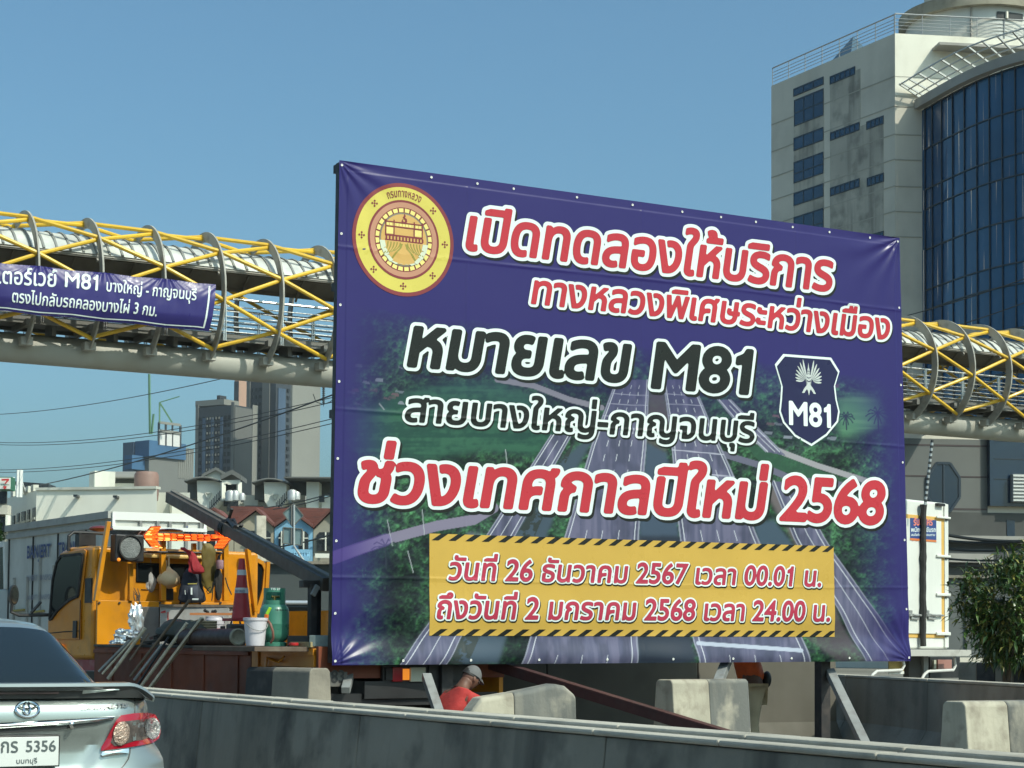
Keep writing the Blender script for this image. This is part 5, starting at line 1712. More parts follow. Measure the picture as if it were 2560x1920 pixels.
# wires
M_WIRE = mat('wire', (.03, .035, .035), .6)
def wire(p, q, sag, r, label, grp, n=28):
    p, q = Vector(p), Vector(q)
    o = B().tube([p.lerp(q, i / n) - Vector((0, 0, sag * 4 * (i / n) * (1 - i / n))) for i in range(n + 1)], r, 5).build('power_line', M_WIRE)
    return tag(o, label, 'wire', grp)
GW = 'overhead wires across the left sky'
for k, (a, b_, d0, d1, sg, r, lab) in enumerate((
        ((0, 330), (1700, -10), 95, 60, .5, .016, 'highest thin wire in the left sky, above the crane masts'),
        ((0, 496), (2150, 120), 95, 60, .9, .015, 'upper wire of the middle pair in the left sky'),
        ((0, 510), (2150, 150), 95, 60, .9, .015, 'lower wire of the middle pair in the left sky'),
        ((0, 676), (2150, 270), 95, 60, .8, .015, 'upper wire of the low pair above the white building'),
        ((0, 692), (2150, 300), 95, 60, .8, .015, 'lower wire of the low pair above the white building'),
        ((60, 812), (2150, 120), 95, 55, .7, .025, 'thick dark wire rising from the white roof to the right'))):
    p, q = atD(*Z2(*a), d0), atD(*Z2(*b_), d1)
    p, q = p + (p - q) * .12, q + (q - p) * .3
    wire(p, q, sg, r, lab, GW)
for k, (a, b_, lab) in enumerate((((1180, 640), (2300, 370), 'upper thin wire in front of the stair huts'), ((1300, 660), (2300, 400), 'lower thin wire in front of the stair huts'), ((1290, 1172), (2300, 920), 'black cable passing behind the square sign plate'))):
    wire(atD(*Z4b(*a), 78), atD(*Z4b(*b_), 72), .1, .022 if k < 2 else .035, lab, 'wires near the shophouses')
ins = thing('insulator_string', 'dark hanging string of insulator discs beside the upper left billboard edge', 'insulator', atD(809, 965, 66))
q = B()
for k in range(9):
    p = atD(809, 970 + k * 4.6, 66)
    q.lathe(p, [(0, .02), (.05, .02), (.055, -.01), (.02, -.03), (0, -.03)], 10)
q.build('discs', M_WIRE, ins)
B().cyl(atD(809, 958, 66), atD(809, 1016, 66), .012, n=5).build('rod', M_WIRE, ins)
B().tube([atD(783, 985, 66), atD(790, 1005, 66), atD(809, 1011, 66), atD(825, 1005, 66), atD(845, 990, 66)], .016, 5).build('jumper_cable', M_WIRE, ins)
for k, (a, b_, r) in enumerate((((2225, 862), (2580, 750), .02), ((2225, 800), (2580, 690), .02), ((2360, 1336), (2600, 1352), .045), ((2360, 1352), (2600, 1348), .045), ((2360, 1372), (2600, 1367), .03), ((2360, 1396), (2600, 1392), .03))):
    wire(atD(*a, 50 if k > 1 else 70), atD(*b_, 48 if k > 1 else 66), .08, r,
         ('upper of two thin wires across the tower between billboard and frame edge', 'lower of two thin wires across the tower wall', 'topmost black cable above the right tree', 'second black cable above the right tree', 'third, thinner cable above the right tree', 'lowest thin cable just above the right tree')[k], 'cables on the right')
tw = thing('striped_rope', 'twisted pale and dark stay rope hanging above the white box truck', 'rope', atD(2315, 1255, 27))
pa, pb = atD(2331, 1100, 27), atD(2313, 1262, 27)
q1, q2 = B(), B()
for k in range(24):
    (q1 if k % 2 else q2).cyl(pa.lerp(pb, k / 24), pa.lerp(pb, (k + 1) / 24), .022, n=6)
q1.build('pale_strand', M_SIGNP, tw); q2.build('dark_strand', M_WIRE, tw)
# ------------------------------------------------------------------ WORK TRUCK, seen from its left rear, and everything on its bed
M_TY = mat('truck_yellow', (.69, .275, .010), .32, spec=.5, coat=.3, dirt=.6, dirt_col=(.36, .15, .025), scale=2.4, vary=.2, streak=.3)
M_TO = mat('truck_orange', (.64, .235, .012), .35, spec=.5, coat=.3, dirt=.35, dirt_col=(.22, .08, .02), scale=1.4, vary=.15)
M_TR = mat('bed_rust_red', (.23, .055, .02), .6, dirt=.7, dirt_col=(.10, .03, .018), scale=1.8, vary=.35, streak=.3)
M_BLK = mat('black_plastic', (.02, .02, .021), .45, vary=.2)
M_RUB = mat('rubber', (.025, .024, .023), .8, dirt=.3, dirt_col=(.07, .065, .06), scale=5)
M_CHR = mat('chrome', (.75, .77, .77), .12, metal=1.0)
M_CABG = mat('cab_glass', (.010, .013, .014), .07, spec=.35)
hd8 = Vector((-math.sin(R_(8)), math.cos(R_(8)), 0))
_A = atD(632, 1620, 18.95)
_O = line_hit(790, Vector((_A.x, _A.y, 0)), hd8)
TM = Matrix.Translation(_O) @ Matrix.Rotation(R_(8), 4, 'Z')
TI = TM.inverted()
def tl(px, py, ax, val):
    o = TI @ Vector((0, 0, EYE)); d = TI.to_3x3() @ ray(px, py)
    return o + d * ((val - o[ax]) / d[ax])
ZA = lambda x, y: (x / 5.144, 1280 + y / 5.144)
ZB = lambda x, y: (260 + x / 5.144, 1300 + y / 5.144)
ZC = lambda x, y: (520 + x / 6.636, 1380 + y / 6.636)
ZE = lambda x, y: (240 + x / 3.568, 1500 + y / 3.568)
ZH = lambda x, y: (x / 2.572, 1300 + y / 2.572)
truck = thing('work_truck', 'yellow and orange work truck loaded with tools, a lit double arrow over its headboard', 'truck', _O, R_(8))
TW = 2.25
yH = tl(240, 1620, 1, 0) and tl(240, 1620, 0, 0).y           # headboard
yS = tl(632, 1620, 0, 0).y                                    # rear end of the side panel
FZB = 1.36
def TB(q, name, m, par=None, **k): return q.build(name, m, par or truck, local=True, **k)
q = B(); q.box(.02, TW - .02, 0, yH, FZB - .1, FZB - .004); TB(q, 'bed_floor', mat('bed_floor', (.10, .07, .05), .8, dirt=.6, dirt_col=(.2, .17, .13), scale=3))
q = B(); q.box(-.02, .03, yS, yH, .74, FZB - .03); q.box(-.045, -.02, yS + .02, yH - .02, .78, .82); q.box(-.045, -.02, yS + .02, yH - .02, 1.26, 1.30)
for k in range(5): q.box(-.036, -.02, yS + .25 + k * .75, yS + .3 + k * .75, .82, 1.26)
TB(q, 'side_panel', M_TR, bevel=.006)
q = B(); q.box(-.03, .05, yS - .02, yH, FZB - .026, FZB + .0); TB(q, 'side_rail', M_BLK)
q = B(); q.box(-.62, .0, .1, yS + .12, FZB - .05, FZB - .004); TB(q, 'side_platform', mat('bed_floor'), bevel=.004)
q = B(); q.box(-.03, .06, yS - .16, yS - .03, .74, FZB - .02); TB(q, 'corner_stake', M_TY, bevel=.005)
q = B(); q.box(TW - .03, TW + .02, 0, yH, .74, 1.78); TB(q, 'far_side_panel', M_TY)
q = B(); q.box(-.01, .05, 0.02, yS - .18, 1.16, FZB - .05); q.box(-.02, .02, .02, yS - .2, 1.27, FZB - .02); TB(q, 'rear_side_rail', M_TO, bevel=.004)
q = B(); q.box(-.03, .25, .05, yS - .75, FZB - .01, FZB + .045); plank = TB(q, 'bed_plank', mat('pale_plank', (.42, .34, .17), .8, dirt=.7, dirt_col=(.2, .13, .06), scale=8, vary=.3), bevel=.006)
q = B(); q.box(.0, .09, .1, .3, 1.0, 1.16); q.box(.0, .09, 1.0, 1.2, 1.0, 1.16); q.tube([(-.03, .9, 1.24), (-.05, .9, 1.1), (-.05, 1.0, 1.02), (-.05, 1.05, .75)], .014, 6); q.tube([(-.03, .55, 1.26), (-.06, .62, 1.2), (-.03, .9, 1.24)], .012, 6)
TB(q, 'rope_hook', M_TY)
q = B(); q.box(.5, 1.75, -.1, yH + 1.8, .85, 1.02); q.box(.3, .5, .4, 3.2, .72, 1.1); TB(q, 'chassis', M_BLK)
for nm, yy in (('rear', 1.15), ('front', yH + 1.0)):
    for xx in (.16, TW - .16):
        w_ = B().lathe((xx - .13, yy, .5), [(.2, .02), (.28, 0), (.47, .01), (.5, .05), (.5, .21), (.47, .25), (.28, .26), (.2, .24)], 28, (1, 0, 0))
        o = TB(w_, 'wheel', M_RUB, smooth=True)
        r_ = B().lathe((xx - .12, yy, .5), [(.03, .02), (.1, .0), (.12, .06), (.27, .06), (.285, .02)], 24, (1, 0, 0))
        TB(r_, 'rim', mat('rim_steel', (.35, .33, .3), .5, metal=.5, dirt=.5), o, smooth=True)
q = B(); q.box(-.02, .32, .1, .14, .55, 1.05); TB(q, 'mud_flap', M_RUB)
# rear face: tail board, lamps, plate
q = B(); q.box(.0, TW, -.05, -.005, 1.05, FZB); TB(q, 'tail_board', M_TR, bevel=.005)
q = B(); q.box(.1, TW - .1, -.06, 0, .78, .9); TB(q, 'bumper_bar', M_BLK)
M_LAMPR = mat('lamp_red', (.30, .02, .025), .2, spec=.6); M_LAMPO = mat('lamp_amber', (.75, .22, .02), .2, spec=.6, emit=((1, .3, .03), .5)); M_LAMPW = mat('lamp_clear', (.5, .52, .42), .2)
def rear_px(x0, x1, y0, y1, t=.05):
    a, b_ = tl(x0, y0, 1, -.06), tl(x1, y1, 1, -.06)
    return a, b_
a, b_ = rear_px(952, 1063, 1662, 1708)
lamp = B(); lamp.box(a.x, b_.x, -.10, -.05, b_.z, a.z); lo_ = TB(lamp, 'tail_lamp', M_BLK, bevel=.006)
for (x0, x1, y0, y1, m) in ((963, 980, 1670, 1700, M_RUB), (980, 1005, 1668, 1704, M_LAMPR), (1006, 1022, 1672, 1700, M_LAMPO)):
    a, b_ = tl(x0, y0, 1, -.11), tl(x1, y1, 1, -.11)
    TB(B().box(a.x, b_.x, -.125, -.1, b_.z, a.z), 'lens', m, lo_, bevel=.006)
a, b_ = tl(1026, 1668, 1, -.12), tl(1063, 1704, 1, -.12)
TB(B().box(a.x, b_.x, -.13, -.1, b_.z, a.z), 'reverse_lamp', M_LAMPW, bevel=.006)
o2 = [o for o in S.objects if o.name.startswith('tail_lamp')][0]
c = lo_.copy(); COL.objects.link(c); c.location.x += .55
a, b_ = tl(815, 1680, 1, -.1), tl(868, 1716, 1, -.1)
pl_ = TB(B().box(a.x, b_.x, -.1, -.08, b_.z, a.z), 'licence_plate', mat('plate_dull', (.14, .135, .12), .6, vary=.3, scale=10))
s = B(); flat_text(s, '83', lambda x, y: Vector((a.x + .06 + (b_.x - a.x - .1) * x, -.105, b_.z + .04 + y * .17)), thr=.02, res=24)
TB(s, 'plate_number', M_BLK, pl_)
# cab
cab = B()
cpx = [(628, 1700), (622, 1420), (650, 1190), (690, 930), (738, 620), (790, 500), (880, 452), (1130, 432), (1215, 440), (1225, 1646), (1225, 1900), (640, 1900)]
prof_c = [tl(*ZA(*p), 0, 0) for p in cpx]
yb = yH + .12
sh_ = yb - prof_c[8].y
pc_ = [(p.y + sh_ * 0, p.z) for p in prof_c]
pc_ = [(max(y, yb), z) for y, z in pc_]
def cab_sec(x, ins):
    cy = sum(p[0] for p in pc_) / len(pc_); cz = sum(p[1] for p in pc_) / len(pc_)
    return [Vector((x, cy + (y - cy) * (1 - ins * .5), cz + (z - cz) * (1 - ins))) for y, z in pc_]
secs = [cab_sec(.06, .05), cab_sec(.0, .0), cab_sec(TW, .0), cab_sec(TW - .06, .05)]
secs[0], secs[1] = cab_sec(.0, .03), cab_sec(.05, .0)
secs[2], secs[3] = cab_sec(TW - .05, .0), cab_sec(TW, .03)
n = len(pc_)
cab.add([v for s_ in secs for v in s_], [(k * n + i, k * n + (i + 1) % n, (k + 1) * n + (i + 1) % n, (k + 1) * n + i) for k in range(3) for i in range(n)] + [tuple(range(n)), tuple(range(3 * n, 4 * n))])
cabo = TB(cab, 'cab', M_TY, bevel=.03)
zr = max(z for _, z in pc_)
# left door with its window
def side_poly(pts, x, z=ZA): return [Vector((x, max(tl(*z(*p), 0, 0).y, yb + .01), tl(*z(*p), 0, 0).z)) for p in pts]
dp = side_poly([(640, 1640), (640, 1410), (672, 1180), (705, 930), (752, 640), (800, 530), (1100, 478), (1128, 500), (1118, 640), (1058, 1130), (1048, 1640)], -.004)
TB(B().prism(dp, (-.02, 0, 0)), 'door', M_TO, bevel=.008)
do = [o for o in S.objects if o.name == 'door'][0]
wp = side_poly([(672, 1385), (712, 880), (765, 650), (822, 566), (1080, 540), (1103, 562), (1040, 1080), (930, 1130), (850, 1195), (770, 1270), (700, 1372)], -.03)
TB(B().prism(wp, (-.006, 0, 0)), 'window', M_CABG, do)
q = B()
for i in range(len(wp)): q.bar(wp[i] + Vector((-.003, 0, 0)), wp[(i + 1) % len(wp)] + Vector((-.003, 0, 0)), .03, .03)
TB(q, 'window_seal', M_RUB, do)
hp_ = side_poly([(975, 1400), (1022, 1400), (1015, 1620), (968, 1620)], -.026)
TB(B().prism(hp_, (-.015, 0, 0)), 'handle', M_BLK, do, bevel=.004)
s = B()
a_, b_ = tl(*ZA(765, 1555), 0, 0), tl(*ZA(910, 1545), 0, 0)
vp_ = side_poly([(1180, 850), (1240, 850), (1235, 1165), (1160, 1165)], -.012)
q = B(); q.box(-.012, .02, yb + .02, yb + .2, vp_[2].z, vp_[0].z); TB(q, 'air_grille', M_BLK)
# trim on the cab: step, wheel-arch edge, seams, reflectors and a faded mark on the door
for nm, pts, m in (('door_seam', [(1062, 1130), (1056, 1400), (1050, 1640)], M_RUB), ('body_crease', [(660, 1560), (850, 1540), (1040, 1530)], M_RUB)):
    q = B(); q.tube([v + Vector((-.004, 0, 0)) for v in side_poly(pts, -.024)], .006, 5); TB(q, nm, m)
mk = side_poly([(768, 1556), (908, 1542)], -.028)
TB(B().box(-.028, -.02, mk[0].y - .16, mk[0].y - .05, mk[0].z - .2, mk[0].z - .14), 'side_reflector', M_LAMPO)
# mirror on a long arm, roof bar
ma, mb = tl(25, 1462, 1, yH + 1.5), tl(47, 1513, 1, yH + 1.5)
mx = (ma.x + mb.x) / 2; mz = (ma.z + mb.z) / 2; mw = (mb.x - ma.x) / 2; mh = (ma.z - mb.z) / 2
q = B(); q.lathe((mx, yH + 1.5, mz), [(0, 0), (1, 0), (1.0, .06), (.8, .1), (0, .11)], 24, (0, 1, 0))
q.v = [(mx + (v[0] - mx) * mw * 1.0, v[1], mz + (v[2] - mz) * mh) for v in q.v]
mo = TB(q, 'mirror', M_BLK, smooth=True)
q = B(); q.lathe((mx, yH + 1.493, mz), [(0, 0), (.86, 0), (.86, .004)], 24, (0, 1, 0)); q.v = [(mx + (v[0] - mx) * mw, v[1], mz + (v[2] - mz) * mh) for v in q.v]
TB(q, 'mirror_glass', M_CHR, mo)
e1 = tl(30, 1538, 1, yH + 1.5); e2 = tl(122, 1539, 1, yH + 1.4)
q = B(); q.tube([(mx - .02, yH + 1.52, mz - mh * .9), (mx - .03, yH + 1.52, e1.z + .04), (mx + .06, yH + 1.5, e1.z), (0.02, yH + 1.45, e1.z + .01)], .022, 7)
q.tube([tl(78, 1532, 1, yH + 1.48), tl(102, 1505, 1, yH + 1.48)], .02, 6)
TB(q, 'mirror_arm', M_BLK, mo)
q = B(); rx = tl(172, 1340, 1, yH + .8)
q.tube([(rx.x, yH + .8, zr - .05), (rx.x, yH + .8, rx.z - .0), (rx.x + .06, yH + .8, rx.z + .05), (TW - .1, yH + .8, rx.z + .05)], .022, 7)
q.tube([(rx.x + .12, yH + .75, zr - .05), (rx.x + .12, yH + .75, rx.z + .04)], .02, 7)
q.box(rx.x + .1, rx.x + .32, yH + .72, yH + .84, rx.z - .17, rx.z + .03)
TB(q, 'roof_bar', M_BLK, smooth=False)
# headboard
def hp(px, py, off=0.0, z=ZB):
    p = tl(*z(px, py), 1, yH + off); return Vector((p.x, yH + off, p.z))
def hbox(x0, x1, y0, y1, d0, d1, m, nm, z=ZB, bev=.005, par=None):
    a, b_ = hp(x0, y0, d0, z), hp(x1, y1, d0, z)
    return TB(B().box(min(a.x, b_.x), max(a.x, b_.x), yH + min(d0, d1), yH + max(d0, d1), min(a.z, b_.z), max(a.z, b_.z)), nm, m, par, bevel=bev)
q = B()
a, b_ = hp(-105, 1035), hp(1950, 1100)
q.box(-.0, hp(1945, 0).x, yH - .02, yH + .02, FZB, hp(0, 1035).z)
TB(q, 'headboard', M_TY, bevel=.004)
hbo = [o for o in S.objects if o.name == 'headboard'][0]
q = B()
q.bar(hp(-105, 1040, -.03), hp(55, 20, -.03), .06, .05); TB(q, 'headboard_post', M_TY, bevel=.004)
q = B(); q.bar(hp(1945, 1180, -.03), hp(1845, 370, -.03), .075, .05); TB(q, 'headboard_post', M_TY, bevel=.004)
for x in (330, 745, 1550):
    a, b_ = hp(x + 10, 1040, -.02), hp(x + 10, 270 if x > 400 else 560, -.02)
    q = B(); q.bar(a, b_, .065 if x > 400 else .05, .06, Vector((0, 1, 0))); TB(q, 'headboard_post', M_TY, bevel=.004)
q = B(); q.bar(hp(1155, 300, -.02), hp(1155, 640, -.02), .055, .05, Vector((0, 1, 0))); TB(q, 'headboard_post', M_TY, bevel=.004)
q = B(); q.cyl(hp(480, 408, -.06), hp(1520, 425, -.06), .013, n=8); TB(q, 'hanging_rail', M_BLK)
q = B(); q.bar(hp(60, 160, .0), hp(520, 168, .0), .05); TB(q, 'top_rail', M_CHR)
q = B()
for k in range(7):
    a = hp(-60 + 260 * k, 1065, -.03); q.lathe(a, [(0, .008), (.014, .006), (.016, 0)], 8, (0, -1, 0))
TB(q, 'headboard_bolt', M_STEEL)
# cab rear wall features
def cbx(x0, x1, y0, y1, t, m, nm, z=ZB, bev=.02):
    a, b_ = tl(*z(x0, y0), 1, yb - .01), tl(*z(x1, y1), 1, yb - .01)
    return TB(B().box(a.x, b_.x, yb - t, yb + .01, b_.z, a.z), nm, m, bevel=bev)
cbx(415, 1490, 545, 830, .02, M_CABG, 'rear_window')
cbx(480, 1260, 430, 515, .10, mat('cab_cream', (.78, .55, .2), .25, coat=.3), 'cab_rear_trim')
for x0, x1, y0, y1 in ((785, 890, 880, 1030), (480, 700, 890, 900)):
    cbx(x0, x1, y0, y1, .015, M_RUB, 'cab_slot', bev=.002)
# open far door, seen behind the cone
q = B()
dpts = [tl(*ZB(x, y), 1, yH + .5) for x, y in ((1640, 520), (1960, 515), (2040, 560), (2070, 640), (2045, 900), (1960, 1200), (1640, 1200))]
for i in range(len(dpts)): q.bar(dpts[i], dpts[(i + 1) % len(dpts)], .05, .05)
TB(q, 'far_door_frame', M_TY)
TB(B().prism(dpts, (0, .02, 0)), 'far_door_glass', M_CABG)
q = B(); q.bar(tl(*ZB(2105, 540), 1, yH + .48), tl(*ZB(2085, 900), 1, yH + .48), .05); TB(q, 'far_door_edge', M_TY)
# beacon and round signal lamp
bc = B()
a, b_ = tl(*ZB(-50, 120), 1, yH + .5), tl(*ZB(1000, 160), 1, yH + .5)
zc_ = a.z
def beacon(x0, x1, y0, y1, nm):
    a, b_ = tl(*ZB(x0, y0), 1, yH + .4), tl(*ZB(x1, y1), 1, yH + .4)
    c = (a + b_) / 2
    q = B(); q.ball(c, 1, 16, 8, ((b_.x - a.x) / 2, .14, (a.z - b_.z) / 2)); return TB(q, nm, mat('beacon_red', (.14, .03, .025), .2, spec=.6), smooth=True)
beacon(-185, 110, 65, 160, 'beacon_light')
beacon(690, 1005, 105, 170, 'beacon_light')
sig = hbox(155, 515, 180, 540, -.22, -.06, M_BLK, 'signal_lamp', bev=.015)
cc = hp(335, 355, -.225)
rr_ = hp(478, 355, -.225).x - cc.x
TB(B().lathe(cc, [(0, .02), (rr_ * .9, .012), (rr_ * .94, 0), (rr_ * .95, -.02)], 36, (0, -1, 0)), 'lamp_lens', mat('lens_grey', (.20, .215, .21), .35, spec=.5, vary=.3, scale=30, bump=.6, bscale=90), sig, smooth=True)
TB(B().lathe(cc, [(rr_ * .95, .03), (rr_ * 1.07, .03), (rr_ * 1.09, .0), (rr_ * .95, .0)], 36, (0, -1, 0)), 'lamp_hood', M_RUB, sig, smooth=True)
TB(B().ball(hp(190, 510, -.225), .022), 'amber_lamp', M_LAMPO, sig)
# the arrow: LED pads, shaft and two heads
M_LED = mat('led_orange', (.85, .16, .015), .4, emit=((1.0, .17, .02), 1.05))
M_LED2 = mat('led_hot', (1, .5, .12), .4, emit=((1.0, .42, .10), 1.9))
arr = B()
def apoly(bb_, pts, off): bb_.prism([hp(x, y, off) for x, y in pts], (0, .03, 0))
bk = B()
apoly(bk, [(500, 205), (610, 80), (730, 75), (700, 165), (1440, 190), (1425, 100), (1530, 100), (1650, 240), (1530, 375), (1430, 370), (1470, 270), (700, 270), (715, 350), (600, 345)], -.12)
arrow = TB(bk, 'arrow_board', mat('arrow_backing', (.30, .045, .008), .6))
leds, hot = B(), B()
rr = random.Random(4)
def led(x, y, w, h):
    b_ = hot if rr.random() < .22 and x < 1100 else leds
    p, q_ = hp(x, y, -.125), hp(x + w, y + h, -.125)
    b_.box(p.x, q_.x, yH - .145, yH - .12, q_.z, p.z)
for row in range(7):                                           # shaft
    for k in range(9):
        x0 = 690 + k * 86
        if rr.random() < .93:
            led(x0 + (row % 3) * 6, 176 + row * 13.2 + k * 1.6, 58, 8.2)
for side in (-1, 1):
    for row in range(15):
        f = row / 14
        y = 92 + f * 260
        tip = abs(f - .46)
        if side < 0:
            xs = 512 + tip * 205
            for j in range(3 if tip > .1 else 4): led(xs + j * 42, y, 34, 10)
        else:
            xe = 1640 - tip * 205
            for j in range(3 if tip > .1 else 5): led(xe - 40 - j * 42, y, 36, 10)
stuff(TB(leds, 'led_pads', M_LED, arrow)); stuff(TB(hot, 'bright_led_pads', M_LED2, arrow))
# rear rack that holds the beam
q = B()
ra_, rb_ = tl(*ZC(1730, 700), 1, .35), tl(*ZC(1790, 700), 1, .35)
q.bar((ra_.x, .35, FZB), (ra_.x, .35, ra_.z + .1), .07); q.bar((ra_.x + .14, .5, FZB), (ra_.x + .14, .5, ra_.z + .1), .07)
q.bar((ra_.x - .1, .4, ra_.z + .1), (ra_.x + 1.6, .3, ra_.z + .14), .09, .07); q.bar((ra_.x + 1.5, .35, FZB), (ra_.x + 1.5, .35, ra_.z + .12), .07)
TB(q, 'beam_rack', M_STEEL, bevel=.004)
q = B(); q.bar(tl(*ZC(1820, 560), 1, .3), tl(*ZC(1735, 720), 1, .3), .03, .05); q.box(rb_.x + .2, rb_.x + .32, .25, .3, ra_.z - .02, ra_.z + .1); TB(q, 'rack_bracket', M_STEELG)
# long beam lying over rack and headboard
pA = TM @ tl(430, 1243, 1, yH + .75); pB = TM @ tl(826, 1462, 1, .25)
bm_ = thing('steel_beam', 'long dark steel box beam lying tilted over the work truck, upper end in the air', 'beam', pB)
up_ = Vector((0, 0, 1))
B().bar(pA, pB, .17, .135, up_).build('box_section', mat('beam_grey', (.095, .078, .06), .55, dirt=.5, dirt_col=(.05, .04, .035), scale=3, vary=.3), bm_, bevel=.008)
d_, a_, u_ = frame(pB - pA)
B().bar(pA + u_ * .078, pB + u_ * .078, .05, .02, up_).build('top_flange', mat('beam_light', (.17, .15, .12), .5, dirt=.4), bm_)
q = B()
tp = pA.lerp(pB, .41)
for dd in (-.05, 0, .05): q.tube([tp + d_ * dd + a_ * .1 * math.cos(k) + u_ * .09 * math.sin(k) for k in np.linspace(0, 2 * math.pi, 13)], .014, 5)
q.tube([tp + u_ * .09, tp + u_ * .13 + d_ * .2, tp + u_ * .05 + d_ * .38, tp + u_ * .12 + d_ * .5], .02, 6); q.tube([tp + u_ * .1, tp + u_ * .24 + d_ * .1], .018, 5)
q.tube([tp + u_ * .1, tp + u_ * .08 + d_ * .45 + a_ * .06], .03, 6)
q.build('rope_lashing', M_BLK, bm_)

# ---- loose things on the bed (each a thing of its own), standing on the bed floor
def W3(px, py, depth): return atD(px, py, depth)
def on_bed(px, depth):
    p = atD(px, 1606, depth); return Vector((p.x, p.y, FZB))
M_GAS = mat('gas_green', (.055, .215, .15), .3, spec=.5, coat=.25, dirt=.25, dirt_col=(.04, .12, .09), scale=4, vary=.1)
gc_ = on_bed(685, 18.4)
gas = thing('gas_cylinder', 'green gas cylinder with collar and hose at the rear of the truck bed', 'gas cylinder', gc_)
B().lathe(gc_, [(.105, 0), (.125, .0), (.125, .035), (.10, .045), (.12, .06), (.142, .09), (.147, .13), (.147, .215), (.1485, .22), (.147, .225), (.147, .33), (.14, .375), (.115, .41), (.07, .43), (0, .435)], 36).build('vessel', M_GAS, gas, smooth=True)
cq = B()
for a0, a1, h0, h1 in ((R_(-60), R_(215), .415, .575), (R_(215), R_(300), .415, .455), (R_(215), R_(300), .535, .575)):
    cq.lathe(gc_, [(.106, h0), (.109, h0), (.109, h1), (.106, h1), (.106, h0)], 30, (0, 0, 1), a0 + R_(40), a1 + R_(40))
cq.build('collar', M_GAS, gas, smooth=True)
q = B(); q.cyl(gc_ + Vector((0, 0, .43)), gc_ + Vector((0, 0, .5)), .016); q.cyl(gc_ + Vector((-.03, 0, .49)), gc_ + Vector((.05, 0, .49)), .012); q.build('valve', mat('brass', (.4, .28, .1), .3, metal=1), gas)
q = B(); hx = Vector((-.155 * math.cos(.3), -.155, 0))
q.tube([W3(667, 1548, 18.22), W3(676, 1560, 18.16), W3(682, 1578, 18.15), W3(683, 1596, 18.17), W3(677, 1607, 18.2)], .013, 7); q.build('hose', mat('hose_rust', (.22, .10, .07), .5), gas, smooth=True)
s = B()
def wrapz(x, y, a0, a1, z, h, r): a = a0 + (a1 - a0) * x; return gc_ + Vector((r * math.sin(a), -r * math.cos(a), z + y * h))
flat_text(s, 'TIS 27', lambda x, y: wrapz(x, y, -.75, .15, .555, .03, .1105), thr=.02, res=20); s.build('collar_marks', M_WHITE, gas)
s = B(); flat_text(s, '15 KG 26.7', lambda x, y: wrapz(x, y, -.3, .75, .35, .025, .148), thr=.02, res=20); s.build('weight_marks', M_BLK, gas)
bk_ = on_bed(638, 18.15)
bkt = thing('bucket', 'white plastic bucket with a wire handle beside the green gas cylinder', 'bucket', bk_)
M_WPL = mat('white_plastic', (.62, .60, .64), .35, dirt=.35, dirt_col=(.45, .42, .42), scale=7, vary=.08)
B().lathe(bk_, [(0, .005), (.085, .0), (.09, .005), (.112, .245), (.12, .25), (.122, .275), (.116, .277), (.106, .25), (.085, .02), (0, .02)], 32).build('pail', M_WPL, bkt, smooth=True)
q = B(); q.tube([bk_ + Vector((.118 * math.cos(a), -.118 * abs(math.sin(a)) - .005, .25 - .10 * abs(math.sin(a)))) for a in np.linspace(0, math.pi, 15)], .004, 6); q.build('wire_handle', M_STEELG, bkt, smooth=True)
tb_ = thing('brush', 'green and orange handled brush sticking out of the white bucket', 'brush', bk_ + Vector((0, 0, .2)))
p1, p2, p3 = W3(664, 1556, 18.2), W3(667, 1536, 18.2), W3(676, 1519, 18.2)
B().bar(p2, p3, .024, .03).build('green_handle', mat('lime', (.35, .65, .03), .4), tb_, bevel=.004)
B().bar(p1, p2 + Vector((.0, 0, .0)), .03, .035).build('orange_head', mat('orange_pl', (.75, .16, .02), .4), tb_, bevel=.004)
cn = atD(603, 1545, 20.2); cn.z = atD(603, 1546, 20.2).z
cone = thing('traffic_cone', 'faded red traffic cone with two white bands leaning on the truck headboard', 'traffic cone', cn)
M_CONE = mat('cone_red', (.50, .045, .05), .5, dirt=.4, dirt_col=(.28, .03, .035), scale=5, vary=.25)
HC = atD(603, 1396, 20.2).z - cn.z
rc = lambda h: .105 - (.105 - .03) * h / HC
q = B(); q.lathe(cn, [(rc(h) + .0, h) for h in np.linspace(0, HC, 12)] + [(.02, HC), (.018, HC - .03)], 28); q.box(cn.x - .16, cn.x + .16, cn.y - .16, cn.y + .16, cn.z - .03, cn.z); q.build('cone_body', M_CONE, cone, smooth=True)
for h0, h1 in ((.72, .81), (.42, .51)):
    B().lathe(cn, [(rc(h0 * HC) + .004, h0 * HC), (rc(h1 * HC) + .004, h1 * HC)], 28).build('white_band', mat('band_white', (.62, .63, .62), .45, dirt=.4, dirt_col=(.4, .4, .42), scale=8), cone, smooth=True)
s = B()
def cwrap(x, y): a = -.9 + 1.5 * x; h = .43 * HC + y * .05; return cn + Vector(((rc(h) + .007) * math.sin(a - .5), -(rc(h) + .007) * math.cos(a - .5), h))
flat_text(s, 'กรมทางหลวง', cwrap, thr=.015, res=18); s.build('band_lettering', mat('print_blue', (.03, .05, .15), .5), cone)
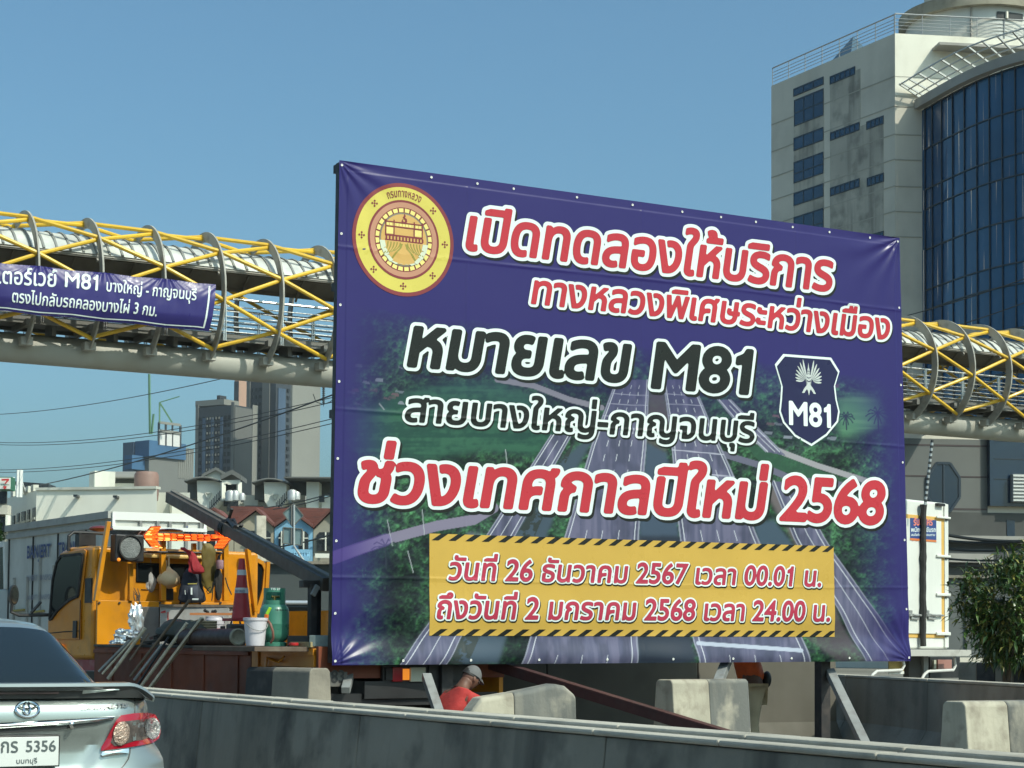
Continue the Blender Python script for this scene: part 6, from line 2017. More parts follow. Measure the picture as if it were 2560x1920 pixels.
# rolled rubber mat / pipe
r0, r1 = W3(594, 1591, 19.2), W3(455, 1592, 20.3)
r0.z = r1.z = FZB + .09
rl_ = thing('rubber_roll', 'dark red-brown pipe roll with a pale end lying along the truck bed', 'pipe', r0)
B().cyl(r0, r1, .088, n=32).build('roll_body', mat('roll_brown', (.05, .022, .018), .5, dirt=.4, dirt_col=(.09, .05, .04), scale=5, vary=.3), rl_, smooth=True)
dd = (r0 - r1).normalized()
B().lathe(r0, [(.09, -.01), (.091, .018), (.078, .024), (.06, .014), (.05, .008), (.02, .006), (0, .005)], 32, dd).build('end_cap', mat('cap_pale', (.36, .34, .26), .7, dirt=.6, dirt_col=(.16, .14, .1), scale=14, vary=.3), rl_, smooth=True)
# toolbox with pale lid edge
def bed_box(x0, x1, ytop, depth, dy, label, name, cat, m, z0=FZB):
    a, b_ = atD(x0, ytop, depth), atD(x1, ytop, depth)
    t = thing(name, label, cat, Vector((a.x, a.y, z0)))
    dx = (b_ - a); dx.z = 0; nn = Vector((-dx.y, dx.x, 0)).normalized()
    P = [Vector((p.x, p.y, z0)) for p in (a, b_, b_ + nn * dy, a + nn * dy)]
    B().prism(P, (0, 0, a.z - z0)).build('box_body', m, t, bevel=.006)
    return t, P, a.z
tbx, P, zt_ = bed_box(400, 573, 1517, 22.25, .3, 'pale grey metal site box with a red mark below the backpack', 'site_box', 'tool box', mat('box_pale', (.48, .47, .44), .6, dirt=.6, dirt_col=(.28, .26, .22), scale=6, vary=.2))
B().prism([P[0] + Vector((-.02, -.02, zt_ - FZB)), P[1] + Vector((.03, -.02, zt_ - FZB)), P[2] + Vector((.03, 0, zt_ - FZB)), P[3] + Vector((-.02, 0, zt_ - FZB))], (0, 0, .03)).build('lid', mat('lid_brown', (.16, .13, .1), .7, dirt=.5, dirt_col=(.3, .27, .22), scale=8), tbx)
q = B(); fpx = lambda x, y: atD(*ZB(x, y), 22.22)
q.poly([fpx(730, 1180), fpx(790, 1160), fpx(795, 1190), fpx(735, 1200)]); q.poly([fpx(815, 1180), fpx(830, 1180), fpx(830, 1350), fpx(815, 1350)]); q.build('red_mark', mat('mark_red', (.5, .04, .04), .6), tbx)
tb2, P, zt_ = bed_box(352, 398, 1517, 22.3, .3, 'dark grey box end standing left of the pale site box', 'crate', 'crate', mat('box_grey', (.16, .16, .155), .7, dirt=.5, vary=.2, scale=5))
tb3, P, zt_ = bed_box(718, 772, 1589, 18.3, .4, 'black battery box lying at the rear end of the bed', 'battery_box', 'box', M_BLK)
tb4, P, zt_ = bed_box(773, 824, 1588, 18.0, .4, 'weathered teal grey box beside the black battery box', 'crate', 'crate', mat('teal_grey', (.15, .2, .2), .7, dirt=.6, dirt_col=(.08, .1, .1), scale=7, streak=.5))
o = B().lathe(atD(734, 1614, 18.1), [(0, 0), (.045, 0), (.05, .008), (.048, .028), (.02, .03), (.015, .022), (0, .022)], 18).build('lost_lid', mat('cap_red', (.5, .03, .03), .35), smooth=True)
tag(o, 'small round red plastic lid on the truck bed edge', 'lid')
# paint pail with lid and the orange bar across
pb2 = Vector((0, 0, 0)) + atD(536, 1606, 21.95); pb2.z = FZB
pail = thing('paint_pail', 'white lidded paint pail with red stripes behind the dark pipe roll', 'pail', pb2)
B().lathe(pb2, [(0, 0), (.1, 0), (.11, .24), (.118, .245), (.118, .3), (.11, .31), (.108, .335), (.06, .345), (0, .345)], 30).build('pail_body', M_WPL, pail, smooth=True)
for h in (.14, .175): B().lathe(pb2, [(.1115 + .01 * h, h), (.113 + .01 * h, h + .022)], 30).build('red_stripe', mat('mark_red', (.5, .04, .04), .6), pail, smooth=True)
ob_ = B().bar(W3(*ZB(1105, 1208), 21.9), W3(*ZB(1735, 1210), 21.9), .022, .028)
tag(ob_.build('orange_rod', mat('rod_orange', (.62, .24, .09), .5)), 'thin orange rod lying across the lidded paint pail', 'rod')
q = B()
for x, y in ((1300, 1165), (1330, 1185), (1400, 1180), (1430, 1175)): q.ball(W3(*ZB(x, y), 21.95), .022, 8, 6)
tag(q.build('pliers', M_BLK), 'black hand tools resting on the paint pail lid', 'hand tool')
# tool handles leaning over the bed side
M_WOOD = mat('wood_grey', (.60, .53, .40), .7, dirt=.6, dirt_col=(.2, .17, .12), scale=9, vary=.3)
M_WOOD2 = mat('wood_dark', (.12, .085, .055), .7, dirt=.5, dirt_col=(.05, .04, .03), scale=9)
for (x0, y0, x1, y1, w, m, lab, nm, xi) in ((475, 795, 948, 160, .055, M_WOOD, 'broad pale flat wooden slat, rightmost of the tools leaning on the bed side', 'timber_batten', .35),
                                 (395, 780, 812, 205, .04, M_WOOD, 'pale wooden tool handle just left of the broad slat', 'tool_handle', .35),
                                 (340, 715, 590, 395, .032, M_STEELG, 'grey metal bar among the leaning tools, short and straight', 'metal_bar', .2),
                                 (372, 760, 650, 330, .026, M_BLK, 'thin black bar between the grey bar and the pale handles', 'metal_bar', .2),
                                 (305, 685, 838, -2, .034, M_WOOD2, 'long dark brown pole reaching up to the backpack', 'pole', .5),
                                 (105, 705, 440, 250, .042, M_WOOD, 'pale round tool handle in the middle of the left group', 'tool_handle', .3),
                                 (300, 540, 470, 300, .024, M_WOOD2, 'short dark stick behind the leaning tools', 'stick', .3),
                                 (25, 640, 300, 360, .034, M_STEELG, 'silver shovel shaft, leftmost of the leaning tools', 'shovel', .3),
                                 (55, 660, 345, 340, .026, M_WOOD, 'thin pale stick next to the silver shovel shaft', 'stick', .3)):
    # the tool rests on the side rail: it passes just outside the rail, so the upper end lies over the bed
    a0, a1 = ZE(x0, y0), ZE(x1, y1)
    t_r = min(.95, max(.05, (1617 - a0[1]) / (a1[1] - a0[1]))) if a1[1] < 1612 else .97
    rp = (a0[0] + (a1[0] - a0[0]) * t_r, a0[1] + (a1[1] - a0[1]) * t_r)
    p = TM @ tl(*a0, 0, -.30); r_ = TM @ tl(*rp, 0, -.055 - w)
    s_ = r_ + (r_ - p)
    lo_k, hi_k = 1.0, 6.0
    for _ in range(40):
        mk = (lo_k + hi_k) / 2
        if to_px(p + (r_ - p) * mk)[1] > a1[1]: lo_k = mk
        else: hi_k = mk
    s_ = p + (r_ - p) * mk
    # keep it clear of the side rail
    o = B().tube([p, p.lerp(s_, .5) + Vector((0, 0, 0)), s_], w / 2, 8) if 'batten' not in nm else B().bar(p, s_, w, w * .45)
    tag(o.build(nm, m, smooth='batten' not in nm), lab, 'tool', 'tools leaning over the truck bed side')
for k, (x0, y0, x1, y1) in enumerate(((590, 330, 700, 255), (690, 245, 960, 175), (480, 345, 640, 290))):
    q = B().bar(W3(*ZE(x0, y0), 21.0), W3(*ZE(x1, y1), 21.0), .05, .03)
    tag(q.build('scrap_bar', mat('scrap_brown', (.09, .05, .045), .7, vary=.3)), ('dark scrap bar crossing behind the leaning tools', 'long reddish scrap bar in front of the pale site box', 'short scrap bar beside the silver sheet')[k], 'scrap bar')
q = B()
rs_ = random.Random(9)
for k in range(14):
    p = W3(*ZE(430 + 60 * k * .9, 400 + rs_.uniform(-40, 0)), 20.9 + rs_.uniform(-.2, .3)); p.z = FZB + rs_.uniform(.01, .12)
    q.bar(p, p + Vector((rs_.uniform(-.3, .3), rs_.uniform(-.2, .2), rs_.uniform(-.05, .12))), rs_.uniform(.03, .09), rs_.uniform(.02, .05))
o = q.build('tool_clutter', M_RUB); o['kind'] = 'stuff'; tag(o, 'dark jumble of small tools and scrap on the bed', 'clutter')
# more loads: rope coil, folded tarpaulin, planks, jerrycan
o = B()
for k in range(5): o.tube([W3(505, 1575, 21.0) + Vector((.16 * math.cos(a), .12 * math.sin(a), -.02 + .028 * k)) for a in np.linspace(0, 2 * math.pi, 25)[:-1]], .016, 6, closed=True)
tag(o.build('rope_coil', mat('rope_tan', (.35, .28, .17), .8, vary=.3, scale=20), smooth=True), 'tan rope coil lying in front of the pale site box', 'rope')
tc0 = W3(462, 1580, 20.9)
o = B().grid(lambda u, v: tc0 + Vector((.34 * math.cos(2 * math.pi * u) * math.sin(math.pi * v) * (1 + .3 * mnoise.noise(Vector((u * 5, v * 4, 2)))), .2 * math.sin(2 * math.pi * u) * math.sin(math.pi * v), max(FZB + .002 - tc0.z, .13 * math.cos(math.pi * v) + .05 * mnoise.noise(Vector((u * 7, v * 7, 8)))))), 30, 16)
tag(o.build('folded_tarpaulin', mat('tarp_dark', (.06, .065, .055), .6, vary=.4, scale=9), smooth=True), 'crumpled dark tarpaulin behind the leaning tools', 'tarpaulin')
for k, (x0, y0, x1, y1, d, w) in enumerate(((430, 1598, 590, 1575, 20.4, .11), (440, 1604, 560, 1596, 20.2, .08))):
    tag(B().bar(W3(x0, y0, d + .5), W3(x1, y1, d), w, .025).build('wooden_plank', M_WOOD), ('upper weathered plank lying behind the pipe roll', 'lower weathered plank lying behind the pipe roll')[k], 'plank')
jc = W3(590, 1575, 20.6); jc.z = FZB
jt = thing('jerrycan', 'small dark jerrycan between the pipe roll and the cone', 'jerrycan', jc)
B().box(jc.x - .1, jc.x + .1, jc.y - .06, jc.y + .06, FZB, FZB + .24).build('can_body', mat('can_grey', (.10, .09, .085), .5, dirt=.5), jt, bevel=.02)
B().tube([jc + Vector((-.06, 0, .24)), jc + Vector((-.05, 0, .28)), jc + Vector((.04, 0, .28)), jc + Vector((.05, 0, .24))], .012, 6).build('can_handle', M_BLK, jt)
# crumpled silver sheet
M_FOIL = mat('foil', (.80, .80, .78), .36, metal=.85)
fs = thing('silver_sheet', 'crumpled shiny silver sheet heaped in the corner of the truck bed', 'sheet', TM @ Vector((.3, yH - .4, FZB)))
def foil(cx, cy, rx, ry, depth, sd, n=34):
    c = W3(*ZB(cx, cy), depth); k = depth / 4630 / 5.144
    def fn(u, v):
        a = 2 * math.pi * u; b = math.pi * v
        d = Vector((math.sin(b) * math.cos(a), math.sin(b) * math.sin(a), math.cos(b)))
        f = 1 + .75 * abs(mnoise.noise(d * 1.9 + Vector((sd, 0, 0)))) - .3 + .14 * abs(mnoise.noise(d * 4.2 + Vector((sd, 3, 0)))) - .04
        p = Vector((d.x * rx * k * f, d.y * rx * k * .7 * f, d.z * ry * k * f))
        p.z = max(p.z, FZB + .005 - c.z)
        return c + p
    return B().grid(fn, n, n // 2)
foil(410, 1270, 110, 200, 21.55, 1.0).build('upper_fold', M_FOIL, fs, smooth=True)
foil(290, 1480, 190, 90, 21.3, 5.0).build('lower_fold', M_FOIL, fs, smooth=True)
foil(180, 1590, 120, 75, 21.2, 9.0).build('lower_fold', M_FOIL, fs, smooth=True)
# things hanging on the rail
M_CLR = mat('clear_bag', (.55, .54, .52), .18, spec=.6, vary=.3, scale=30, alpha=.8)
def hang_body(prof, cx, ysc, depth, m, name, label, cat, seed, flat=.7, amp=.25, n=26):
    """prof: (y px in ZB, half width px)"""
    k = depth / 4630 / 5.144
    t = thing(name, label, cat, W3(*ZB(cx, prof[0][0]), depth))
    def fn(u, v):
        f = v * (len(prof) - 1); i = min(int(f), len(prof) - 2); g = f - i
        y = prof[i][0] * (1 - g) + prof[i + 1][0] * g; w = prof[i][1] * (1 - g) + prof[i + 1][1] * g
        xo = (prof[i][2] if len(prof[i]) > 2 else 0) * (1 - g) + (prof[i + 1][2] if len(prof[i + 1]) > 2 else 0) * g
        a = 2 * math.pi * u
        r = w * 1.12 * (1 + amp * mnoise.noise(Vector((math.cos(a) * 1.7, math.sin(a) * 1.7, y / 90 + seed))))
        c = W3(*ZB(cx + xo, y), depth)
        return c + Vector((r * k * math.cos(a), r * k * flat * math.sin(a), 0))
    B().grid(fn, n, 20).build(name + '_body' if name != 'coat' else 'cloth', m, t, smooth=True)
    return t
DHd = 22.55
t = hang_body([(575, 4), (640, 22), (720, 48), (800, 60), (870, 58), (910, 34), (938, 5)], 602, 1, DHd, M_CLR, 'plastic_bag', 'clear plastic bag hanging empty at the left of the rail', 'bag', 3, .6, .5)
q = B(); q.tube([W3(*ZB(602, 575), DHd), W3(*ZB(600, 420), DHd)], .004, 5); q.build('string', M_CLR, t)
t = hang_body([(595, 12), (625, 30), (655, 70), (695, 110), (740, 130), (790, 134), (828, 118), (855, 80), (872, 40), (885, 6)], 832, 1, DHd, mat('cream_bag', (.66, .50, .30), .5, vary=.15, scale=12, bump=.2, bscale=20), 'cloth_bag', 'round cream bag hanging full between clear bag and backpack', 'bag', 6, .8, .16)
q = B(); q.tube([W3(*ZB(832, 600), DHd), W3(*ZB(832, 470), DHd)], .012, 6); q.tube([W3(*ZB(790, 640), DHd + .02), W3(*ZB(785, 520), DHd)], .025, 6); q.build('bag_neck', mat('cream_bag'), t)
M_NAVYC = mat('backpack_navy', (.028, .036, .055), .7, vary=.3, scale=14, bump=.3, bscale=60)
t = hang_body([(620, 60), (690, 105), (760, 118), (860, 135), (960, 158), (1030, 160), (1062, 130), (1068, 20)], 1130, 1, DHd, M_NAVYC, 'backpack', 'dark navy backpack hanging on the rail under a red cloth', 'backpack', 8, .55, .12)
q = B(); q.add([W3(*ZB(x, y), DHd - .175) for x, y in ((1075, 815), (1190, 812), (1200, 800), (1195, 825), (1080, 828))], [(0, 1, 2, 3, 4)]); q.build('yellow_trim', mat('trim_yellow', (.5, .42, .1), .5), t)
q = B(); q.bar(W3(*ZB(1125, 870), DHd - .2), W3(*ZB(1125, 960), DHd - .2), .02, .006); q.bar(W3(*ZB(1135, 1018), DHd - .21), W3(*ZB(1215, 1018), DHd - .21), .006, .02); q.bar(W3(*ZB(1040, 900), DHd - .2), W3(*ZB(1045, 960), DHd - .2), .01, .006); q.build('pale_print', M_WHITE, t)
k_ = DHd / 4630 / 5.144
q = B(); q.grid(lambda u, v: W3(*ZB(1080 + 130 * u, 840 + 190 * v), DHd - .165 - .03 * math.sin(math.pi * u) * math.sin(math.pi * v)), 8, 8); q.build('front_pocket', mat('backpack_grey', (.06, .07, .095), .7, vary=.2, scale=14), t, smooth=True)
t = hang_body([(350, 20, -110), (380, 42, -90), (400, 45, -40), (430, 40, 0), (470, 45, 20), (540, 60, 40), (620, 85, 60), (670, 82, 70), (695, 30, 75)], 1120, 1, DHd - .14, mat('red_cloth', (.36, .02, .03), .8, vary=.3, scale=15), 'red_cloth', 'crumpled red cloth draped over the rail above the backpack', 'cloth', 12, .5, .5)
t = hang_body([(300, 50, -30), (360, 75), (430, 85), (520, 82), (620, 85), (720, 92), (800, 80), (850, 60), (940, 12, 30)], 1345, 1, DHd, mat('coat_olive', (.17, .125, .025), .6, vary=.4, scale=9), 'coat', 'long olive yellow raincoat hanging right of the backpack', 'coat', 15, .35, .3)
t = hang_body([(515, 38), (540, 42), (600, 42), (630, 36), (634, 2)], 1490, 1, DHd - .05, mat('cup_pink', (.36, .22, .25), .25, spec=.6), 'cup', 'small pinkish metal cup hanging near the right post', 'cup', 18, 1, .05)
q = B(); q.tube([W3(*ZB(1490, 515), DHd - .05), W3(*ZB(1495, 425), DHd - .05)], .006, 5); q.tube([W3(*ZB(1460, 540), DHd), W3(*ZB(1480, 470), DHd), W3(*ZB(1500, 440), DHd)], .014, 5); q.build('strap', M_BLK, t)
t = hang_body([(640, 30), (720, 42), (820, 45), (920, 40), (1000, 30), (1035, 10)], 1470, 1, DHd + .02, mat('dark_cloth', (.028, .026, .024), .8, vary=.3, scale=12), 'dark_cloth', 'black cloth bundle hanging below the small cup', 'cloth', 21, .5, .35)
cab_ = thing('cable_coil', 'loose black cables trailing down from the raincoat', 'cable', W3(*ZB(1390, 900), DHd - .1))
q = B()
q.tube([W3(*ZB(x, y), DHd - .1) for x, y in ((1400, 800), (1395, 870), (1370, 930), (1335, 950), (1320, 920), (1340, 880), (1375, 860))], .006, 5)
q.tube([W3(*ZB(x, y), DHd - .1) for x, y in ((1420, 760), (1405, 860), (1395, 960), (1385, 1040))], .006, 5)
q.tube([W3(*ZB(x, y), DHd - .1) for x, y in ((1560, 740), (1590, 850), (1640, 960))], .008, 5)
q.build('cable', M_BLK, cab_, smooth=True)
tw2 = thing('dry_twigs', 'bunch of dry dark twigs standing by the silver sheet', 'twigs', W3(*ZB(420, 1100), 22.3))
q = B()
for k in range(9):
    r_ = random.Random(k)
    q.tube([W3(*ZB(430 + r_.uniform(-15, 15), 1110), 22.3), W3(*ZB(420 + r_.uniform(-45, 45), 990 + r_.uniform(-20, 40)), 22.3), W3(*ZB(410 + r_.uniform(-55, 55), 900 + r_.uniform(-30, 60)), 22.3)], [.012, .008, .004], 5)
q.build('twig', M_WOOD2, tw2)
q = B(); q.tube([W3(*ZB(x, y), 22.45) for x, y in ((140, 1025), (150, 980), (190, 950), (230, 980), (245, 1025))], .012, 6); q.tube([W3(*ZB(x, y), 22.45) for x, y in ((165, 1025), (175, 990), (195, 970), (215, 995), (220, 1025))], .01, 6)
tag(q.build('wire_loop', M_WOOD2, smooth=True), 'small dark loop of hose on the headboard ledge at left', 'hose')

# van glimpsed behind the cylinder
vn = thing('parked_van', 'dark van roof and glass glimpsed between the gas cylinder and the beam rack', 'van', atD(735, 1640, 33))
M_VAN = mat('van_dark', (.05, .055, .06), .25, spec=.6)
va, vb = atD(690, 1505, 33), atD(805, 1505, 33)
vv = Vector((.35, .93, 0)) * 3.5
def vbox(z0, z1, ins, m, nm):
    d = (vb - va); d.z = 0
    P = [Vector((p.x, p.y, z0)) for p in (va, va + d, va + d + vv, va + vv)]
    Q = [Vector((p.x, p.y, z1)) for p in (va + d * ins, va + d * (1 - ins), va + d * (1 - ins) + vv * .9, va + d * ins + vv * .1)]
    return B().hexa(P, Q).build(nm, m, vn, bevel=.04)
vbox(.5, 1.75, 0, M_VAN, 'van_body'); vbox(1.75, va.z - .05, .06, M_CABG, 'van_glass'); vbox(va.z - .05, va.z + .03, .04, mat('van_roof', (.6, .62, .62), .2, metal=.5), 'van_roof')
# ------------------------------------------------------------------ WHITE CONTAINER TRUCK far left
M_CW = mat('container_white', (.56, .56, .51), .55, dirt=.5, dirt_col=(.3, .3, .27), scale=1.2, vary=.15, streak=.4)
M_CW2 = mat('container_rail', (.36, .36, .33), .6, dirt=.5, dirt_col=(.2, .19, .17), scale=2)
M_CBL = mat('lettering_blue', (.05, .075, .19), .6, dirt=.5, dirt_col=(.25, .26, .3), scale=3)
CD = 36.0
cc_ = atD(280, 1279, CD); cz1 = cc_.z
cg = Vector((cc_.x, cc_.y, 0))
sdir = az(-5.5); edir = az(97)
ce = line_hit(15, cg, sdir); cr_ = line_hit(511, cg, edir)
ct = thing('container_truck', 'white box truck with blue lettering on its shaded side, behind the yellow work truck', 'truck', cg)
CZ0 = 1.15
q = B(); q.prism([p + Vector((0, 0, CZ0)) for p in (cg, cr_, cr_ + (ce - cg), ce)], (0, 0, cz1 - CZ0)); q.build('box_body', M_CW, ct)
sn = Vector((-sdir.y, sdir.x, 0)); sn = sn if sn.x < 0 else -sn
en = Vector((-edir.y, edir.x, 0)); en = en if en.y < 0 else -en
Ls = (ce - cg).length; Le = (cr_ - cg).length
q = B()
q.bar(cg + sn * .03 + Vector((0, 0, cz1 - .06)), ce + sn * .03 + Vector((0, 0, cz1 - .06)), .1, .14); q.bar(cg + sn * .02 + Vector((0, 0, cz1 - .24)), ce + sn * .02 + Vector((0, 0, cz1 - .24)), .05, .1)
q.bar(cg + sn * .03 + Vector((0, 0, CZ0 + .05)), ce + sn * .03 + Vector((0, 0, CZ0 + .05)), .1, .12)
q.build('side_rail', M_CW2, ct)
for px_ in (20, 80, 142, 212):
    q = B()
    p = line_hit(px_, cg, sdir); q.bar(p + sn * .012 + Vector((0, 0, CZ0 + .1)), p + sn * .012 + Vector((0, 0, cz1 - .3)), .035, .03, Vector((0, 1, 0)))
    q.build('panel_seam', M_BLK, ct)
for px_ in (35, 68, 99, 133, 152, 182, 235):
    q = B()
    p = line_hit(px_, cg, sdir); q.bar(p + sn * .025 + Vector((0, 0, CZ0 + .15)), p + sn * .025 + Vector((0, 0, cz1 - .75 - .2 * (px_ % 3))), .04, .05, Vector((0, 1, 0)))
    q.build('lock_rod', M_CW2, ct)
q = B()
for px_, yy in ((112, 1527), (64, 1524)):
    p = line_hit(px_, cg, sdir); q.bar(p + sn * .04 + Vector((0, 0, zat(px_, yy, p))), p + sn * .04 + sdir * .7 + Vector((0, 0, zat(px_, yy, p) - .02)), .05, .04)
q.build('latch', mat('latch_yellow', (.35, .27, .06), .6), ct)
def side_text(txt, xa, ya, xb, yb_, hpx, thr):
    pa, pb_ = line_hit(xa, cg, sdir) + sn * .03, line_hit(xb, cg, sdir) + sn * .03
    za, zb = zat(xa, ya, pa), zat(xb, yb_, pb_)
    em = hpx / FPX * CD / .69
    s = B()
    # equal steps along the wall, not along the picture
    flat_text(s, txt, lambda x, y: pa.lerp(pb_, x) + Vector((0, 0, za * (1 - x) + zb * x + y * em)), thr=thr, res=22)
    return s
side_text('BANJERT', 67, 1396, 125, 1391, 34, .022).build('side_lettering', M_CBL, ct)
side_text('TRANSPORT', 145, 1389, 232, 1382, 34, .022).build('side_lettering', M_CBL, ct)
M_CBL2 = mat('lettering_faint', (.24, .25, .30), .6, dirt=.6, dirt_col=(.4, .4, .4), scale=3)
for y, h in ((1452, 15), (1500, 13)):
    side_text('BANJERT TRANSPORT', 67, y, 135, y - 3, h, .01).build('small_lettering', M_CBL2, ct)
q = B(); q.prism([p + sn * o + Vector((0, 0, CZ0 - .5)) for p, o in ((cg, 0), (cg, -.1), (ce, -.1), (ce, 0))], (0, 0, .38)); q.build('side_skirt', mat('skirt_red', (.30, .07, .07), .6, dirt=.5, dirt_col=(.4, .35, .33), scale=2), ct)
# rear end frame and bars
q = B()
for f0, f1 in ((0, .03), (.97, 1)):
    q.bar(cg.lerp(cr_, (f0 + f1) / 2) + en * .02 + Vector((0, 0, CZ0)), cg.lerp(cr_, (f0 + f1) / 2) + en * .02 + Vector((0, 0, cz1)), Le * .03, .06, Vector((0, 1, 0)))
zl = zat(290, 1320, cg)
q.bar(cg + en * .02 + Vector((0, 0, cz1 - .08)), cr_ + en * .02 + Vector((0, 0, cz1 - .08)), .05, .16); q.bar(cg + en * .05 + Vector((0, 0, zl)), cr_ + en * .05 + Vector((0, 0, zl)), .1, .07)
q.build('end_frame', mat('frame_white', (.72, .72, .68), .5), ct)
q = B()
for px_ in (347, 390, 421, 462, 498):
    p = line_hit(px_, cg + en * .03, edir); q.bar(p + Vector((0, 0, CZ0)), p + Vector((0, 0, cz1 - .16)), .055, .05, Vector((0, 1, 0)))
q.build('door_bar', mat('bar_grey', (.2, .2, .19), .5), ct)
q = B(); q.prism([v + en * .012 + Vector((0, 0, zl - .9)) for v in (line_hit(352, cg, edir), line_hit(460, cg, edir))] + [v + en * .012 + Vector((0, 0, cz1 - .3)) for v in (line_hit(460, cg, edir), line_hit(352, cg, edir))], en * .004); q.build('pale_panel', mat('pale_green', (.62, .66, .58), .6, dirt=.4, dirt_col=(.45, .5, .42), scale=4), ct)
s = B(); pa, pb_ = line_hit(462, cg + en * .06, edir), line_hit(484, cg + en * .06, edir)
flat_text(s, 'ip', lambda x, y: pa.lerp(pb_, x) + Vector((0, 0, zat(470, 1332, pa) + y * .2)), thr=.02, res=20); s.build('end_lettering', M_CBL, ct)
q = B(); fr_c = line_hit(14, cg, sdir)
cf = line_hit(-75, cg, sdir)
cbk = [p for p in (fr_c, fr_c + edir * 1.9, cf + edir * 1.9, cf)]
q.hexa([p + Vector((0, 0, .6)) for p in cbk], [p + Vector((0, 0, zat(10, 1470, fr_c))) for p in cbk]); q.build('cab', mat('cab_pale', (.42, .45, .44), .4, coat=.3), ct, bevel=.05)
q = B(); c2 = [fr_c + sdir * .1, fr_c + sdir * .1 + edir * 1.85, cf + edir * 1.85, cf + sdir * -.8]
q.hexa([p + Vector((0, 0, zat(10, 1470, fr_c) - .02)) for p in cbk], [p + Vector((0, 0, zat(10, 1362, fr_c))) for p in c2]); q.build('cab_glass', M_CABG, ct)
q = B()
for i in range(4): q.bar(cbk[i] + Vector((0, 0, zat(10, 1470, fr_c) - .02)), c2[i] + Vector((0, 0, zat(10, 1362, fr_c))), .1)
for i in range(4): q.bar(c2[i] + Vector((0, 0, zat(10, 1360, fr_c))), c2[(i + 1) % 4] + Vector((0, 0, zat(10, 1360, fr_c))), .12)
q.build('cab_frame', mat('frame_white'), ct)
for f in (.12, .3, .85):
    p = cg.lerp(ce, f)
    o = B().lathe(p + Vector((.05, 0, .5)), [(.2, 0), (.48, .0), (.5, .05), (.5, .2), (.45, .25), (.2, .25)], 24, (1, 0, 0)).build('wheel', M_RUB, ct, smooth=True)

# ------------------------------------------------------------------ WHITE BOX TRUCK on the right, rear doors towards us
Z6 = lambda x, y: (2220 + x / 3.191, 1180 + y / 3.191)
BD = 28.0
bdir = az(74)
bR = atD(*Z6(477, 250), BD); bz1 = bR.z; bR.z = 0
bn = Vector((bdir.y, -bdir.x, 0)); bn = bn if bn.y < 0 else -bn
def bx(px, py, off=0.0): return on_plane(px, py, bR + bn * off, bn)
bL = bR - bdir * 2.3
bz0 = bx(*Z6(400, 1412)).z
bt = thing('box_truck', 'white box truck seen from behind with yellow-edged doors, right of the billboard', 'truck', bR)
M_BW = mat('box_white', (.66, .67, .62), .45, dirt=.25, dirt_col=(.5, .5, .45), scale=2, vary=.06, streak=.2)
q = B(); q.prism([p + Vector((0, 0, bz0)) for p in (bL, bR, bR - bn * 5.5, bL - bn * 5.5)], (0, 0, bz1 - bz0)); q.build('box_body', M_BW, bt, bevel=.03)
def bpan(x0, x1, y0, y1, t, m, nm, off=0.0, par=None, bev=.004):
    a, b_ = bx(*Z6(x0, y0), off), bx(*Z6(x1, y1), off)
    s0, s1 = (a - bL).dot(bdir), (b_ - bL).dot(bdir)
    zz = sorted((a.z, b_.z))
    q = B(); P = [bL + bdir * s + bn * o for s, o in ((s0, off), (s1, off), (s1, off + t), (s0, off + t))]
    q.prism([Vector((p.x, p.y, zz[0])) for p in P], (0, 0, zz[1] - zz[0]))
    return q.build(nm, m, par or bt, bevel=bev)
M_YS = mat('seal_yellow', (.62, .38, .10), .5)
bpan(-120, 445, 310, 1325, .012, M_YS, 'door_seal')
bpan(-120, 415, 345, 1292, .03, M_BW, 'door_panel')
bpan(440, 474, 255, 1400, .025, M_BW, 'corner_post')
for y in (350, 658, 965, 1276): 
    h = bpan(380, 490, y, y + 28, .03, M_BW, 'hinge', .03, bev=.01)
    bpan(452, 470, y + 28, y + 38, .03, M_BLK, 'hinge_pin', .02, h)
a, b_ = bx(*Z6(282, 258), .07), bx(*Z6(280, 1390), .07)
q = B(); q.tube([a.lerp(b_, i / 24) + bdir * .006 * math.sin(i * 1.9) for i in range(25)], [.045 * (1 if i % 9 else 1.25) for i in range(25)], 8); q.build('rubber_bar', M_RUB, bt, smooth=True)
sk = bpan(175, 385, 365, 560, .003, mat('sticker_blue', (.03, .06, .20), .4), 'sticker', .031)
bpan(175, 385, 527, 560, .003, mat('sticker_orange', (.6, .18, .05), .4), 'sticker_band', .034, sk, 0)
def btext(txt, x0, x1, yb_, h, m, nm, thr=.015):
    a, b_ = bx(*Z6(x0, yb_), .036), bx(*Z6(x1, yb_), .036)
    s = B(); em = h / 3.191 / FPX * BD
    flat_text(s, txt, lambda x, y: a.lerp(b_, x) + Vector((0, 0, y * em)), thr=thr, res=22); s.build(nm, m, sk)
btext('รับสมัคร', 205, 355, 425, 80, mat('sticker_red', (.65, .2, .15), .4), 'sticker_heading', .03)
btext('พนักงานขับรถ', 185, 380, 478, 50, M_WHITE, 'sticker_line')
btext('สนใจติดต่อสอบถาม', 185, 375, 510, 26, M_WHITE, 'sticker_line')
btext('โทร', 190, 240, 550, 26, mat('sticker_red'), 'sticker_line')
for x0, x1 in ((165, 285), (300, 440)):
    hnd = B(); hnd.tube([bx(*Z6(x0, 1130), .06), bx(*Z6((x0 + x1) / 2, 1142), .08), bx(*Z6(x1, 1145), .06)], .016, 7); hnd.tube([bx(*Z6(x0 + 15, 1105), .06), bx(*Z6(x0 + 12, 1150), .06)], .03, 7); hnd.bar(bx(*Z6(x0 + 20, 1160), .05), bx(*Z6(x0 + 80, 1166), .05), .02, .05)
    hnd.build('door_handle', M_STEELG, bt)
bpan(375, 430, 248, 275, .06, M_BLK, 'roof_lamp', .0)
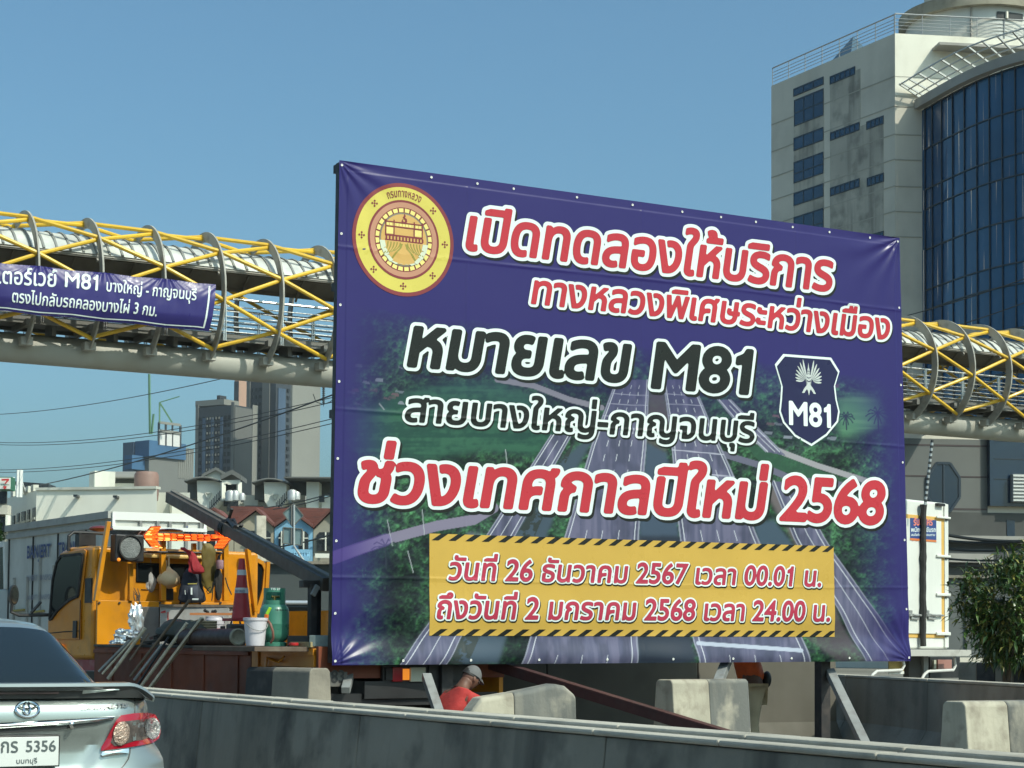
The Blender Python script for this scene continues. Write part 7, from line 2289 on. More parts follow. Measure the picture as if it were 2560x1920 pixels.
bpan(-130, 550, 1415, 1468, .25, mat('bumper_grey', (.42, .41, .37), .55, dirt=.6, dirt_col=(.25, .23, .2), scale=3), 'tail_step', -.05)
bpan(240, 278, 1470, 1640, .1, M_STEELG, 'frame_leg', -.3)
bpan(120, 240, 1470, 1640, .1, mat('dark_under', (.07, .07, .065), .8), 'under_body', -.35)
bpan(290, 530, 1475, 1640, .1, M_BLK, 'lamp_panel', -.4)
bpan(380, 492, 1497, 1570, .04, mat('lamp_dull', (.32, .16, .13), .4), 'tail_lamp', -.3)
bpan(350, 368, 1500, 1570, .04, M_LAMPW, 'reverse_lamp', -.3)
for dx in (0, -410):
    q = B(); q.tube([bx(*Z6(x + dx, y), .05) for x, y in ((528, 1480), (538, 1545), (520, 1580), (320, 1590), (290, 1615), (265, 1660))], .022, 8); q.build('guard_pipe', mat('pipe_white', (.6, .6, .57), .4), bt, smooth=True)
bpan(0, 120, 1590, 1612, .02, M_BW, 'white_plate', .0)
bpan(0, 118, 1510, 1590, .02, mat('plate_yellow', (.30, .21, .05), .6), 'yellow_plate', -.02)
for k in (0, 1):
    B().lathe(bL + bdir * (.2 + k * 1.7) - bn * 1.2 + Vector((0, 0, .45)), [(.2, 0), (.43, 0), (.45, .05), (.45, .22), (.42, .26), (.2, .26)], 24, bdir).build('wheel', M_RUB, bt, smooth=True)
ctp = B(); ctp.prism([p - bn * 5.6 + Vector((0, 0, .6)) for p in (bL + bdir * .1, bR - bdir * .1, bR - bdir * .1 - bn * 1.6, bL + bdir * .1 - bn * 1.6)], (0, 0, 2.0)); ctp.build('cab', M_BW, bt, bevel=.06)

# striped kerb blocks and low wall on the right
for k in range(6):
    x0 = 2395 + 46 * k
    a, b_ = atD(x0, 1655 + 2.2 * k, 24 - .35 * k), atD(x0 + 46, 1657 + 2.2 * k, 24 - .35 * (k + 1))
    dd = (b_ - a); dd.z = 0; n_ = Vector((-dd.y, dd.x, 0)).normalized() * .3
    P = [Vector((p.x, p.y, 0)) for p in (a, b_ - dd * .015, b_ - dd * .015 + n_, a + n_)]
    o = B().prism(P, (0, 0, a.z)).build('kerb_block', M_CONC if k % 2 == 0 else M_BPAINT, bevel=.015)
    tag(o, ('leftmost grey kerb block beside the box truck', 'leftmost black kerb block right of the box truck', 'second grey kerb block under the right tree', 'second black kerb block under the right tree', 'grey kerb block cut by the right edge', 'black kerb block just past the right edge')[k], 'kerb block', 'black and grey kerb blocks')
lw = thing('low_wall', 'shaded grey panel wall behind the tree at the right edge', 'wall', atD(2460, 1640, 44))
facing_panel(2250, 1437, 2800, 1640, 44, mat('panel_wall', (.13, .14, .135), .85, dirt=.5, dirt_col=(.08, .085, .08), scale=.6, vary=.25), 'wall', lw, .3)
facing_panel(2250, 1437, 2800, 1444, 43.9, M_CONC, 'coping', lw, .5)
for px_ in (2412, 2480, 2548): facing_panel(px_, 1446, px_ + 2.5, 1640, 43.96, M_BLK, 'wall_joint', lw, .02)
# ------------------------------------------------------------------ TREE on the right: trunk, limbs, long glossy leaves
tbase = atD(2512, 1650, 22.6); tbase.z = 0
tree = thing('tree', 'small dense tree with long glossy leaves at the right edge', 'tree', tbase)
q = B(); rt_ = random.Random(11)
tc_ = atD(2560, 1522, 22.6)
q.tube([tbase, tbase + Vector((.02, 0, .8)), tbase + Vector((.06, .03, 1.4)), tc_ + Vector((0, 0, .1))], [.07, .055, .045, .03], 8)
limbs = []
for k in range(16):
    a = rt_.uniform(0, 2 * math.pi); r = rt_.uniform(.4, .85); z0 = rt_.uniform(.75, 1.6)
    s_ = tbase + Vector((.03, 0, z0)); e_ = tc_ + Vector((r * math.cos(a), r * math.sin(a) * .8, rt_.uniform(-.65, .75)))
    q.tube([s_, s_.lerp(e_, .5) + Vector((0, 0, .08)), e_], [.025, .016, .006], 6)
    limbs.append((s_, e_))
q.build('trunk', mat('bark', (.09, .07, .05), .9, bump=.5), tree, smooth=True)
lv1, lv2, lv3 = B(), B(), B()
def leaf(bb_, p, d, L, w):
    d = d.normalized(); sd = d.cross(Vector((rt_.uniform(-.3, .3), rt_.uniform(-.3, .3), 1))).normalized(); up_ = sd.cross(d)
    m = p + d * L * .45 + up_ * L * .07; t = p + d * L - Vector((0, 0, L * .16))
    bb_.add([p, m + sd * w, t, m - sd * w, m - up_ * w * .35], [(0, 4, 1), (1, 4, 2), (2, 4, 3), (3, 4, 0)])
for k in range(980):
    if k < 420:
        s_, e_ = limbs[k % 16]; c = s_.lerp(e_, rt_.uniform(.5, 1.08)) + Vector([rt_.gauss(0, .09) for _ in range(3)])
    else:
        a = rt_.uniform(0, 2 * math.pi); b = math.acos(rt_.uniform(-1, 1)); r = rt_.uniform(.45, 1.0) ** .6
        f = 1 + .28 * mnoise.noise(Vector((math.cos(a) * 2, math.sin(a) * 2, b * 1.6)))
        c = tc_ + Vector((.74 * r * f * math.sin(b) * math.cos(a), .75 * r * f * math.sin(b) * math.sin(a), .72 * r * f * math.cos(b) + .02))
    if c.z < 1.22: continue
    out = (c - tc_ + Vector((0, 0, .25))).normalized()
    for j in range(rt_.randint(7, 11)):
        d = out * .55 + Vector([rt_.gauss(0, .7) for _ in range(3)])
        leaf((lv1, lv1, lv2, lv3)[rt_.randint(0, 3)] if j < 9 else lv2, c + Vector([rt_.gauss(0, .035) for _ in range(3)]), d, rt_.uniform(.09, .17), rt_.uniform(.013, .024))
M_LF = mat('leaf_green', (.095, .17, .034), .3, spec=.5, vary=.4, scale=6); M_LF2 = mat('leaf_dark', (.05, .10, .026), .35, vary=.4, scale=6); M_LF3 = mat('leaf_yellow', (.22, .21, .05), .35, vary=.4, scale=6)
cr0 = lv1.build('crown', M_LF, tree, fix=False)
lv2.build('dark_leaves', M_LF2, cr0, fix=False); lv3.build('yellow_leaves', M_LF3, cr0, fix=False)
for o in S.objects:
    if o.name in ('dark_leaves', 'yellow_leaves', 'crown'): o['kind'] = 'stuff'
# leafy tree top at the far left edge
t2b = atD(-40, 1600, 48); t2b.z = 0
tr2 = thing('tree', 'green tree crown peeping in at the left edge above the truck cab', 'tree', t2b)
q = B(); tcc = atD(-40, 1400, 48); q.tube([t2b, tcc], [.14, .05], 8); q.build('trunk', mat('bark'), tr2)
lq = B()
for k in range(420):
    d = Vector([rt_.gauss(0, 1) for _ in range(3)]).normalized(); c = tcc + Vector((d.x * .62, d.y * .62, d.z * 1.1)) * rt_.uniform(.5, 1) ** .5
    for j in range(6): leaf(lq, c + Vector([rt_.gauss(0, .06) for _ in range(3)]), Vector([rt_.gauss(0, 1) for _ in range(3)]), rt_.uniform(.12, .2), rt_.uniform(.03, .05))
lq.build('crown', mat('leaf_bright', (.06, .13, .02), .4, vary=.4, scale=4), tr2, fix=False)['kind'] = 'stuff'
# ------------------------------------------------------------------ SILVER SALOON CAR, rear towards us
CX, CY = 2.70, 10.45
M_SIL = mat('silver_paint', (.35, .395, .378), .3, metal=.65, spec=.5, coat=.6)
M_CGL = mat('car_glass', (.012, .019, .024), .05, spec=.6)
M_DARKU = mat('spoiler_under', (.05, .055, .055), .35, spec=.5)
car = thing('parked_car', 'silver saloon car with a rear spoiler, seen from behind at the lower left corner', 'car', (CX, CY, 0))
CM = Matrix.Translation((CX, CY, 0))
def interp(x, tab):
    if x <= tab[0][0]: return tab[0][1]
    for (a, va), (b, vb) in zip(tab[:-1], tab[1:]):
        if x <= b:
            t = (x - a) / (b - a)
            return va + (vb - va) * t
    return tab[-1][1]
RB = [(.18, .10), (.30, .03), (.45, 0), (.56, .0), (.605, .02), (.63, .06), (.68, .075), (.80, .085), (.88, .08), (.93, .072), (1.0, .08), (1.035, .095), (1.06, .125), (1.075, .17)]
RW = [(.18, .79), (.3, .89), (.5, .915), (.65, .90), (.8, .88), (.95, .86), (1.03, .825), (1.075, .78)]
def frear(x, z):
    sm = lambda v: min(1, max(0, v)) ** 2 * (3 - 2 * min(1, max(0, v)))
    rec = .035 * sm((.875 - z) / .05) * sm((.54 - .6 * max(0, .86 - z) - abs(x)) / .10) * sm((z - .60) / .05)
    return rec + interp(z, RB) + .03 * (x / .8) ** 2 + (.42 - .26 * min(1, max(0, (.84 - z) / .12))) * max(0, (abs(x) - .5) / .38) ** 2.5
def carp(px, py, off=0.0):
    o = Vector((-CX, -CY, EYE)); d = ray(px, py)
    y = .05
    for _ in range(14):
        p = o + d * ((y - off - o.y) / d.y)
        x = max(-.91, min(.91, p.x)); y = frear(x, p.z)
    return Vector((p.x, y - off, p.z))
def CB(q, name, m, par=None, **k):
    par_ = par or car
    return q.build(name, m, par_, local=True, **k)
def outline(z):
    w = interp(z, RW); pts = []
    for i in range(27): 
        x = w * math.sin(math.pi / 2 * i / 26); pts.append((x, frear(x, z)))
    ye = pts[-1][1]
    for i in range(1, 12): pts.append((w + .012 * math.sin(math.pi * i / 11), ye + (3.75 - ye) * i / 11))
    for i in range(1, 13): a = math.pi / 2 * i / 12; pts.append((w * math.cos(a) ** .6 if i < 12 else 0, 3.75 + .72 * math.sin(a)))
    return pts
q = B()
zs = [.18, .24, .30, .38, .45, .52, .56, .585, .605, .62, .635, .66, .70, .75, .80, .86, .90, .93, .97, 1.0, 1.02, 1.04, 1.055, 1.067, 1.075]
rows = []
for z in zs:
    ol = outline(z)
    full = ol + [(-x, y) for x, y in ol[-2:0:-1]]
    rows.append([Vector((x, y, .18 + (z - .18) * (1 - .24 * min(1, max(0, (y - 2.9) / 1.5)) ** 1.2))) for x, y in full])
n = len(rows[0])
vs = [v for r in rows for v in r]
fs = [(j * n + i, j * n + (i + 1) % n, (j + 1) * n + (i + 1) % n, (j + 1) * n + i) for j in range(len(zs) - 1) for i in range(n)]
L0 = (len(zs) - 1) * n; m_ = len(ol)
mid0 = len(vs)
for i in range(m_): vs.append(Vector((0, rows[-1][i].y, rows[-1][i].z + .018)))
for i in range(m_ - 1):
    lft = lambda k: L0 + (n - k) % n
    fs.append((L0 + i, L0 + i + 1, mid0 + i + 1, mid0 + i)); fs.append((mid0 + i, mid0 + i + 1, lft(i + 1), lft(i)))
q.add(vs, fs)
CB(q, 'body', M_SIL, smooth=True)
# cabin
ST = [(.58, .60, .02, .5), (.72, .68, .12, .5), (.9, .735, .225, .49), (1.1, .765, .33, .48), (1.28, .78, .42, .47), (1.42, .785, .452, .48), (1.6, .79, .475, .5), (2.0, .79, .495, .53), (2.4, .79, .49, .54), (2.8, .785, .45, .53), (3.1, .775, .33, .55), (3.4, .76, .18, .58), (3.7, .74, .01, .6)]
def cab_pt(s, a, off=0.0):
    """s: station index (float), a: -1..1 across"""
    i = min(int(s), len(ST) - 2); t = s - i
    y, wb, h, wr = [ST[i][k] * (1 - t) + ST[i + 1][k] * t for k in range(4)]
    A = abs(a); sg = 1 if a >= 0 else -1
    tb = [(0, 0, 1), (.35, wr * .62, .985), (.5, wr * .88, .95), (.6, wr * 1.0, .90), (.72, wr + (wb - wr) * .3, .68), (.86, wr + (wb - wr) * .72, .3), (1, wb, 0)]
    for (a0, x0, z0), (a1, x1, z1) in zip(tb[:-1], tb[1:]):
        if A <= a1:
            k = (A - a0) / (a1 - a0); x = x0 + (x1 - x0) * k; z = z0 + (z1 - z0) * k; break
    return Vector((sg * (x + off * A), y - off * .8 * (1 if s < 5 else 0), 1.062 + h * z + off * (.6 if A < .8 else 0)))
q = B(); q.grid(lambda u, v: cab_pt(v * (len(ST) - 1), -1 + 2 * u), 44, 48); CB(q, 'roof', M_SIL, smooth=True)
q = B(); q.grid(lambda u, v: cab_pt(.3 + 3.75 * v, (-1 + 2 * u) * (.80 - .08 * v), .008), 30, 20); CB(q, 'rear_window', M_CGL, smooth=True)
q = B(); q.grid(lambda u, v: cab_pt(8.7 + 3.0 * v, (-1 + 2 * u) * .72, .008), 30, 16); CB(q, 'windscreen', M_CGL, smooth=True)
for sg in (-1, 1):
    q = B(); q.grid(lambda u, v: cab_pt(3.4 + 6.2 * v, sg * (.66 + .3 * u * min(1, .35 + v * 3, .5 + (1 - v) * 3)), .01), 8, 24); CB(q, 'side_window', M_CGL, smooth=True)
# spoiler
def wing(u, v):
    """u -1..1 across, v around the section"""
    x = .79 * u; e = max(0, (abs(u) - .80) / .20)
    dz = -.075 * e ** 1.8; y0 = .045 + .10 * abs(u) ** 2.2
    sec = [(0, .0), (.015, .018), (.12, .022), (.27, .004), (.27, -.016), (.1, -.016), (.02, -.022), (0, .0)]
    f = v * 7; i = min(int(f), 6); t = f - i
    yy, zz = [sec[i][k] * (1 - t) + sec[i + 1][k] * t for k in (0, 1)]
    return Vector((x, y0 + yy, 1.138 + dz + zz))
q = B(); q.grid(lambda u, v: wing(-1 + 2 * u, v), 60, 14)
spo = CB(q, 'spoiler', M_SIL, smooth=True)
q = B(); q.grid(lambda u, v: wing(-.985 + 1.97 * u, (5.05 + 1.9 * v) / 7) + Vector((0, -.002, -.003)), 50, 4); CB(q, 'spoiler_underside', M_DARKU, spo, smooth=True)  # dark sheet paints the shade on the wing's underside
q = B(); q.grid(lambda u, v: Vector((-.735 + 1.47 * u, .085 + .10 * abs(-.735 + 1.47 * u) ** 2.2 + .02 * v, 1.122 - .052 * v - .055 * max(0, (abs(2 * u - 1) - .86) / .14) ** 2 * (1 - v))), 50, 3)
CB(q, 'spoiler_gap_shade', M_DARKU, spo, solid=.006)  # dark strip stands in for the shaded gap under the wing
q = B()
for sg in (-1, 1):
    q.grid(lambda u, v: Vector((sg * (.34 + .22 * u), .070 + .09 * (.34 + .22 * u) ** 2.2 + .012 * v, 1.118 - .022 * v * (1 - u))), 10, 2)
CB(q, 'spoiler_gusset', M_SIL, spo, solid=.006)
q = B(); q.box(-.2, .2, .076, .084, 1.098, 1.11); CB(q, 'brake_light', mat('brake_dark', (.05, .03, .03), .3), spo)
q = B(); q.grid(lambda u, v: Vector((-.74 + 1.48 * u, .14 + .12 * abs(-.74 + 1.48 * u) ** 2 + .12 * v, 1.086 - .004 * v)), 30, 2); CB(q, 'deck_gap', mat('deck_shadowed', (.10, .105, .10), .4), spo)  # darkened sheet paints the deck's shade below the wing
# pieces laid on the rear surface, outlines in photo pixels
Z5 = lambda x, y: (x / 4.148, 1520 + y / 4.148)
def fan(pts, off, m, name, par=None, k=6, e=5, dome=0.0):
    P = []
    nn = len(pts)
    for i in range(nn):
        a, b = pts[i], pts[(i + 1) % nn]
        for j in range(e): P.append((a[0] + (b[0] - a[0]) * j / e, a[1] + (b[1] - a[1]) * j / e))
    cx = sum(p[0] for p in P) / len(P); cy = sum(p[1] for p in P) / len(P)
    vs = [carp(*Z5(cx, cy), off + dome)]; fs = []
    for r in range(1, k + 1):
        for p in P: vs.append(carp(*Z5(cx + (p[0] - cx) * r / k, cy + (p[1] - cy) * r / k), off + dome * (1 - (r / k) ** 2)))
    N = len(P)
    for i in range(N): fs.append((0, 1 + i, 1 + (i + 1) % N))
    for r in range(k - 1):
        for i in range(N): fs.append((1 + r * N + i, 1 + r * N + (i + 1) % N, 1 + (r + 1) * N + (i + 1) % N, 1 + (r + 1) * N + i))
    rim = len(vs)                                                 # a skirt back to the body gives it thickness
    for p in P: vs.append(carp(*Z5(*p), -.004))
    for i in range(N): fs.append((1 + (k - 1) * N + i, 1 + (k - 1) * N + (i + 1) % N, rim + (i + 1) % N, rim + i))
    q = B(); q.add(vs, fs)
    return CB(q, name, m, par, smooth=True)
def oval(cx, cy, rx, ry, n=28, rot=0.0):
    return [(cx + rx * math.cos(t) * math.cos(rot) - ry * math.sin(t) * math.sin(rot), cy + rx * math.cos(t) * math.sin(rot) + ry * math.sin(t) * math.cos(rot)) for t in np.linspace(0, 2 * math.pi, n + 1)[:-1]]
M_LR = mat('lens_red', (.33, .006, .018), .12, spec=.6, coat=.5); M_LC = mat('lens_silver', (.62, .60, .57), .12, metal=.75, vary=.6, scale=55, dirt=.6, dirt_col=(.2, .16, .13), bump=.9, bscale=90)
M_LP = mat('lens_peach', (.60, .43, .33), .15, metal=.4, vary=.5, scale=45, dirt=.5, dirt_col=(.75, .68, .6), bump=.8, bscale=80)
M_LD = mat('lens_dark', (.12, .10, .09), .15, spec=.6, vary=.5, scale=40)
tlp = [(1258, 1112), (1400, 1090), (1540, 1084), (1612, 1106), (1655, 1180), (1668, 1270), (1650, 1350), (1590, 1398), (1460, 1425), (1300, 1450), (1120, 1472), (1048, 1480), (1052, 1440), (1100, 1365), (1160, 1250), (1208, 1160)]
tlo = fan(tlp, .022, M_LR, 'tail_light', None, 7, 3, .01)
fan([(1272, 1178), (1410, 1162), (1530, 1150), (1570, 1180), (1560, 1340), (1480, 1368), (1390, 1380), (1270, 1420), (1190, 1432), (1150, 1395), (1180, 1300), (1225, 1215)], .030, M_LD, 'lamp_housing', tlo, 5, 3, .008)
fan(oval(1262, 1300, 84, 126, rot=.18), .037, M_LP, 'round_lens', tlo, 5, 1, .010)
fan(oval(1585, 1248, 80, 112), .037, M_LC, 'round_lens', tlo, 5, 1, .012)
fan([(1375, 1185), (1412, 1180), (1412, 1370), (1380, 1378)], .035, M_SIL, 'lamp_divider', tlo, 2, 2)
fan([(1425, 1195), (1492, 1185), (1500, 1230), (1430, 1245)], .036, M_LC, 'bulb_reflector', tlo, 2, 2)
fan([(1062, 1492), (1340, 1456), (1336, 1508), (1070, 1540), (1048, 1522)], .020, M_CHR, 'lamp_chrome', tlo, 2, 3, .006)
# the other tail light, mirrored (out of the picture)
mir = tlo.data.copy(); mir.flip_normals()
for v in mir.vertices: v.co.x = -v.co.x
o = bpy.data.objects.new('tail_light', mir); COL.objects.link(o); o.parent = car
# chrome trim bar
def strip(top, bot, off, m, name, par=None, n=24, dome=0.0):
    q = B()
    def f(u, v):
        t = u * (len(top) - 1); i = min(int(t), len(top) - 2); k = t - i
        a = [top[i][j] * (1 - k) + top[i + 1][j] * k for j in (0, 1)]; b = [bot[i][j] * (1 - k) + bot[i + 1][j] * k for j in (0, 1)]
        return carp(*Z5(a[0] * (1 - v) + b[0] * v, a[1] * (1 - v) + b[1] * v), off + dome * math.sin(math.pi * v))
    q.grid(f, n, 6)
    return CB(q, name, m, par, smooth=True)
strip([(-760, 1240), (-400, 1215), (0, 1192), (600, 1155), (1000, 1132), (1195, 1120)], [(-740, 1258), (-400, 1272), (0, 1262), (600, 1222), (1000, 1180), (1180, 1150)], .014, M_CHR, 'chrome_trim', None, 60, .016)
strip([(-740, 1262), (-400, 1276), (0, 1266), (600, 1226), (1000, 1184), (1180, 1153)], [(-730, 1272), (-400, 1306), (0, 1302), (600, 1262), (1000, 1212), (1180, 1160)], .008, M_DARKU, 'trim_lower_edge', None, 60)
fan(oval(748, 1215, 26, 38), .036, M_CHR, 'key_lock', None, 3, 1, .006)
# seams
def seam(pts, w=3.0, off=.003):
    q = B()
    P = [carp(*Z5(*p), off) for p in pts]
    q.tube(P, .0035, 5)
    return CB(q, 'seam', M_BLK)
seam([(1393, 905), (1398, 960), (1400, 1020), (1400, 1088)])
seam([(1352, 1450), (1348, 1500), (1335, 1560), (1290, 1625), (1240, 1680), (1150, 1800)])
# emblem: three nested ovals, and the badge
em = B()
def ering(cx, cy, rx, ry, r):
    em.tube([carp(*Z5(*p), .010) for p in oval(cx, cy, rx, ry, 40)], r, 7, closed=True)
ering(285, 1052, 122, 80, .0085); ering(285, 1008, 96, 36, .0065); ering(280, 1040, 34, 66, .0065)
CB(em, 'emblem', M_CHR, smooth=True)
def carp_text(txt, xa, xb, y0, y1, h, m, name, off, shear=.2, thr=.045, par=None):
    q = B()
    flat_text(q, txt, lambda x, y: carp(*Z5(xa + (xb - xa) * x, (y0 + (y1 - y0) * x) - y * h), off), thr=thr, shear=shear, res=20)
    return CB(q, name, m, par, fix=False)
M_BDG = mat('badge_grey', (.14, .15, .15), .3)
carp_text('COROLLA', 845, 1065, 1048, 1040, 42, M_BDG, 'badge_lettering', .012)
carp_text('ALTIS', 1085, 1335, 1040, 1026, 64, M_BDG, 'badge_lettering', .012)
# licence plate
pw = [(-70, 1318), (612, 1316), (622, 1640), (-70, 1660)]
ppl = [carp(*Z5(612, 1318), .02), carp(*Z5(622, 1636), .02)]
py_ = min(p.y for p in ppl) - .012
def plane_px(x, y, off=0.0):
    o = Vector((-CX, -CY, EYE)); d = ray(*Z5(x, y)); return o + d * ((py_ - off - o.y) / d.y)
a, b_ = plane_px(-70, 1326), plane_px(618, 1645)
plf = CB(B().box(a.x, b_.x, py_, py_ + .03, b_.z, a.z), 'plate_frame', M_BLK, bevel=.004)
a, b_ = plane_px(-48, 1344), plane_px(604, 1632)
M_PLT = mat('plate_white', (.66, .68, .65), .35, vary=.05)
lp = CB(B().box(a.x, b_.x, py_ - .004, py_ + .002, b_.z, a.z), 'licence_plate', M_PLT, bevel=.002)
M_PTX = mat('plate_text', (.09, .11, .11), .4)
def ptext(txt, xa, xb, yb_, h, thr, nm):
    s = B(); p, q_ = plane_px(xa, yb_), plane_px(xb, yb_)
    emz = h
    flat_text(s, txt, lambda x, y: Vector((p.x + (q_.x - p.x) * x, py_ - .007, p.z + y * emz)), thr=thr, res=26); CB(s, nm, M_PTX, lp)
mz = lambda px_: px_ / 4.148 / FPX * (CY + .2)
ptext('กร', 8, 182, 1500, mz(112) / .558, .012, 'plate_letters')
ptext('5356', 268, 574, 1490, mz(112) / .70, .014, 'plate_letters')
ptext('นนทบุรี', 168, 382, 1612, mz(40) / .558, .008, 'plate_province')
# wheels
for yy in (.85, 3.45):
    for xx in (-.78, .78):
        o = CB(B().lathe((xx - .1, yy, .31), [(.18, 0), (.29, 0), (.31, .04), (.31, .16), (.29, .2), (.18, .2)], 28, (1, 0, 0)), 'wheel', M_RUB, smooth=True)
        CB(B().lathe((xx - .09, yy, .31), [(0, .02), (.17, .0), (.2, .04), (.2, .14), (.17, .18), (0, .16)], 20, (1, 0, 0)), 'rim', M_SIL, o, smooth=True)
q = B(); q.box(-.75, .75, .25, 4.0, .16, .24); CB(q, 'underbody', M_BLK)
# dark things on the parcel shelf, behind the glass, are not visible from here

# ------------------------------------------------------------------ PEOPLE
def skin_body(name, J, E_, m, par, sub=2):
    """J: joint -> (point, radius); E_: edges; grown with a skin modifier from the first joint"""
    me = bpy.data.meshes.new(name)
    ks = list(J)
    me.from_pydata([tuple(J[k][0]) for k in ks], [(ks.index(a), ks.index(b)) for a, b in E_], [])
    o = bpy.data.objects.new(name, me); COL.objects.link(o)
    o.parent = par
    md = o.modifiers.new('skin', 'SKIN'); md.use_smooth_shade = True
    sv = me.skin_vertices[0].data
    for i, k in enumerate(ks):
        r = J[k][1]
        sv[i].radius = (r, r) if not isinstance(r, tuple) else r
        sv[i].use_root = (i == 0)
    s = o.modifiers.new('sub', 'SUBSURF'); s.levels = sub; s.render_levels = sub
    me.materials.append(m)
    return o
def chain(*ks): return list(zip(ks[:-1], ks[1:]))
def hand(J, E, side, w, d, palm_n, curl=.5):
    """five separate bent fingers rooted in the palm; w wrist joint key, d finger direction, palm_n palm normal"""
    W_ = J[w][0]; d = d.normalized(); sd = d.cross(palm_n).normalized()
    pk = side + 'palm'; J[pk] = (W_ + d * .06, (.036, .016)); E.append((w, pk))
    for k, (o, L) in enumerate(((-.03, .072), (-.01, .082), (.01, .078), (.028, .062))):
        b = W_ + d * .095 + sd * o
        k0, k1, k2 = (f'{side}f{k}{j}' for j in 'abc')
        J[k0] = (b, .0095); J[k1] = (b + d * L * .5 + palm_n * L * .22 * curl * 2, .0085); J[k2] = (b + d * L * .75 + palm_n * L * .62 * curl * 2, .007)
        E += [(pk, k0), (k0, k1), (k1, k2)]
    b = W_ + d * .035 - sd * .035
    J[side + 'ta'] = (b, .011); J[side + 'tb'] = (b + d * .035 - sd * .022 + palm_n * .015, .0095); J[side + 'tc'] = (b + d * .062 - sd * .02 + palm_n * .035, .008)
    E += [(pk, side + 'ta'), (side + 'ta', side + 'tb'), (side + 'tb', side + 'tc')]
M_SKIN = mat('skin', (.15, .07, .045), .55, vary=.15, scale=12)
V3 = Vector
def person(label, loc, rz, J, shirt, trou, mats, head_c, head_dir, hat=None):
    t = thing('person', label, 'person', loc, rz)
    E = chain('pelvis', 'belly', 'chest', 'neck', 'head0', 'head1') + chain('chest', 'Lsh', 'Lel', 'Lwr') + chain('chest', 'Rsh', 'Rel', 'Rwr') + chain('pelvis', 'Lhip', 'Lkn', 'Lan', 'Lto') + chain('pelvis', 'Rhip', 'Rkn', 'Ran', 'Rto')
    for s_ in 'LR':
        d = J[s_ + 'wr'][0] - J[s_ + 'el'][0]
        hand(J, E, s_, s_ + 'wr', d, V3((0, .35, -1)).normalized() if abs(d.normalized().z) < .8 else V3((1 if s_ == 'L' else -1, .2, 0)).normalized())
    b = skin_body('body', J, E, M_SKIN, t)
    # clothing follows the joints, a little larger
    S_ = {k: (J[k][0], (J[k][1] if not isinstance(J[k][1], tuple) else max(J[k][1])) * 1.16 + .012) for k in ('pelvis', 'belly', 'chest', 'Lsh', 'Lel', 'Rsh', 'Rel')}
    for s_ in 'LR':
        S_[s_ + 'cuff'] = (J[s_ + 'el'][0].lerp(J[s_ + 'wr'][0], shirt), .052)
    S_['collar'] = (J['chest'][0].lerp(J['neck'][0], .75), .075)
    skin_body('shirt', S_, chain('pelvis', 'belly', 'chest', 'collar') + chain('chest', 'Lsh', 'Lel', 'Lcuff') + chain('chest', 'Rsh', 'Rel', 'Rcuff'), mats[0], t)
    T_ = {'pelvis': (J['pelvis'][0], .155)}
    for s_ in 'LR':
        for k in ('hip', 'kn'): T_[s_ + k] = (J[s_ + k][0], J[s_ + k][1] * 1.2 + .012)
        T_[s_ + 'hem'] = (J[s_ + 'an'][0] + V3((0, 0, .05)), .075)
    skin_body('trousers', T_, chain('pelvis', 'Lhip', 'Lkn', 'Lhem') + chain('pelvis', 'Rhip', 'Rkn', 'Rhem'), mats[1], t)
    for s_ in 'LR':
        a = J[s_ + 'an'][0]; d = (J[s_ + 'to'][0] - a); d.z = 0; d.normalize(); sd = V3((-d.y, d.x, 0))
        q = B(); q.grid(lambda u, v: a + V3((0, 0, -.035)) + d * (.06 + .13 * -math.cos(math.pi * v)) + sd * (.048 * math.cos(2 * math.pi * u) * math.sin(math.pi * v) ** .5) + V3((0, 0, .045 * math.sin(2 * math.pi * u) * math.sin(math.pi * v) ** .5)), 14, 10)
        q.build('shoe', M_BLK, t, local=True, smooth=True)
    hdv = head_dir.normalized(); up_ = (head_c - J['neck'][0]).normalized(); sdv = hdv.cross(up_).normalized(); up_ = sdv.cross(hdv).normalized()
    q = B()
    def hpnt(u, v):
        a = 2 * math.pi * u; b_ = math.pi * v
        x, y, z = math.sin(b_) * math.cos(a), math.sin(b_) * math.sin(a), math.cos(b_)
        jaw = 1 - .25 * max(0, -z)
        r = V3((.072 * x * jaw, .092 * y * (1 - .12 * max(0, -z)), .112 * z))
        if y > 0:
            r.y += .018 * math.exp(-((x / .16) ** 2 + ((z + .08) / .13) ** 2)) * 1.4          # nose
            r.y -= .010 * math.exp(-(((abs(x) - .42) / .2) ** 2 + ((z - .05) / .12) ** 2))      # eye sockets
            r.y += .006 * math.exp(-((x / .3) ** 2 + ((z + .42) / .07) ** 2))                   # lips
            r.y += .010 * math.exp(-((x / .3) ** 2 + ((z + .85) / .2) ** 2))                   # chin
        return head_c + sdv * r.x + hdv * r.y + up_ * r.z
    q.grid(hpnt, 30, 24); h_ = q.build('head', M_SKIN, t, local=True, smooth=True)
    for sg in (-1, 1):
        q = B(); q.ball(head_c + sdv * (.074 * sg) - up_ * .005, .022, 10, 6, (.5, .8, 1.3)); q.build('ear', M_SKIN, h_, local=True, smooth=True)
        q = B(); q.ball(head_c + sdv * (.03 * sg) + hdv * .083 + up_ * .008, .011, 10, 6); q.build('eye', mat('eye', (.05, .04, .035), .2), h_, local=True, smooth=True)
    q = B(); q.bar(head_c + sdv * .022 + hdv * .092 - up_ * .05, head_c - sdv * .022 + hdv * .092 - up_ * .05, .004, .006); q.build('mouth', mat('lip', (.14, .05, .04), .5), h_, local=True)
    q = B(); q.grid(lambda u, v: head_c + (hpnt(u, .02 + .46 * v) - head_c) * 1.06 - hdv * .012 + up_ * .006, 24, 10); q.build('hair', mat('hair', (.012, .011, .011), .6), h_, local=True, smooth=True)
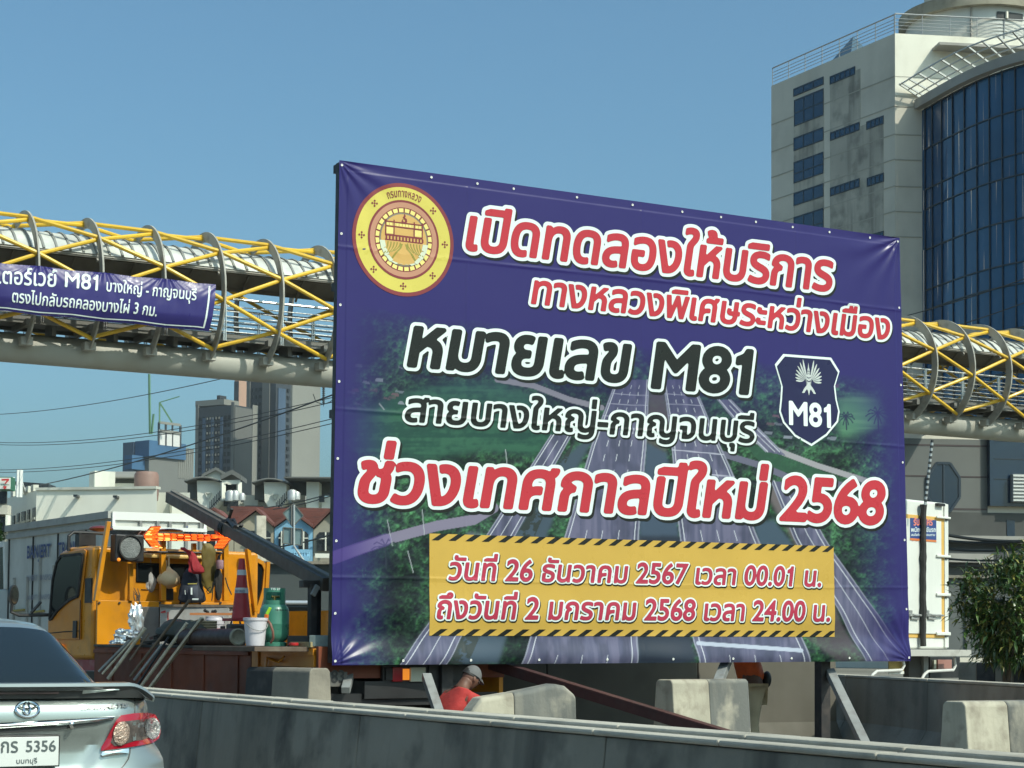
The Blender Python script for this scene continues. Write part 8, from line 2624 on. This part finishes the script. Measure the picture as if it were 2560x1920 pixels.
    if hat:
        q = B(); q.grid(lambda u, v: head_c + (hpnt(u, .0 + .45 * v) - head_c) * 1.14 + up_ * .012, 24, 10)
        c_ = head_c + up_ * .035
        q.grid(lambda u, v: c_ + sdv * (.088 * math.cos(math.pi * u)) * (1 - .1 * v) + hdv * (.05 + .085 * math.sin(math.pi * u) * (.75 + .55 * v)) - up_ * .018 * v, 16, 4)
        q.build('cap', hat, t, local=True, smooth=True)
    return t
# worker bending down behind the low block, seen from the side, facing right
loc = atY(1140, 1700, 16.05); loc.z = 0
J = {'pelvis': (V3((0, -.16, .40)), .145), 'belly': (V3((0, -.12, .60)), .14), 'chest': (V3((0, -.01, .84)), .15), 'neck': (V3((0, .08, .985)), .06),
     'head0': (V3((0, .12, 1.02)), .07), 'head1': (V3((0, .15, 1.05)), .075),
     'Lsh': (V3((-.19, .02, .87)), .064), 'Lel': (V3((-.24, .27, .74)), .048), 'Lwr': (V3((-.16, .47, .66)), .033),
     'Rsh': (V3((.19, .02, .87)), .064), 'Rel': (V3((.24, .27, .76)), .048), 'Rwr': (V3((.16, .48, .70)), .033),
     'Lhip': (V3((-.10, -.12, .36)), .10), 'Lkn': (V3((-.16, .28, .46)), .068), 'Lan': (V3((-.14, .02, .09)), .045), 'Lto': (V3((-.15, .20, .04)), .04),
     'Rhip': (V3((.10, -.12, .36)), .10), 'Rkn': (V3((.16, .28, .48)), .068), 'Ran': (V3((.14, .02, .09)), .045), 'Rto': (V3((.15, .20, .04)), .04)}
M_SHR = mat('shirt_red', (.42, .035, .03), .85, vary=.25, scale=9, bump=.4, bscale=14); M_TRD = mat('trousers_dark', (.03, .03, .035), .85, vary=.2, scale=9)
person('worker in a red shirt and grey cap crouching behind the low concrete block', (loc.x, loc.y, 0), R_(-85), J, .85, 1, (M_SHR, M_TRD), V3((0, .17, 1.055)), V3((0, .85, -.5)), mat('cap_grey', (.13, .13, .13), .8, vary=.2))
# worker standing behind the board: legs and the hem of an orange vest show
loc = atY(1884, 1690, 17.6)
J = {'pelvis': (V3((0, 0, .92)), .135), 'belly': (V3((.02, .04, 1.08)), .135), 'chest': (V3((.03, .13, 1.30)), .15), 'neck': (V3((.03, .18, 1.46)), .06),
     'head0': (V3((.03, .21, 1.52)), .07), 'head1': (V3((.03, .23, 1.58)), .075),
     'Lsh': (V3((-.18, .13, 1.38)), .06), 'Lel': (V3((-.23, .30, 1.24)), .046), 'Lwr': (V3((-.17, .42, 1.45)), .032),
     'Rsh': (V3((.22, .13, 1.38)), .06), 'Rel': (V3((.27, .30, 1.24)), .046), 'Rwr': (V3((.2, .43, 1.46)), .032),
     'Lhip': (V3((-.085, 0, .86)), .095), 'Lkn': (V3((-.09, .03, .48)), .062), 'Lan': (V3((-.09, -.03, .09)), .045), 'Lto': (V3((-.11, .15, .035)), .04),
     'Rhip': (V3((.085, 0, .86)), .095), 'Rkn': (V3((.09, .05, .48)), .062), 'Ran': (V3((.09, .02, .09)), .045), 'Rto': (V3((.11, .20, .035)), .04)}
M_SHO = mat('vest_orange', (.75, .12, .015), .55, spec=.5, vary=.3, scale=10, bump=.5, bscale=16); M_TRK = mat('trousers_khaki', (.5, .43, .29), .85, vary=.25, scale=7, bump=.4, bscale=12)
w2 = person('worker in an orange vest and khaki trousers standing behind the billboard, only legs showing', (loc.x, loc.y, 0), R_(58), J, .4, 1, (M_SHO, M_TRK), V3((.03, .24, 1.60)), V3((0, 1, -.1)), mat('cap_grey'))
q = B(); q.ball((.06, -.16, 1.0), .09, 12, 8, (.8, .6, 1.1)); q.build('pouch', M_BLK, w2, local=True, smooth=True)
# ------------------------------------------------------------------ AIR
hz_m = bpy.data.materials.new('haze_air')
hz_m.use_nodes = True
_hn = hz_m.node_tree
_hn.nodes.remove(_hn.nodes['Principled BSDF'])
_pv = _hn.nodes.new('ShaderNodeVolumePrincipled')
_pv.inputs['Color'].default_value = (.80, .88, .90, 1)
_pv.inputs['Density'].default_value = .00012
_pv.inputs['Anisotropy'].default_value = 0.0
_hn.links.new(_pv.outputs[0], _hn.nodes['Material Output'].inputs['Volume'])
hz_o = B().box(-160, 900, -60, 900, -1.2, 150).build('haze', hz_m)
hz_o['kind'] = 'stuff'
